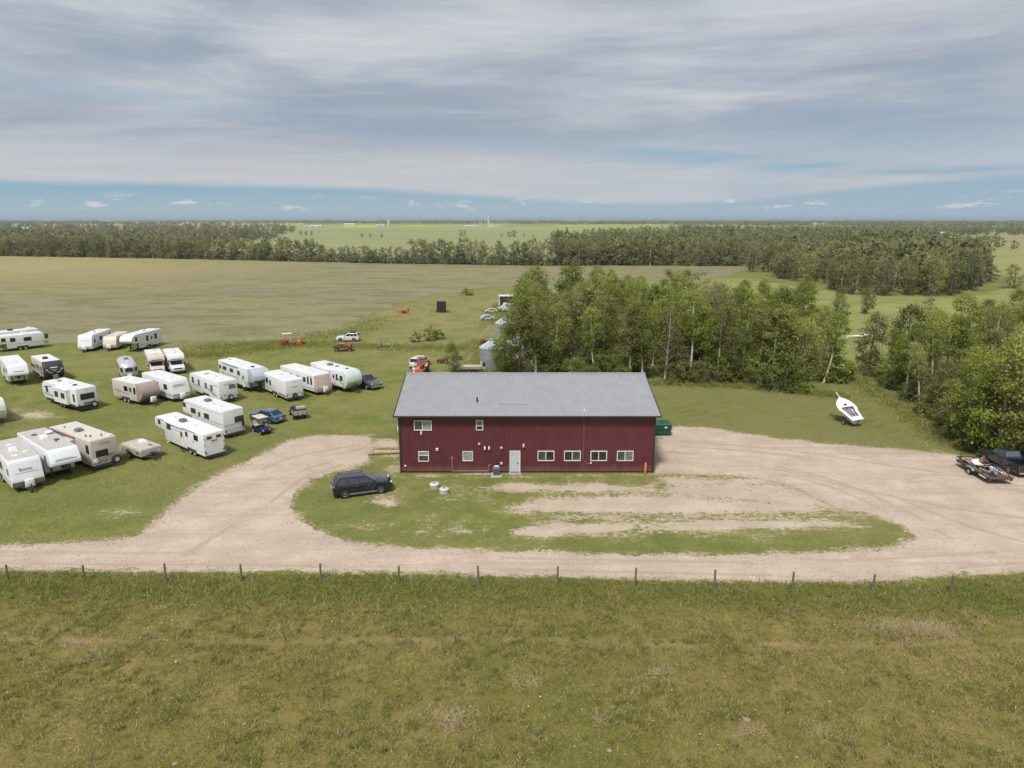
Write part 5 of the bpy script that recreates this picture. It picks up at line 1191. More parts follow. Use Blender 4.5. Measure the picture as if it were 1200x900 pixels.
car('white_van', 'white minivan standing behind the roof ridge next to the red tractor', 'car', at(490.5,432)+Vector((0,1.6,0)), 72, car_white, L=4.8, W=1.9, H=1.75, hood_h=1.02, belt=1.05, wb=1.15, wf=1.45, gl=(-2.3,-2.05,.65,1.6), wr=.34)

def pickup(label, loc, fwd, paint, glz=glass, L=5.8, W=1.98, H=1.85, open_load=None):
    t = thing('pickup_truck', label, 'truck', loc, rad(fwd), 'cars and trucks on the grass')
    f, r = L/2, -L/2; z0 = .42; belt = 1.2; bx = -.75
    MB().prism([(bx,z0),(bx,belt),(1.18,belt),(f-.7,belt-.05),(f-.12,belt-.1),(f,belt-.4),(f-.03,z0+.1),(f-.2,z0)], -W/2, W/2).build('body', paint, t, bevel=.08, seg=3, smooth=True)
    hw, tw = W/2-.08, W/2-.27; g = (bx+.02, bx+.28, .55, 1.25)
    MB().frustum((g[0],g[3],-hw,hw), belt-.02, (g[1],g[2],-tw,tw), H).build('cabin', paint, t, bevel=.07, seg=3, smooth=True)
    c = lambda x, y, z: Vector((x, y, z)); zb = belt-.02
    MB().panel([c(g[3],-hw,zb),c(g[3],hw,zb),c(g[2],tw,H),c(g[2],-tw,H)], .05, .95, .1, .92, .012).build('windshield', glz, t)
    MB().panel([c(g[0],hw,zb),c(g[0],-hw,zb),c(g[1],-tw,H),c(g[1],tw,H)], .1, .9, .2, .88, .012).build('rear_window', glz, t)
    for s in (1, -1):
        sq = [c(g[3],hw,zb),c(g[0],hw,zb),c(g[1],tw,H),c(g[2],tw,H)] if s > 0 else [c(g[0],-hw,zb),c(g[3],-hw,zb),c(g[2],-tw,H),c(g[1],-tw,H)]
        for u0, u1 in ((.08,.48),(.53,.93)): MB().panel(sq, *((u0,u1) if s > 0 else (1-u1,1-u0)), .12, .86, .012).build('side_window', glz, t)
        MB().box(((r+bx)/2, s*(W/2-.05), (z0+belt-.02)/2), (bx-r-.01,.10,belt-z0-.02)).build('bed_side', paint, t, bevel=.03)
        for x in (1.75, -1.75):
            MB().lathe([(.47,0),(.47,.03)], 20, (x, s*(W/2-.022) if s > 0 else -W/2-.008, .42), 'Y').build('wheel_arch', black, t)
            wheel(t, x, s*(W/2-.09), .40, .26, rims, s)
        MB().box((f-.06, s*(W/2-.25), belt-.27), (.14,.34,.2)).build('headlight', lens, t, bevel=.02)
        MB().box((r-.01, s*(W/2-.06), belt-.25), (.05,.1,.35)).build('tail_light', tail, t)
        MB().box((1.0, s*(W/2+.14), belt+.12), (.16,.24,.2)).build('mirror', paint, t, bevel=.03)
        MB().box((.2, s*(W/2+.012), belt-.14), (.2,.03,.035)).box((-.62, s*(W/2+.012), belt-.14), (.02,.012,.04)).build('door_handle', chrome, t)
    MB().box((r+.04, 0, (z0+belt)/2), (.07,W-.22,belt-z0-.04)).build('tailgate', paint, t, bevel=.02)
    MB().box(((r+bx)/2, 0, z0+.2), (bx-r-.1,W-.22,.08)).build('bed_floor', black, t)
    MB().box((f+.005, 0, belt-.3), (.07,W*.5,.34)).build('grille', chrome, t, bevel=.02)
    MB().box((f+.04, 0, z0+.1), (.2,W*.92,.22)).build('front_bumper', chrome, t, bevel=.04); MB().box((r-.1, 0, z0+.08), (.18,W*.9,.18)).build('rear_bumper', chrome, t, bevel=.03)
    MB().box((0, 0, z0-.03), (L-.8,W-.6,.12)).build('chassis', steel, t)
    return t
fw = 315; p = at(440, 457.5)
pickup('dark grey pickup truck at the right end of the trailer row', p+Vector((math.cos(rad(fw)), math.sin(rad(fw)), 0))*-2.6+Vector((.0,.4,0)), fw, car_grey, L=5.7)
pickup('dark navy pickup truck beside the loaded trailer, cut by the right edge of the photo', (at(1159,541)+at(1196.5,560.5))/2+Vector((.62,.70,0)), math.degrees(math.atan2(at(1159,541).y-at(1196.5,560.5).y, at(1159,541).x-at(1196.5,560.5).x)), car_navy, glz=pbr('sky_glass', (.10,.12,.13), .06, spec=.9))

# ------------------------------------------------------------------ loaded utility trailer
def utility_trailer():
    a = at(1156, 561); b = at(1124, 542.5)
    d = (b-a); fw = math.atan2(d.y, d.x); L, Wd = 4.9, 2.1
    c = at(1152, 557)+Vector((0,-.55,0)); t = thing('utility_trailer', 'low dark utility trailer loaded with junk, its mesh ramp raised beside the pickup', 'trailer', c+Vector((0,.6,0)), fw)
    MB().box((0,0,.55), (L,Wd,.09)).build('deck', woodg, t)
    mb = MB()
    for s in (1,-1):
        mb.box((0,s*Wd/2,.58), (L,.07,.16)).tube((-L/2,s*Wd/2,.95), (L/2,s*Wd/2,.95), .03, n=6)
        for k in range(7): mb.tube((-L/2+.02+k*(L-.04)/6,s*Wd/2,.55), (-L/2+.02+k*(L-.04)/6,s*Wd/2,.95), .025, n=6)
    mb.tube((L/2,-Wd/2,.95), (L/2,Wd/2,.95), .03, n=6).box((L/2,0,.58), (.07,Wd,.16)); mb.build('side_rail', steel, t)
    mb = MB()
    for k in range(9): y = -Wd/2+.06+k*(Wd-.12)/8; mb.tube((-L/2-.04,y,.55), (-L/2-.30,y,1.85), .022, n=6)
    for z in (.58,1.0,1.42,1.84): x = -L/2-.04-.26*(z-.55)/1.3; mb.tube((x,-Wd/2+.06,z), (x,Wd/2-.06,z), .025, n=6)
    mb.build('ramp_gate', pbr('rusty_steel', (.075,.04,.03), .7, .2, dirt=.5, dirtcol=(.16,.07,.04)), t)
    mb = MB()
    for s in (1,-1): mb.tube((L/2,s*.75,.5), (L/2+1.3,0,.5), .05, n=6)
    mb.tube((L/2+1.1,0,.05), (L/2+1.1,0,.85), .04, n=6); mb.build('hitch', steel, t)
    for s in (1,-1):
        wheel(t, .1, s*(Wd/2+.15), .33, .2, rimw, s)
        MB().prism([(-.42,.55),(-.3,.78),(.5,.78),(.62,.55),(.56,.55),(.46,.73),(-.26,.73),(-.36,.55)], s*(Wd/2+.04), s*(Wd/2+.28)).build('wheel_fender', galv, t)
        MB().box((-1.6,s*(Wd/2+.05),.5), (1.0,.02,.12)).build('side_plate', plastic_w, t)
        MB().box((-L/2+.05,s*(Wd/2-.1),.42), (.05,.2,.1)).build('tail_light', tail, t)
    return t, c+Vector((0,.6,0)), fw
ut, uc, ufw = utility_trailer()
def load_item(name, label, cat, mb, m, off, z, rot):
    R = Matrix.Rotation(ufw, 3, 'Z'); o = mb.build(name, m); o.location = uc+R@Vector((off[0],off[1],0))+Vector((0,0,z)); o.rotation_euler = (rot[0],rot[1],ufw+rot[2]); return tag(o, label, cat, 'junk loaded on the utility trailer')
r_ = random.Random(5)
orange_w = pbr('orange_scrap', (.55,.27,.09), .6, var=.2, dirt=.3)
load_item('scrap_sheet', 'orange yellow panel lying on top of the load in the trailer', 'scrap panel', MB().box((0,0,0), (1.5,.9,.05)), orange_w, (-.2,.1), .98, (.2,.15,.5))
load_item('scrap_sheet', 'white folded panel in the middle of the trailer load', 'scrap panel', MB().box((0,0,0), (1.2,.6,.05)).box((.55,0,.15), (.05,.6,.3)), plastic_w, (.6,.3), .95, (-.2,.1,-.3))
load_item('board', 'pale wooden board leaning across the trailer load', 'board', MB().box((0,0,0), (2.1,.14,.05)), pbr('pale_board', (.56,.44,.32), .8), (.2,-.5), .95, (.1,-.14,.25))
load_item('board', 'tan wooden board across the front end of the trailer load', 'board', MB().box((0,0,0), (1.7,.18,.06)), woodp, (1.3,.1), .84, (0,-.08,.9))
load_item('drum', 'rusty red drum lying in the front half of the trailer', 'drum', MB().lathe([(.26,-.42),(.29,-.4),(.28,0),(.29,.4),(.26,.42)], 14, axis='X'), rust, (1.5,-.3), .90, (0,0,.4))
load_item('barrel', 'blue grey barrel near the ramp end of the trailer', 'drum', MB().lathe([(.22,0),(.26,.05),(.26,.6),(.22,.65)], 14), pbr('blue_grey_plastic', (.33,.40,.48), .5), (-1.5,.2), .60, (.1,.1,0))
load_item('scrap_pipe', 'white pipe sticking out over the trailer ramp', 'pipe', MB().tube((-.8,0,0),(.8,0,0), .06, n=8), plastic_w, (-1.7,-.2), 1.05, (0,-.25,.5))
load_item('tyre', 'old black tyre at the front of the trailer', 'tyre', MB().lathe([(.2,-.1),(.31,-.1),(.34,0),(.31,.1),(.2,.1)], 16), rubber, (2.05,.35), .72, (.1,.2,0))
load_item('crate', 'dark metal crate in the middle of the trailer load', 'crate', MB().box((0,0,0), (.8,.6,.34)).box((0,0,.18), (.84,.64,.03)), steel, (.35,-.55), .78, (0,0,.2))
load_item('crate', 'reddish brown crate toward the ramp of the trailer', 'crate', MB().box((0,0,0), (.7,.55,.3)).box((0,0,.16), (.74,.59,.03)), rust, (-1.0,-.5), .76, (0,0,-.3))

jr = random.Random(9); jm = [rust, steel, orangep, pbr('tan_tarp', (.42,.32,.24), .8, var=.2), plastic_w, galv, redp, black, woodp, pbr('blue_grey_plastic', (.33,.40,.48), .5)]
jl = ['rust brown', 'dark steel', 'orange', 'tan', 'white', 'grey galvanised', 'faded red', 'black', 'pale wooden', 'blue grey']
for k in range(20):
    x, y = -2.0+4.1*((k*.37) % 1), -.8+1.6*((k*.61) % 1); q = k % 10
    mb = MB().box((0,0,0), (jr.uniform(.35,.8),jr.uniform(.12,.5),jr.uniform(.08,.34))).box((.1,0,.12), (jr.uniform(.1,.3),jr.uniform(.1,.3),.2)) if k % 3 else MB().tube((-jr.uniform(.5,1.0),0,0), (jr.uniform(.5,1.0),0,0), jr.uniform(.03,.07), n=7)
    load_item('scrap_piece' if k % 3 else 'scrap_pipe', jl[q]+(' piece of scrap' if k % 3 else ' pipe')+' in the trailer load, '+('near the ramp' if x < -.6 else 'near the hitch' if x > .9 else 'mid deck')+(' on the near side' if y > 0 else ' on the far side'), 'scrap', mb, jm[q], (x, y), .78+jr.uniform(0,.3), (jr.uniform(-.4,.4),jr.uniform(-.3,.3),jr.uniform(0,3)))
# ------------------------------------------------------------------ golf cart and side-by-side
def golf_cart():
    c = at(304.5, 508.8); t = thing('golf_cart', 'dark blue golf cart with cream canopy on the grass', 'golf cart', c+Vector((0,.6,0)), rad(316))
    navy = pbr('navy_plastic', (.012,.018,.05), .3, coat=.5)
    MB().prism([(-1.15,.25),(-1.2,.6),(-1.05,.78),(-.3,.78),(-.28,.34),(.45,.34),(.6,.82),(.75,.86),(1.2,.62),(1.25,.35),(1.1,.25)], -.58, .58).build('body', navy, t, bevel=.05, seg=2, smooth=True)
    MB().box((-.5,0,.84), (.5,1.0,.14)).box((-.78,0,1.12), (.12,1.0,.5), ry=-.2).build('seat', pbr('cream_vinyl', (.5,.45,.38), .6), t, bevel=.03)
    MB().box((-.15,0,1.86), (1.75,1.15,.07)).build('canopy', pbr('cream_canopy', (.60,.54,.46), .5, dirt=.2), t, bevel=.03)
    mb = MB()
    for s in (1,-1): mb.tube((.62,s*.52,.8), (.5,s*.52,1.85), .02, n=6).tube((-.95,s*.52,.7), (-.92,s*.52,1.85), .02, n=6)
    mb.build('canopy_post', steel, t)
    MB().tube((.55,.25,.8), (.25,.25,1.05), .02, n=6).lathe([(.17,-.012),(.17,.012)], 14, (.22,.25,1.07)).build('steering_wheel', black, t)
    MB().box((.58,0,1.32), (.02,1.0,.9), ry=-.11).build('windscreen', pbr('smoky_screen', (.10,.10,.10), .1), t) if False else None
    for s in (1,-1):
        for x in (.8,-.78): wheel(t, x, s*.5, .23, .2, rimw, s)
        MB().box((1.2,s*.4,.55), (.08,.16,.1)).build('headlight', lens, t)
    MB().box((-1.22,0,.42), (.06,.6,.2)).build('rear_panel', plastic_w, t); MB().box((-1.05,.1,1.0), (.35,.6,.4)).build('golf_basket', black, t)
golf_cart()
def buggy():
    c = at(347, 490.5); t = thing('utility_buggy', 'dark red utility buggy with white load box next to the blue car', 'buggy', c+Vector((-.1,.9,0)), rad(118))
    dred = pbr('dark_red_plastic', (.10,.02,.018), .45, dirt=.2)
    MB().prism([(-.3,.35),(-.3,.75),(.25,.6),(.75,.7),(1.35,.95),(1.5,.75),(1.5,.4)], -.62, .62).build('body', dred, t, bevel=.06, smooth=True)
    MB().box((-.05,0,.82), (.45,1.1,.16)).box((-.3,0,1.05), (.12,1.1,.45)).build('seat', black, t, bevel=.03)
    b = MB().frustum((-1.75,-.35,-.72,.72), .62, (-1.85,-.3,-.78,.78), 1.15).build('load_box', pbr('off_white_box', (.58,.55,.50), .5, dirt=.3), t)
    mb = MB()
    for k in (-.75,-.26,.26,.75): mb.box((-1.82,k,.9), (.05,.05,.55))
    mb.build('tailgate_rib', steel, b); MB().box((-1.05,0,1.17), (1.5,1.62,.06)).build('box_rim', black, b)
    MB().lathe([(.3,-.5),(.32,.5)], 10, (-1.0,-.2,1.28), 'Y').build('tarp_roll', pbr('tan_tarp', (.42,.32,.24), .8, var=.2), b, smooth=True)
    MB().box((.95,0,1.02), (.5,.9,.1)).build('rack', steel, t)
    mb = MB()
    for s in (1,-1): mb.path([(.55,s*.55,.7),(.3,s*.52,1.35),(-.3,s*.5,1.3)], .025, 6)
    mb.tube((.3,-.52,1.35), (.3,.52,1.35), .025, n=6).tube((-.3,-.5,1.3), (-.3,.5,1.3), .025, n=6); mb.build('roll_bar', steel, t)
    for s in (1,-1):
        for x in (1.1,-1.1): wheel(t, x, s*.62, .31, .26, rims, s)
buggy()

# ------------------------------------------------------------------ dumpster
def dumpster():
    p = at(775, 511.5); t = thing('dumpster', 'dark green steel dumpster at the right rear corner of the building', 'dumpster', (p.x+.1, p.y+.9, 0))
    gr = pbr('green_dumpster_paint', (.010,.085,.048), .5, var=.15, dirt=.3, dirtcol=(.05,.05,.03))
    MB().frustum((-.95,.95,-.72,.72), .15, (-1.0,1.0,-.95,.85), 1.30).build('bin', gr, t, bevel=.02)
    mb = MB()
    for z in (.45,.85): mb.box((0,-.86+.12*(z < .6),z), (2.0,.1,.09)).box((.99,0,z), (.08,1.5,.09)).box((-.99,0,z), (.08,1.5,.09))
    mb.build('rib', gr, t)
    for s in (-.5,.5): MB().frustum((s-.49,s+.49,-.98,.88), 1.305, (s-.45,s+.45,-.9,.8), 1.42).build('lid', pbr('green_lid', (.014,.10,.06), .4), t, bevel=.02)
    for s in (1,-1): MB().box((s*1.06,-.1,.95), (.1,.9,.16)).build('fork_pocket', gr, t)
    MB().box((.35,-.955,1.05), (.28,.012,.16)).build('sticker', plastic_w, t)
    for s in (1,-1):
        for y in (.5,-.5): MB().box((s*.8,y,.07), (.14,.2,.16)).build('skid', steel, t)
dumpster()

# ------------------------------------------------------------------ small sailing boat on the right lawn
def hull(t, L, Wd, m_out, m_in, depth=.62, name='hull'):
    n = 13; rings = []
    def half(x): k = (x+L/2)/L; return Wd/2*(min(1, (.62+.55*k)) if k < .45 else 1.0*max(0, 1-((k-.45)/.55)**3.2))
    mb = MB(); vs = []; xs = [-L/2+L*i/(n-1) for i in range(n)]
    for i, x in enumerate(xs):
        w = max(.02, half(x)); k = i/(n-1); sheer = .12*(2*k-.8)**2
        vs += [(x,-w,depth+sheer),(x,-w*.86,depth*.45),(x,-w*.3,.06+.22*k**3),(x,0,0+.3*k**4),(x,w*.3,.06+.22*k**3),(x,w*.86,depth*.45),(x,w,depth+sheer)]
    fs = [(7*i+j, 7*i+j+1, 7*(i+1)+j+1, 7*(i+1)+j) for i in range(n-1) for j in range(6)]+[tuple(range(6,-1,-1))]
    o = mb.add(vs, fs).build(name, m_out, t, smooth=True)
    return half, xs
def sail_boat():
    t = thing('sailing_dinghy', 'small white open sailing boat leaning on a trailer on the right lawn', 'boat', at(1000,500.5)+Vector((0,1.9,1.15)), rad(112))
    t.rotation_euler = (rad(-6), rad(-27), rad(104))
    gel = pbr('white_gelcoat', (.78,.78,.78), .3, dirt=.1)
    L, Wd, dp = 3.9, 2.35, .62; half, xs = hull(t, L, Wd, gel, gel, dp)
    # side decks with an open cockpit
    mb = MB(); n = len(xs); vs = []; fs = []
    for i, x in enumerate(xs):
        k = i/(n-1); w = max(.02, half(x)); z = dp+.12*(2*k-.8)**2+.015; inn = w*.62 if .12 < k < .64 else 0
        vs += [(x,-w,z),(x,-inn,z+.03),(x,inn,z+.03),(x,w,z)]
    for i in range(n-1):
        a, b = 4*i, 4*(i+1); fs += [(a,a+1,b+1,b),(a+2,a+3,b+3,b+2)]
        k0, k1 = i/(n-1), (i+1)/(n-1)
        if not (.12 < k0 < .64) or not (.12 < k1 < .64): fs.append((a+1,a+2,b+2,b+1))
    mb.add(vs, fs).build('deck', gel, t)
    MB().box((-.35,0,.30), (2.1,.95,.05)).build('cockpit_floor', pbr('cockpit_grey', (.40,.38,.36), .6, dirt=.4), t)
    for y in (.3,-.3): MB().box((-.4,y,.5), (1.6,.22,.08)).build('thwart', pbr('faded_purple_cushion', (.28,.24,.29), .8, var=.3), t)
    MB().box((-.3,0,.46), (.9,.14,.22)).build('centreboard_case', pbr('tan_wood', (.42,.33,.25), .7), t); MB().box((.7,0,.62), (.3,.3,.2)).build('mast_step', black, t)
    MB().tube((1.2,0,.70), (2.7,.05,.95), .06, .045, 8).build('mast', plastic_w, t)
    MB().box((-L/2-.05,0,.45), (.05,.3,.7)).build('rudder', woodp, t)
    tr = thing('boat_trailer', 'dark low boat trailer under the white sailing boat', 'trailer', at(999,500.5)+Vector((0,1.7,0)), rad(110))
    mb = MB()
    for s in (1,-1): mb.tube((-1.6,s*.5,.38), (1.2,s*.5,.38), .04, n=6).tube((1.2,s*.5,.38), (2.6,0,.36), .04, n=6)
    for x in (-1.4,-.4,.8): mb.tube((x,-.5,.38), (x,.5,.38), .035, n=6)
    mb.tube((-.5,-.8,.3), (-.5,.8,.3), .04, n=6); mb.build('frame', steel, tr)
    for s in (1,-1): wheel(tr, -.5, s*.86, .27, .16, rims, s)
sail_boat()

# ------------------------------------------------------------------ things behind the building
def grain_bin(px, base_y, r, h, label):
    p = at(px, base_y); t = thing('grain_bin', label, 'grain bin', (p.x, p.y+r, 0), 0, 'round steel grain bins')
    prof = []; k = 18
    for i in range(k):
        z = h*i/k; prof += [(r,z),(r+.03,z+h/k*.5)]
    prof.append((r,h)); MB().lathe(prof, 40).build('wall', galv, t, smooth=True)
    rp = [(r+.08,h-.04),(r*.55,h+.52*r*.55),(.35,h+.55*r*.92)]
    MB().lathe(rp, 28).build('roof', pbr('galvanised_roof', (.55,.60,.66), .38, .5, var=.06), t)
    MB().lathe([(.36,h+.5*r-.05),(.38,h+.52*r+.18),(.08,h+.52*r+.34)], 14).build('cap', galv, t)
    mb = MB()
    for i in range(14):
        a = 2*PI*i/14; mb.tube((r*math.cos(a),r*math.sin(a),h+.05), (.4*math.cos(a),.4*math.sin(a),h+.55*r*.9), .03, n=4)
    mb.build('roof_rib', galv, t)
    MB().box((-.5,-r-.03,1.0), (.7,.12,1.5)).build('hatch', galv, t)
    MB().lathe([(r+.12,-.05),(r+.12,.12)], 30).build('base_ring', concrete, t)
grain_bin(576, 433, 2.0, 3.3, 'round steel grain bin, the nearer one, half behind a leafy tree')
grain_bin(591.5, 398, 2.0, 3.1, 'round steel grain bin, the farther one of the pair at the grove')
grain_bin(606, 419, 1.8, 2.6, 'steel grain bin almost hidden inside the trees')

def tractor(loc, fwd, label):
    t = thing('tractor', label, 'tractor', loc, rad(fwd))
    red = pbr('orange_red_tractor_paint', (.50,.10,.04), .45, var=.12, dirt=.3, dirtcol=(.2,.08,.05))
    MB().prism([(.1,.75),(.1,1.35),(1.7,1.28),(1.85,1.15),(1.85,.7)], -.33, .33).build('hood', red, t, bevel=.05)
    MB().box((-.45,0,.85), (1.1,.5,.5)).build('transmission', steel, t)
    mb = MB()
    for s in (1,-1):
        for x in (-1.0,.05): mb.tube((x,s*.6,1.1), (x+.02,s*.58,2.3), .04, n=6)
    mb.build('cab_post', red, t); MB().box((-.48,0,2.34), (1.35,1.4,.1)).build('cab_roof', red, t, bevel=.03)
    MB().box((.08,0,1.75), (.03,1.1,.85)).build('cab_glass', glasslt, t); MB().box((-.55,0,1.2), (.5,.5,.12)).box((-.8,0,1.45), (.1,.5,.5)).build('seat', black, t)
    for s in (1,-1):
        wheel(t, -.6, s*.85, .72, .4, redp, s); wheel(t, 1.45, s*.7, .4, .24, redp, s)
        MB().prism([(-1.35,1.1),(-1.15,1.5),(-.2,1.5),(.1,1.1),(0,1.1),(-.25,1.42),(-1.1,1.42),(-1.25,1.1)], s*.62, s*1.05).build('wheel_fender', red, t)
        MB().box((1.86,s*.22,1.05), (.04,.16,.14)).build('headlight', lens, t)
    MB().box((2.1,0,.7), (.5,1.9,.6)).build('loader_bucket', red, t, bevel=.03)
    MB().tube((1.1,.2,1.3), (1.1,.2,1.95), .035, n=8).build('exhaust', steel, t)
tractor(at(493,438)+Vector((0,.6,0)), 262, 'orange red tractor in front of the white minivan behind the roof')

def mower(px, fwd, label, hood):
    t = thing('garden_tractor', label, 'garden tractor', at(*px), rad(fwd))
    MB().prism([(.0,.35),(.0,.75),(.75,.7),(.85,.4)], -.3, .3).build('hood', hood, t, bevel=.04); MB().box((-.4,0,.45), (.9,.7,.25)).build('body', rust, t, bevel=.03)
    MB().box((-.5,0,.68), (.4,.45,.1)).box((-.7,0,.9), (.08,.45,.35)).build('seat', black, t); MB().box((.1,0,.22), (.9,1.2,.14)).build('mower_deck', rust, t, bevel=.03)
    MB().tube((.0,0,.75), (-.15,0,1.0), .02, n=6).lathe([(.17,-.012),(.17,.012)], 12, (-.17,0,1.0)).build('steering_wheel', black, t)
    for s in (1,-1): wheel(t, -.5, s*.42, .28, .2, rimw, s); wheel(t, .6, s*.38, .2, .14, rimw, s)
mower((518,425), 200, 'rusty red garden tractor left of the small tree behind the roof', redp)
mower((536,421.5), 20, 'brown garden tractor right of the small tree behind the roof', pbr('brown_paint', (.22,.11,.07), .5, dirt=.3))
def motor_boat():
    p = at(547, 437.5); t = thing('motor_boat', 'narrow motor boat with black outboard behind the roof ridge', 'boat', (p.x,p.y+.8,.35), rad(178))
    hull(t, 5.0, 1.7, pbr('tan_hull', (.52,.47,.40), .4, dirt=.2), None, .7)
    MB().box((-.2,0,.62), (4.2,1.15,.05)).build('cover', pbr('pale_tarp', (.50,.48,.44), .8, var=.15), t)
    m = MB().box((-2.65,0,.95), (.5,.36,.55)).build('outboard_motor', black, t, bevel=.08); MB().box((-2.6,0,.35), (.16,.12,.9)).build('motor_leg', plastic_w, m); MB().box((-2.35,0,1.05), (.14,.3,.7), ry=.6).build('cowling', plastic_w, m)
    MB().box((1.2,0,.95), (.05,1.1,.5), ry=-.4).build('windscreen', glasslt, t)
    for s in (1,-1): wheel(t, -.4, s*.8, .26, .16, rims, s).location.z = -.08
    MB().tube((-1.5,0,-.05), (3.6,0,-.05), .05, n=6).build('trailer_beam', steel, t)
motor_boat()

def old_truck_box():
    t = thing('bus_van', 'old pale green and white van parked against the far edge of the grove', 'van', at(595,366.5)+Vector((0,1.2,0)), rad(180))
    MB().prism([(-2.6,.5),(-2.65,1.6),(-2.3,2.35),(1.1,2.35),(1.6,1.5),(2.5,1.35),(2.6,.5)], -.95, .95).build('body', pbr('pale_green_paint', (.55,.64,.60), .4, dirt=.2), t, bevel=.1, seg=3, smooth=True)
    for s in (1,-1):
        for x in (-1.9,-.9,.1): MB().box((x,s*.96,1.85), (.85,.03,.5)).build('side_window', glasslt, t)
        for x in (-1.6,1.7): wheel(t, x, s*.85, .36, .22, rims, s)
    MB().panel([(1.6,-.9,1.5),(1.6,.9,1.5),(1.1,.85,2.35),(1.1,-.85,2.35)], .05,.95,.1,.9,.03).build('windshield', glasslt, t)
    MB().box((2.6,0,.6), (.12,1.8,.2)).build('bumper', chrome, t)
    f = thing('stock_shelter', 'open shelter with a white flat roof behind the pale green van', 'shelter', at(597,360)+Vector((0,2.5,0)))
    MB().box((0,0,2.9), (6.0,2.6,.22)).build('roof', plastic_w, f)
    for x in (-2.8,2.8):
        for y in (-1.1,1.1): MB().box((x,y,1.42), (.16,.16,2.84)).build('post', plastic_w, f)
    MB().box((0,1.15,1.4), (5.4,.06,2.4)).build('back_wall', pbr('grey_brown_boards', (.19,.16,.14), .9, var=.2), f)
old_truck_box()
def covered(px, label, m, L, Wd, h, fwd, cat='car', name='tarped_car'):
    t = thing(name, label, cat, at(*px)+Vector((0,.8,0)), rad(fwd))
    mb = MB().prism([(-L/2,.15),(-L/2+.1,h*.6),(-L*.22,h),(L*.12,h*.98),(L*.28,h*.62),(L/2-.1,h*.52),(L/2,.15)], -Wd/2, Wd/2)
    mb.build('body', m, t, bevel=.12, seg=3, smooth=True)
    for s in (1,-1):
        MB().prism([(-L*.30,h*.62),(-L*.2,h*.92),(L*.1,h*.92),(L*.22,h*.64)], s*(Wd/2-.005), s*(Wd/2+.012)).build('side_window', glasslt, t)
        for x in (-L*.3,L*.3): wheel(t, x, s*(Wd/2-.05), .3, .18, rims, s)
covered((571,375.5), 'small faded blue car in the long grass left of the bins', pbr('faded_blue_paint', (.36,.45,.52), .5, dirt=.3), 3.6, 1.6, 1.25, 10)
covered((575.5,367), 'dull grey car wreck beside the pale green van', pbr('dull_grey_paint', (.42,.42,.38), .6, dirt=.4), 3.4, 1.6, 1.2, 185)
def wagon():
    t = thing('box_wagon', 'dark rusty brown box wagon standing alone in the field', 'wagon', at(517,366.5)+Vector((0,1,0)), rad(5))
    br = pbr('dark_oxide_red', (.050,.018,.016), .7, var=.2, dirt=.3)
    MB().box((0,0,1.7), (2.4,2.2,2.3)).build('box', br, t, bevel=.03); mb = MB()
    for k in range(6): mb.box((-1.1+k*.44,-1.11,1.7), (.08,.06,2.3))
    mb.build('rib', br, t); MB().box((0,0,2.9), (2.6,2.4,.1)).build('roof', pbr('rusty_roof', (.16,.12,.11), .7), t)
    MB().box((-.2,0,.45), (2.8,1.4,.16)).tube((-1.3,0,.45), (-3.0,-.6,.25), .06, n=6).build('chassis', rust, t)
    for s in (1,-1):
        for x in (.7,-.7): wheel(t, x, s*.85, .38, .2, redp, s)
wagon()
def implement(px, fwd, label, m, s=1.0, tank=False):
    t = thing('farm_implement', label, 'farm implement', at(*px)+Vector((0,.6,0)), rad(fwd), 'old farm implements'); t.scale = (s,s,s)
    mb = MB().box((0,0,.65), (2.6,.14,.14)).box((-1.0,0,.75), (.9,1.0,.6)).box((.9,0,.6), (.5,1.3,.25))
    for k in range(6): mb.tube((-.6+k*.35,-.5,.7), (-.5+k*.35,-.6,.12), .035, n=5).tube((-.6+k*.35,.5,.7), (-.5+k*.35,.45,.12), .035, n=5)
    mb.tube((1.2,0,.6), (2.3,0,.3), .06, n=6); mb.build('frame', m, t)
    MB().frustum((-1.4,-.5,-.5,.5), 1.06, (-1.2,-.6,-.35,.35), 1.4).build('hopper', m, t, bevel=.03)
    for q in (1,-1): wheel(t, -.3, q*.8, .42, .16, redp, q)
    if tank: MB().box((-.2,.1,2.35), (1.7,.9,.12)).tube((-.8,0,1.0), (-.8,0,2.3), .04, n=6).tube((.4,0,.7), (.4,0,2.3), .04, n=6).build('sun_roof', plastic_w, t, bevel=.02)
    return t
implement((337,406), 15, 'red farm implement under a small white roof in the tall grass', redp, 1.0, True)
implement((352.5,404.5), 80, 'orange red hopper standing right of the white roofed implement', orangep, .8)
implement((472,367.5), 170, 'orange red plough out in the field left of the box wagon', orangep, 1.0)
implement((568,404.5), 60, 'rusty tall implement left of the grain bins', rust, .8)
def scrap_wagon():
    t = thing('flat_wagon', 'low rusty flat wagon heaped with scrap below the white car', 'wagon', at(401,412.5)+Vector((0,1,0)), rad(8))
    MB().box((0,0,.7), (3.4,1.8,.14)).box((0,-.88,.9), (3.4,.06,.35)).build('deck', rust, t)
    r = random.Random(2); cols = [rust, redp, steel, galv, pbr('tan_tarp', (.42,.32,.24), .8, var=.2)]
    for k in range(16):
        m = cols[k % 5]; MB().box((0,0,0), (r.uniform(.4,1.0),r.uniform(.3,.7),r.uniform(.15,.5))).build('scrap', m, t, bevel=.02).location = (r.uniform(-1.4,1.4),r.uniform(-.6,.6),.9+r.uniform(0,.3)); 
    for s in (1,-1):
        for x in (1.1,-1.1): wheel(t, x, s*.75, .33, .2, rims, s)
scrap_wagon()
t = thing('hay_rake', 'grey iron frame lying in the grass right of the white car', 'farm implement', at(449.5,408.5), .1)
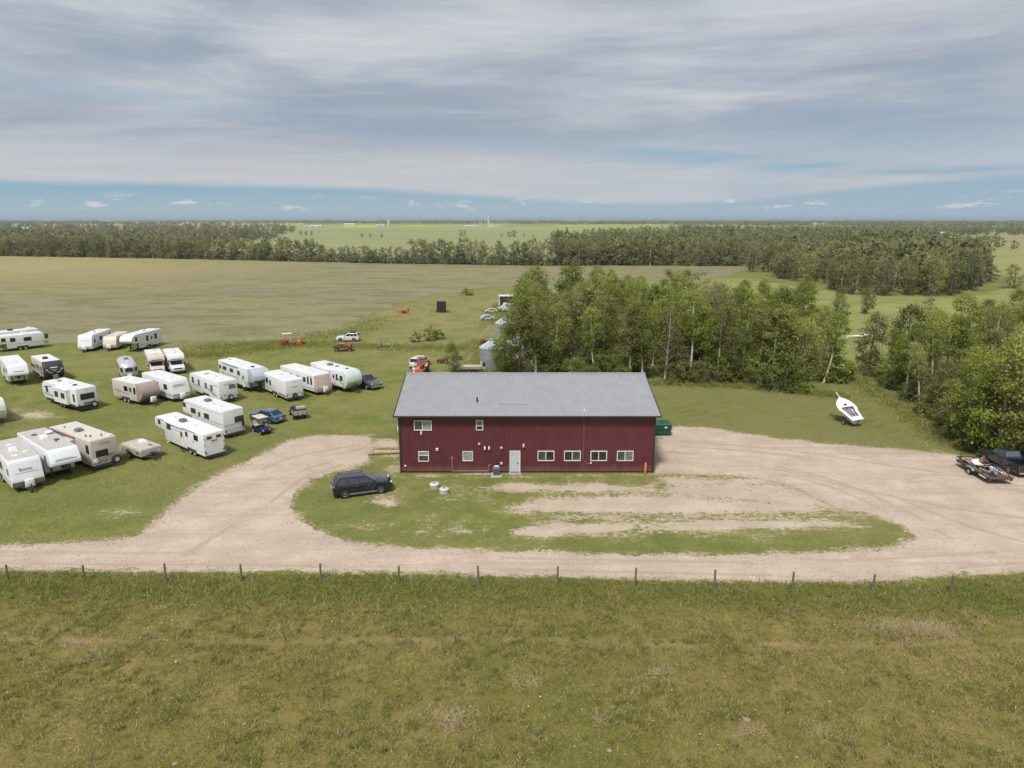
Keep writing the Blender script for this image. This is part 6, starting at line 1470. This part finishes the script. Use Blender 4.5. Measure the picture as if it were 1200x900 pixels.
MB().box((0,0,.35), (2.4,.9,.12)).tube((-.3,0,.3), (-.4,0,1.2), .05, n=6).build('frame', steel, t); MB().box((.2,-.3,.15), (2.8,.5,.1)).build('skid', concrete, t)
def quad():
    t = thing('garden_cart', 'small dark cart with pale wheels in the shade under the grove', 'cart', at(672.5,431.5)+Vector((0,.7,0)), rad(88))
    MB().box((0,0,.62), (1.5,.8,.3)).build('body', pbr('grey_cart', (.12,.12,.12), .6), t, bevel=.05); MB().box((-.5,0,.85), (.5,.9,.14)).build('rack', pbr('tan_tarp', (.42,.32,.24), .8), t)
    for s in (1,-1):
        for x in (.5,-.6): wheel(t, x, s*.55, .34, .3, rimw, s)
quad()
t = thing('canoe', 'pale canoe lying on the ground behind the grove in the meadow', 'boat', at(1005,396)+Vector((0,0,0)), rad(15)); hull(t, 5.0, 1.2, plastic_w, None, .5)
t = thing('canoe', 'small dark topped boat out on the far meadow between the woods', 'boat', at(1076,375.5), rad(10)); hull(t, 4.2, 1.4, pbr('grey_hull', (.5,.5,.47), .5), None, .6); MB().box((0,0,.62), (3.0,.9,.06)).build('cover', black, t)

# ------------------------------------------------------------------ trees
def leaf_mesh(name, centers, sig, nper, size, r, tints, m, flat=.75):
    """many small leaf clumps scattered round the branch tips"""
    nc = len(centers); n = nc*nper
    c = np.repeat(np.asarray(centers), nper, 0); s = np.repeat(np.asarray(sig), nper)
    p = c + r.normal(0, 1, (n, 3))*s[:, None]*np.array([1, 1, flat])
    a = r.normal(0, 1, (n, 3)); a /= np.linalg.norm(a, axis=1)[:, None]
    b = r.normal(0, 1, (n, 3)); b -= a*(a*b).sum(1)[:, None]; b /= np.linalg.norm(b, axis=1)[:, None]
    w = size*r.uniform(.55, 1.35, n)[:, None]; h = w*r.uniform(.6, 1.1, (n, 1))
    V = np.stack([p-a*w*.5, p-b*h*.5+a*w*.1, p+a*w*.5, p+b*h*.5-a*w*.05], 1)
    V[..., 2] = np.maximum(V[..., 2], .03)
    me = bpy.data.meshes.new(name); set_mesh(me, V.reshape(-1, 3), np.arange(n*4).reshape(-1, 4))
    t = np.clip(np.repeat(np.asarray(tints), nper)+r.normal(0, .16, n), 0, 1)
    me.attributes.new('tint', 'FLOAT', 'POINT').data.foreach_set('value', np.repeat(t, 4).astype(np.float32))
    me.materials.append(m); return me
def tree_proto(kind, seed, lod=0):
    """unit data: (trunk mesh, crown mesh, height) for a tree standing at the origin"""
    r = np.random.default_rng(seed); P = dict(
        aspen=dict(h=13, z0=.30, R=2.0, nc=64, leaf=leaf_aspen, bark=bark_pale, tr=.15, pk=.55),
        aspen_tall=dict(h=14.5, z0=.46, R=1.9, nc=50, leaf=leaf_aspen, bark=bark_pale, tr=.17, pk=.62),
        broad=dict(h=11.5, z0=.10, R=3.0, nc=95, leaf=leaf_aspen, bark=bark_dark, tr=.2, pk=.45),
        dark=dict(h=11, z0=.08, R=2.6, nc=85, leaf=leaf_dark, bark=bark_dark, tr=.18, pk=.38),
        grey=dict(h=12.5, z0=.30, R=2.0, nc=42, leaf=leaf_grey, bark=bark_pale, tr=.13, pk=.6),
        bush=dict(h=3.2, z0=.02, R=2.1, nc=46, leaf=leaf_dark, bark=bark_dark, tr=.06, pk=.40),
        bright=dict(h=2.6, z0=.02, R=1.6, nc=36, leaf=leaf_aspen, bark=bark_dark, tr=.05, pk=.4),
        spruce=dict(h=13, z0=.05, R=2.4, nc=90, leaf=leaf_dark, bark=bark_dark, tr=.18, pk=.05),
        dead=dict(h=10, z0=.6, R=1.4, nc=6, leaf=leaf_grey, bark=bark_pale, tr=.2, pk=.6),
        far=dict(h=11, z0=.06, R=2.5, nc=34, leaf=leaf_far, bark=bark_dark, tr=.18, pk=.45),
        fartall=dict(h=13, z0=.18, R=2.0, nc=30, leaf=leaf_far, bark=bark_pale, tr=.2, pk=.55))[kind]
    h, z0, R = P['h'], P['z0'], P['R']
    lean = r.normal(0, .03, 2)*h*(2.2 if kind in ('aspen_tall', 'dead') else 1)
    axis = lambda k: np.array([lean[0]*k**1.5+.12*math.sin(5*k+seed), lean[1]*k**1.5+.12*math.cos(4*k+seed), k*h])
    cs, sg, tn = [], [], []
    for i in range(P['nc']):
        k = z0+(1-z0)*((i+.5)/P['nc']); u = (k-z0)/(1-z0)
        if kind == 'spruce': prof = (1-u)*.95+.04
        else:
            pk = P['pk']; prof = (1-abs((u-pk)/(pk if u < pk else 1-pk))**2.2)**.5 if True else 0
        a = r.uniform(0, 2*PI); q = R*max(prof, .12)*r.uniform(.35, 1.0)**.6
        c = axis(k)+np.array([q*math.cos(a), q*math.sin(a), r.normal(0, .25)]); cs.append(c)
        sg.append((.29+.14*R*.5)*r.uniform(.7, 1.2)*(1 if lod == 0 else 1.15)*(.75 if kind == 'spruce' else 1)*(h/12 if h < 5 else 1)**.4)
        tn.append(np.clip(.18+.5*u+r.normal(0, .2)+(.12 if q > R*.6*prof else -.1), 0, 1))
    if kind in ('aspen', 'aspen_tall', 'grey'):      # a few low side shoots
        for i in range(4): a = r.uniform(0, 2*PI); cs.append(axis(r.uniform(.1, z0))+np.array([math.cos(a), math.sin(a), 0])*r.uniform(.3, .9)); sg.append(.3); tn.append(.2)
    nper, size = ((58, .26) if lod == 0 else (22, .48))
    if kind in ('grey', 'dead'): nper = int(nper*.6)
    if h < 5: nper, size = 34, .22
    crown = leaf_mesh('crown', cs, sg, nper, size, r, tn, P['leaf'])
    mb = MB(); n = 5; tr = P['tr']
    for i in range(n):
        k0, k1 = i/n*.93, (i+1)/n*.93
        mb.tube(axis(k0)-(np.array([0, 0, .2]) if i == 0 else 0), axis(k1), tr*1.15*(1-k0)**.7*(1.25 if i == 0 else 1), tr*1.15*(1-k1)**.7, 7 if lod == 0 else 4, cap=False)
    for i in (range(0, len(cs), max(1, len(cs)//(16 if lod == 0 else 5)))):
        c = cs[i]; k = max(.06, c[2]/h-.12); a = axis(k); mid = (a+c)/2+np.array([0, 0, -.15])
        mb.tube(a, mid, tr*.42*(1-k), tr*.25*(1-k), 4, cap=False); mb.tube(mid, c, tr*.25*(1-k)+.005, .012, 4, cap=False)
    if kind == 'dead':
        for i in range(9):
            k = r.uniform(.4, .95); a = axis(k); d = r.normal(0, 1, 3); d[2] = abs(d[2])*.6+.3; mb.tube(a, a+d*1.0, .05, .012, 4, cap=False)
    tm = mb.mesh('trunk', smooth=True); tm.materials.append(P['bark'])
    return tm, crown, h
PROTO = {}
def get_proto(kind, i, lod=0):
    key = (kind, i, lod)
    if key not in PROTO: PROTO[key] = tree_proto(kind, 100+i*17+len(kind)*7+lod*3, lod)
    return PROTO[key]
TREES = 0
def plant(name, kind, x, y, h, label, cat='tree', group=None, var=None, wide=1.0, lod=0, lean=None, nv=4):
    global TREES; TREES += 1
    tm, cm, ph = get_proto(kind, int(rng.integers(nv)) if var is None else var, lod)
    t = thing(name, label, cat, (x, y, 0), float(rng.uniform(0, 2*PI)) if lean is None else 0, group)
    if group == 'trees of the grove behind the building': h *= .92; wide *= 1.1
    s = h/ph; t.scale = (s*wide, s*wide, s)
    if lean is not None: t.rotation_euler = (0, rad(lean), 0)
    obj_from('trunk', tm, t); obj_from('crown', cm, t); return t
def scatter(poly, n, mind, seed, tries=40):
    r = np.random.default_rng(seed); lo, hi = poly.min(0), poly.max(0); out = []
    for _ in range(n*tries):
        p = r.uniform(lo, hi)
        if not inside(p[None], poly)[0]: continue
        if out and np.min(np.hypot(*(np.array(out)-p).T)) < mind: continue
        out.append(p)
        if len(out) >= n: break
    return np.array(out)
KINDLAB = dict(aspen=('aspen_tree', 'slender leafy aspen'), aspen_tall=('aspen_tree', 'tall bare trunked aspen'), broad=('leafy_tree', 'light green leafy tree'),
               dark=('leafy_tree', 'dense dark green tree'), grey=('aspen_tree', 'thin greyish half bare aspen'))
def place_word(x, y):
    f = y*math.cos(PITCH)+CAM_H*math.sin(PITCH); px = 600+FPX*x/f
    row = 'front row' if y < 103 else 'middle rows' if y < 130 else 'back rows'
    w = 'at the left end' if px < 650 else 'above the roof middle' if px < 715 else 'above the right roof end' if px < 775 else 'right of the roof' if px < 850 else 'behind the big dark bush' if px < 930 else 'by the grass lane'
    return w+', '+row+' of the grove'
def place_right(x, y):
    f = y*math.cos(PITCH)+CAM_H*math.sin(PITCH); px = 600+FPX*x/f
    w = 'beside the grass lane' if px < 1060 else 'above the right lawn edge' if px < 1120 else 'above the loaded trailer' if px < 1165 else 'at the right edge'
    return w+', '+('near the gravel' if y < 80 else 'farther back' if y > 105 else 'halfway back')
def wood(poly, n, mind, seed, mix, where, group, hmin, hmax, used=()):
    kinds = [k for k, w in mix]; ws = np.array([w for k, w in mix]); ws = ws/ws.sum(); r = np.random.default_rng(seed+1)
    for p in scatter(poly, n, mind, seed):
        if any(math.hypot(p[0]-u[0], p[1]-u[1]) < u[2] for u in used): continue
        k = r.choice(kinds, p=ws); nm, lb = KINDLAB[k]
        plant(nm, k, p[0], p[1], r.uniform(hmin, hmax), lb+' '+where(*p), group=group, wide=r.uniform(.85, 1.2))
# the conspicuous trees at the front of the grove
SPECIAL = [('aspen_tall',807,446,14,4,'aspen with long leaning white trunk, the leftmost tall bare trunk right of the roof'),('aspen_tall',841,445,13.5,1,'aspen with straight white trunk, next to the right of the leaning bare trunk'),
    ('aspen_tall',870,443,12.5,-2,'slim aspen with white trunk between two others at the grove front'),('aspen_tall',887,442,12.5,2,'slim aspen with white trunk just left of the big dark bush'),
    ('aspen_tall',965,449,11,14,'aspen leaning strongly right with white lower trunk beside the grass lane'),('aspen',627,441.5,14,0,'aspen with pale trunk rising behind the middle of the roof'),
    ('aspen_tall',697,440,11,-9,'tilted aspen with thick white broken trunk behind the roof'),('aspen',650,441,12,2,'leafy young aspen right of the pale trunk behind the roof'),('aspen',738,444,12,0,'aspen over the right third of the roof ridge'),
    ('aspen',752,445,12.5,-2,'aspen with two pale stems at the right end of the roof ridge'),('broad',608,440,11.5,0,'leafy tree standing in front of the nearer grain bin'),('broad',592,437,8,0,'small leafy tree hiding half of the nearer grain bin'),
    ('aspen',905,446,11.5,0,'leafy aspen behind the big dark bush'),('broad',940,446,10,0,'round leafy tree right of the big dark bush'),('grey',780,445,12,0,'greyish thin aspen just right of the roof end'),('dark',625,398,15,0,'tall dark tree at the left end of the grove skyline'),
    ('dark',668,385,14.5,0,'pointed dark tree standing above the grove skyline'),('aspen',824,444,11,3,'leafy low aspen between the two tall white trunks'),('dark',855,447,8,0,'short dark tree under the aspens at the grove front')]
used = []
for i, (k, px, py, h, ln, lb) in enumerate(SPECIAL):
    p = at(px, py); used.append((p.x, p.y, 1.6)); plant(KINDLAB[k][0], k, p.x, p.y, h, lb, group='trees of the grove behind the building', lean=ln, var=i % 4)
for px, py, rr in ((576,433,4.6),(591.5,398,4.6),(606,419,2.5),(672.5,431.5,3.5),(597,362,5)): p = at(px, py); used.append((p.x, p.y+1.5, rr))
GROVE = poly_px([(604,441),(640,438),(665,444),(760,446.5),(860,449),(958,447),(975,436),(985,425),(968,408),(930,392),(870,381),(760,372),(660,368),(622,372),(608,400)])
wood(GROVE, 112, 2.5, 31, [('aspen',.42),('broad',.22),('dark',.12),('grey',.13),('aspen_tall',.11)], place_word, 'trees of the grove behind the building', 8, 13.5, used)
for i, (px, py, h, w, lb) in enumerate(((917,456,4.6,1.25,'big round dark bush at the lawn edge of the grove'),(790,449,2.6,1,'low dark bush at the grove edge right of the roof'),(875,451,2.4,1.1,'low bush left of the big dark bush'),(850,450,2.0,1,'small bush under the white trunks'),
        (940,455,2.4,1,'low bush at the right foot of the big dark bush'),(815,449,2.2,1,'low bush between the two tallest white trunks'),(985,445,2.6,1,'bush at the left mouth of the grass lane'),(640,440,2.5,1,'low bush behind the middle of the roof'),(600,438,2.4,1,'low bush at the foot of the tree by the grain bin'))):
    p = at(px, py); plant('bush', 'bush', p.x, p.y, h, lb, 'bush', 'bushes at the wood edges', wide=w, nv=3)
for i, (px, py, h, w, lb) in enumerate(((503,399,2.6,1.0,'bright green bush clump in the rough meadow'),(487,401,1.7,1.1,'low green bush left of the larger clump in the meadow'),(514,397.5,1.9,1,'green bush at the right of the meadow clump'),(548,346,2.0,1.6,'small green bush far out in the meadow'),
        (567,425,2.4,.8,'small green bush left of the nearer grain bin'),(582,366,2.0,1.2,'bush beside the pale green van'))):
    p = at(px, py); plant('bush', 'bright', p.x, p.y, h, lb, 'bush', 'bushes in the rough meadow', wide=w, nv=3)
ur = np.random.default_rng(77)
for i in range(60):
    k = ur.random(); px = 640+k*345; py = 446.5+3.0*math.sin(k*3.1)-ur.uniform(0, 14)+(1 if px > 760 else -2); p = at(px, py)
    plant('bush', 'bush' if ur.random() < .6 else 'bright', p.x, p.y, ur.uniform(1.6, 3.4), 'undergrowth bush '+place_word(p.x, p.y), 'bush', 'undergrowth of the grove', wide=ur.uniform(.9, 1.4), nv=3)
for i in range(30):
    k = ur.random(); a = at(1012, 440).lerp(at(1160, 540), k); p = a+Vector((ur.uniform(.5, 6), ur.uniform(0, 3), 0))
    plant('bush', 'bush' if ur.random() < .6 else 'bright', p.x, p.y, ur.uniform(1.6, 3.2), 'undergrowth bush '+place_right(p.x, p.y), 'bush', 'undergrowth of the right trees', wide=ur.uniform(.9, 1.4), nv=3)
p = at(530.5, 439.5); plant('young_tree', 'broad', p.x, p.y+.5, 5.0, 'small dark leafy tree between the garden tractors behind the roof', wide=.85)
# right hand trees
RSP = [('aspen_tall',1119,457,13,5,'aspen with thick crooked white trunk right of the grass lane'),('aspen_tall',1092,458,11,-4,'thin white aspen left of the crooked white trunk'),('grey',1150,462,12,3,'thin grey aspen with pale upper branches at the right'),
    ('broad',1135,520,10,0,'leafy tree at the lawn corner above the loaded trailer'),('broad',1168,537,11.5,0,'big bright green leafy tree above the dark pickup'),('broad',1200,540,12.5,0,'big leafy tree cut by the right edge above the pickup'),
    ('dark',1100,492,7,0,'dark low tree on the right edge of the lawn'),('dark',1018,437,9,0,'dark tree at the right mouth of the grass lane'),('aspen',1060,462,9,3,'leafy aspen on the right side of the grass lane'),('aspen_tall',1078,475,8,-8,'short aspen with bent white trunk by the lawn'),
    ('dark',1150,528,8,0,'dark tree behind the lawn corner'),('broad',1185,520,12,0,'tall leafy tree behind the big bright one at the right')]
used = []
for i, (k, px, py, h, ln, lb) in enumerate(RSP):
    p = at(px, py); used.append((p.x, p.y, 1.5)); plant(KINDLAB[k][0], k, p.x, p.y, h, lb, group='trees along the right side', lean=ln, var=i % 4)
RIGHT = poly_px([(1012,437),(1048,456),(1090,486),(1122,515),(1150,534),(1180,541),(1240,541),(1290,520),(1290,405),(1200,400),(1130,402),(1075,405),(1035,415),(1010,428)])
wood(RIGHT, 50, 2.6, 41, [('broad',.22),('dark',.18),('aspen',.28),('grey',.20),('aspen_tall',.12)], place_right, 'trees along the right side', 6, 10, used)
for i, (px, py, h, lb) in enumerate(((1082,484,2.2,'low dark bush on the right lawn edge, nearest the crooked trunks'),(1108,503,2.4,'low bush on the right lawn edge above the gravel'),(1040,455,2.2,'low bush on the right side of the grass lane'),(1130,527,2.2,'bush at the lawn corner by the gravel yard'),(1062,470,2.0,'low bush halfway along the right lawn edge'))):
    p = at(px, py); plant('bush', 'bush', p.x, p.y, h, lb, 'bush', 'bushes at the wood edges', nv=3)
# lone trees on the meadow lane
for (px, py, h, k, lb) in ((1013,368,6.5,'dark','lone dark tree in the far meadow between the woods'),(983,372,7,'dark','dark tree at the back corner of the grove'),(1022,362,4,'dark','small tree right of the lone tree in the far meadow')):
    p = at(px, py); plant('leafy_tree', k, p.x, p.y, h, lb, wide=.8)

# middle wood: front rows as single trees, the mass behind as one
def mid_tree(p, h, k, label, group, name='poplar_tree', cat='poplar'):
    return plant(name, k, p[0], p[1], h, label, cat, group, lod=1, wide=float(rng.uniform(.85, 1.25)), nv=6)
MIDF = poly_px([(872,319),(930,329),(1000,345.5),(1062,349),(1128,347),(1140,338),(1060,334),(990,331),(930,318),(880,313)])
for p in scatter(MIDF, 92, 3.0, 51): mid_tree(p, rng.uniform(8, 13), 'far' if rng.random() < .75 else 'fartall', 'leafy tree fronting the middle wood, '+('left part above the grove' if p[0] < 95 else 'centre near the pale dead trunks' if p[0] < 125 else 'right end by the pasture'), 'trees fronting the middle wood', 'leafy_tree', 'leafy tree')
for (px, py, h, ln, lb) in ((1079,338,13,4,'thick pale dead trunk standing in the middle wood'),(1053,337,10,2,'slim pale dead trunk left of the thick one in the middle wood'),(1048,338,9,-3,'slim pale dead trunk, leftmost of the close pair in the middle wood'),(985,341,8,0,'pale dead trunk near the left part of the middle wood front'),(968,338,7,3,'short pale dead trunk at the middle wood front'),(1003,344,9,-3,'pale dead trunk at the very front of the middle wood')):
    p = at(px, py); plant('dead_tree', 'dead', p.x, p.y, h, lb, 'dead tree', 'dead trees in the middle wood', lean=ln, nv=3, wide=1.25)
# shelter belt along the far side of the hay field
hl = [at(*q) for q in ((-150,297.5),(0,300),(250,304.5),(450,309),(650,311.8),(760,311.5),(868,312))]
cum = [0]
for a, b in zip(hl[:-1], hl[1:]): cum.append(cum[-1]+(b-a).length)
for i in range(285):
    d = (i+.5)/285*cum[-1]+rng.normal(0, .8); k = max(0, min(len(hl)-2, next((j for j in range(len(hl)-1) if cum[j+1] > d), len(hl)-2)))
    p = hl[k].lerp(hl[k+1], (d-cum[k])/(cum[k+1]-cum[k])); q = (p.x, p.y+rng.uniform(1, 11))
    gap = p.x > -110 and p.x < -55
    mid_tree(q, rng.uniform(6.5, 9.5) if gap else rng.uniform(8.5, 14), 'far' if rng.random() < .88 else 'fartall', 'poplar in the shelter belt, '+('left part below the white barn' if d < cum[-1]*.3 else 'left of centre below the left wood' if d < cum[-1]*.48 else 'centre before the pale crop field' if d < cum[-1]*.75 else 'right part in front of the middle wood'), 'poplars of the far shelter belt')

def woods(name, label, spots, m=leaf_woods, seed=1, nq=26, k=.30):
    """far woods as one mass: many small low-detail crowns"""
    r = np.random.default_rng(seed); V = []; T = []
    S_ = np.asarray(spots); n = len(S_)           # x, y, height, width
    u = r.random((n, nq)); a = r.uniform(0, 2*PI, (n, nq)); prof = np.sqrt(np.clip(1-np.abs((u-.42)/.58)**2.2, .02, 1))
    q = prof*r.uniform(.3, 1, (n, nq))**.6*S_[:, 3:4]*.5
    c = np.stack([S_[:, 0:1]+q*np.cos(a), S_[:, 1:2]+q*np.sin(a), S_[:, 2:3]*(.06+.92*u)], -1).reshape(-1, 3)
    sz = np.repeat(np.maximum(S_[:, 3], S_[:, 2]*.6)*k, nq)*r.uniform(.6, 1.3, n*nq)
    d1 = r.normal(0, 1, (n*nq, 3)); d1 /= np.linalg.norm(d1, axis=1)[:, None]; d2 = r.normal(0, 1, (n*nq, 3)); d2 -= d1*(d1*d2).sum(1)[:, None]; d2 /= np.linalg.norm(d2, axis=1)[:, None]
    hz = np.minimum(sz, np.repeat(S_[:, 2]*k, nq))
    V = np.stack([c-d1*sz[:, None]*.5, c-d2*hz[:, None]*.5, c+d1*sz[:, None]*.5, c+d2*hz[:, None]*.5], 1); V[..., 2] = np.clip(V[..., 2], .05, None)
    me = bpy.data.meshes.new(name); set_mesh(me, V.reshape(-1, 3), np.arange(n*nq*4).reshape(-1, 4))
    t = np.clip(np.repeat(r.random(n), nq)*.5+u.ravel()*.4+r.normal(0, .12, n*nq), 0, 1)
    me.attributes.new('tint', 'FLOAT', 'POINT').data.foreach_set('value', np.repeat(t, 4).astype(np.float32))
    o = obj_from(name, me, None, m); return tag(o, label, 'woods', kind='stuff')
def px_spots(pts, n, hh, ww, seed, skip=(), belts=None, gaps=None):
    r = np.random.default_rng(seed); P = np.array(pts, float); lo, hi = P.min(0), P.max(0); out = []
    while len(out) < n:
        q = r.uniform(lo, hi, (4000, 2)); q = q[inside(q, P)]
        for x, y in q[:n-len(out)+10]:
            w = at(x, y)
            if any(inside(np.array([[x, y]]), s)[0] for s in skip): continue
            hn = 1.0
            if gaps is not None:
                gn = mnoise.noise(Vector((w.x/38, w.y/75, 1.7)))
                if gn < gaps: continue
                hn = 1+.45*mnoise.noise(Vector((w.x/22, w.y/40, 6.1)))
            if belts and mnoise.noise(Vector((w.x/1100, w.y/420, 3.3))) < belts: continue
            out.append((w.x, w.y, r.uniform(*hh)*hn, r.uniform(*ww)*max(1, w.y/1500)))
    return out[:n]
CLR = np.array([(62,280),(165,279.5),(160,286),(66,286.5)], float)
sp = px_spots([(640,289),(745,275),(860,277),(960,278),(1060,285),(1150,305),(1160,322),(1140,340),(1060,335),(990,332),(930,319),(872,313),(760,311),(660,311),(655,300)], 2300, (6.5, 14.5), (4.5, 9), 61, gaps=-.27)
woods('middle_wood', 'broad mass of mixed green and grey woodland beyond the meadow', sp, seed=3, nq=90, k=.17)
sp = px_spots([(-250,262),(300,261.5),(343,267),(345,272),(330,279),(250,288),(225,296),(240,302),(0,297),(-250,292)], 3000, (6.5, 13), (5, 10), 62, (CLR,), gaps=-.3)
woods('left_wood', 'mass of woodland beyond the shelter belt at the left', sp, seed=4, nq=44, k=.24)
sp = px_spots([(-300,258.6),(1500,258.6),(1500,263),(1250,266),(1000,264.5),(760,263.5),(640,262.8),(450,262.2),(340,262.2),(-300,262.5)], 3600, (8, 13), (12, 26), 63, belts=-.03)
woods('horizon_woods', 'dark line of woods along the horizon', sp, seed=5, nq=16)
sp = px_spots([(1000,271),(1020,268),(1190,270),(1320,270),(1320,276),(1180,276),(1060,278),(960,277),(900,276),(780,274),(800,268)], 900, (9, 14), (5, 9), 64)
woods('right_far_wood', 'far belt of dark woods at the upper right', sp, seed=6)
hr = np.random.default_rng(66); ub = []
for i in range(620):
    d = hr.uniform(0, cum[-1]); k = next((j for j in range(len(hl)-1) if cum[j+1] > d), len(hl)-2); p = hl[k].lerp(hl[k+1], (d-cum[k])/(cum[k+1]-cum[k])); ub.append((p.x, p.y+hr.uniform(-.5, 9), hr.uniform(2.5, 5.5), hr.uniform(3, 5)))
woods('hedge_undergrowth', 'low green undergrowth along the foot of the far shelter belt', ub, seed=8, nq=40, k=.24)
# far bushes and trees one can tell apart
for i, (px, py, h, w, lb) in enumerate(((353,275.8,7,1.6,'leftmost of three dark trees in the pale far field'),(359,275.9,6.5,1.6,'middle of three dark trees in the pale far field'),(365,275.8,6.5,1.6,'right one of three dark trees in the pale far field'),
        (424,278,5,2.2,'low dark bushes at the left end of the strip in the far field'),(434,278,4.5,2.2,'low dark bush in the middle of the strip in the far field'),(447,278.2,4.5,2,'low dark bush at the right end of the strip in the far field'),
        (540,277.5,9,1.2,'dark tree alone in the middle of the far field'),(544,277.5,9.5,1.2,'dark tree close beside the lone one in the far field'),(597,277.8,7,2,'dark tree in the clump at the right of the far field'),(602,277.8,9,1.6,'tallest dark tree in the clump at the right of the far field'),(588,277.6,5,2,'low dark bush left of the clump in the far field'),
        (614,277.8,4,1.6,'small dark bush right of the clump in the far field'),(625,277.8,4,1.6,'small dark bush near the dark wood in the far field'),(1170,290,9,2.2,'dense round bush on the right far pasture'),(1188,292,7,2,'small bush near the right edge on the far pasture'),
        (1160,292,11,2.0,'big dark round tree mass on the right pasture, farther one'),(1148,296,12,2.0,'big dark round tree mass on the right pasture, middle one'),(1130,306,12,1.8,'big dark tree at the right end of the middle wood'),(1140,316,9,2.0,'round green bush at the right end of the middle wood'),(1120,322,8,2.2,'pale round willow at the right foot of the middle wood'),
        (1158,330,7,2.2,'dark bush by the pale track at the right'),(1188,338,8,1.8,'bush at the right edge beyond the meadow'))):
    p = at(px, py); plant('leafy_tree', 'far', p.x, p.y, h, lb, 'far tree', 'far trees standing apart', lod=1, wide=w, nv=6)
p = at(1011, 277.5); plant('spruce_tree', 'spruce', p.x, p.y, 15, 'dark pointed spruce above the middle wood', 'spruce', lod=0)
p = at(1009, 437)

# ------------------------------------------------------------------ far farms
def farm(px, py, w, d, h, rh, label, wallm, roofm_, rot=0, name='farm_building', doors=1):
    p = at(px, py); t = thing(name, label, 'building', p, rad(rot))
    w, h, rh = w*.75, h*.7, rh*.7
    MB().box((0,0,h/2), (w,d,h)).build('wall', wallm, t)
    MB().add([(-w/2-.3,-d/2-.3,h),(w/2+.3,-d/2-.3,h),(w/2+.3,0,h+rh),(-w/2-.3,0,h+rh),(-w/2-.3,d/2+.3,h),(w/2+.3,d/2+.3,h),(-w/2-.3,-d/2-.3,h-.15),(w/2+.3,-d/2-.3,h-.15),(w/2+.3,d/2+.3,h-.15),(-w/2-.3,d/2+.3,h-.15)],
             [(0,1,2,3),(3,2,5,4),(6,7,1,0),(9,8,5,4),(0,3,4,9,6),(1,7,8,5,2)]).build('roof', roofm_, t)
    for k in range(doors): MB().box((-w*.3+k*w*.6/max(1, doors-1) if doors > 1 else 0, -d/2-.04, h*.38), (min(3.5, w*.2), .08, h*.75)).build('door', glasslt, t)
wwall = pbr('far_white_wall', (.55,.55,.54), .6); wroof = pbr('far_white_roof', (.55,.57,.59), .5); groof = pbr('far_grey_roof', (.40,.42,.45), .6); bwall = pbr('far_beige_wall', (.5,.46,.4), .7)
farm(27, 270, 45, 18, 6, 4, 'long white roofed barn at the far left', wwall, wroof, 0, doors=3)
farm(146, 259.6, 130, 30, 12, 5, 'long white shed on the left horizon', wwall, wroof, 0, doors=3); farm(118, 260.2, 40, 20, 8, 4, 'small white shed left of the long one on the horizon', wwall, wroof)
farm(228, 283.5, 16, 10, 4.5, 3, 'pale roofed house among the trees beyond the shelter belt', bwall, wroof, 20, 'farm_house', 2); farm(195, 272, 22, 12, 5, 3, 'beige farm house in the left wood', bwall, pbr('far_brown_roof', (.30,.22,.17), .7), 0, 'farm_house', 2); farm(218, 263, 50, 18, 7, 4, 'white farm shed behind the left wood', wwall, wroof)
farm(371, 266.4, 45, 16, 6, 3.5, 'white barn at the left of the bright far field', wwall, wroof, 0, doors=2); farm(361, 266.4, 22, 14, 5, 3, 'small grey roofed shed beside the white far barn', wwall, groof)
farm(446, 265.2, 40, 16, 6, 4, 'grey roofed barn behind trees in the far field', wwall, groof); farm(410, 264.2, 60, 20, 8, 4, 'pale farm yard building by the yellow field', wwall, wroof)
farm(552, 266.3, 50, 18, 6, 3, 'low white shed left of the tall white tower', wwall, wroof, 0, doors=3); farm(578, 266.4, 30, 14, 5, 3, 'low grey shed right of the tall white tower', wwall, groof)
farm(961, 263.8, 90, 26, 8, 4, 'pale blue roofed shed at the right of the horizon', pbr('far_blue_wall', (.5,.6,.72), .6), wroof); farm(1107, 276.2, 20, 12, 5, 3, 'white farm house at the upper right', wwall, wroof, 0, 'farm_house', 2); farm(1073, 276, 14, 9, 4, 2.5, 'small white cabin left of the farm house', wwall, wroof); farm(1138, 267, 40, 14, 5, 3, 'pale sheds among the far right trees', bwall, wroof)
p = at(572.5, 266.6); t = thing('silo_tower', 'tall white silo tower on the far horizon', 'silo', p); MB().lathe([(3,0),(3,30),(2.4,32),(.4,33)], 18).build('tower', wwall, t); MB().box((8,0,6), (9,8,12)).build('shed', wwall, t); MB().tube((5.3,0,0), (5.3,0,36), .7, n=6).build('elevator_leg', galv, t)
p = at(455.5, 264.8); t = thing('silo_tower', 'short pale silo beside the grey roofed barn', 'silo', p); MB().lathe([(4,0),(4,18),(3,20),(.5,21)], 14).build('tower', wwall, t)
# ------------------------------------------------------------------ haze
HAZE = 7.5e-5
hz = bpy.data.materials.new('haze'); hz.use_nodes = True; t = NT(hz.node_tree); t.n.clear()
pv = t.new('ShaderNodeVolumePrincipled', {'Color': (.70,.85,1.0), 'Density': HAZE, 'Anisotropy': .2}); t.l.new(pv.outputs[0], t.new('ShaderNodeOutputMaterial').inputs['Volume'])
hb = MB().box((0, 11000, 24.5), (34000, 24000, 51)).build('haze', hz); tag(hb, kind='stuff')
print('trees', TREES, 'objects', len(bpy.data.objects), 'tris approx', sum(len(m.polygons) for m in bpy.data.meshes))
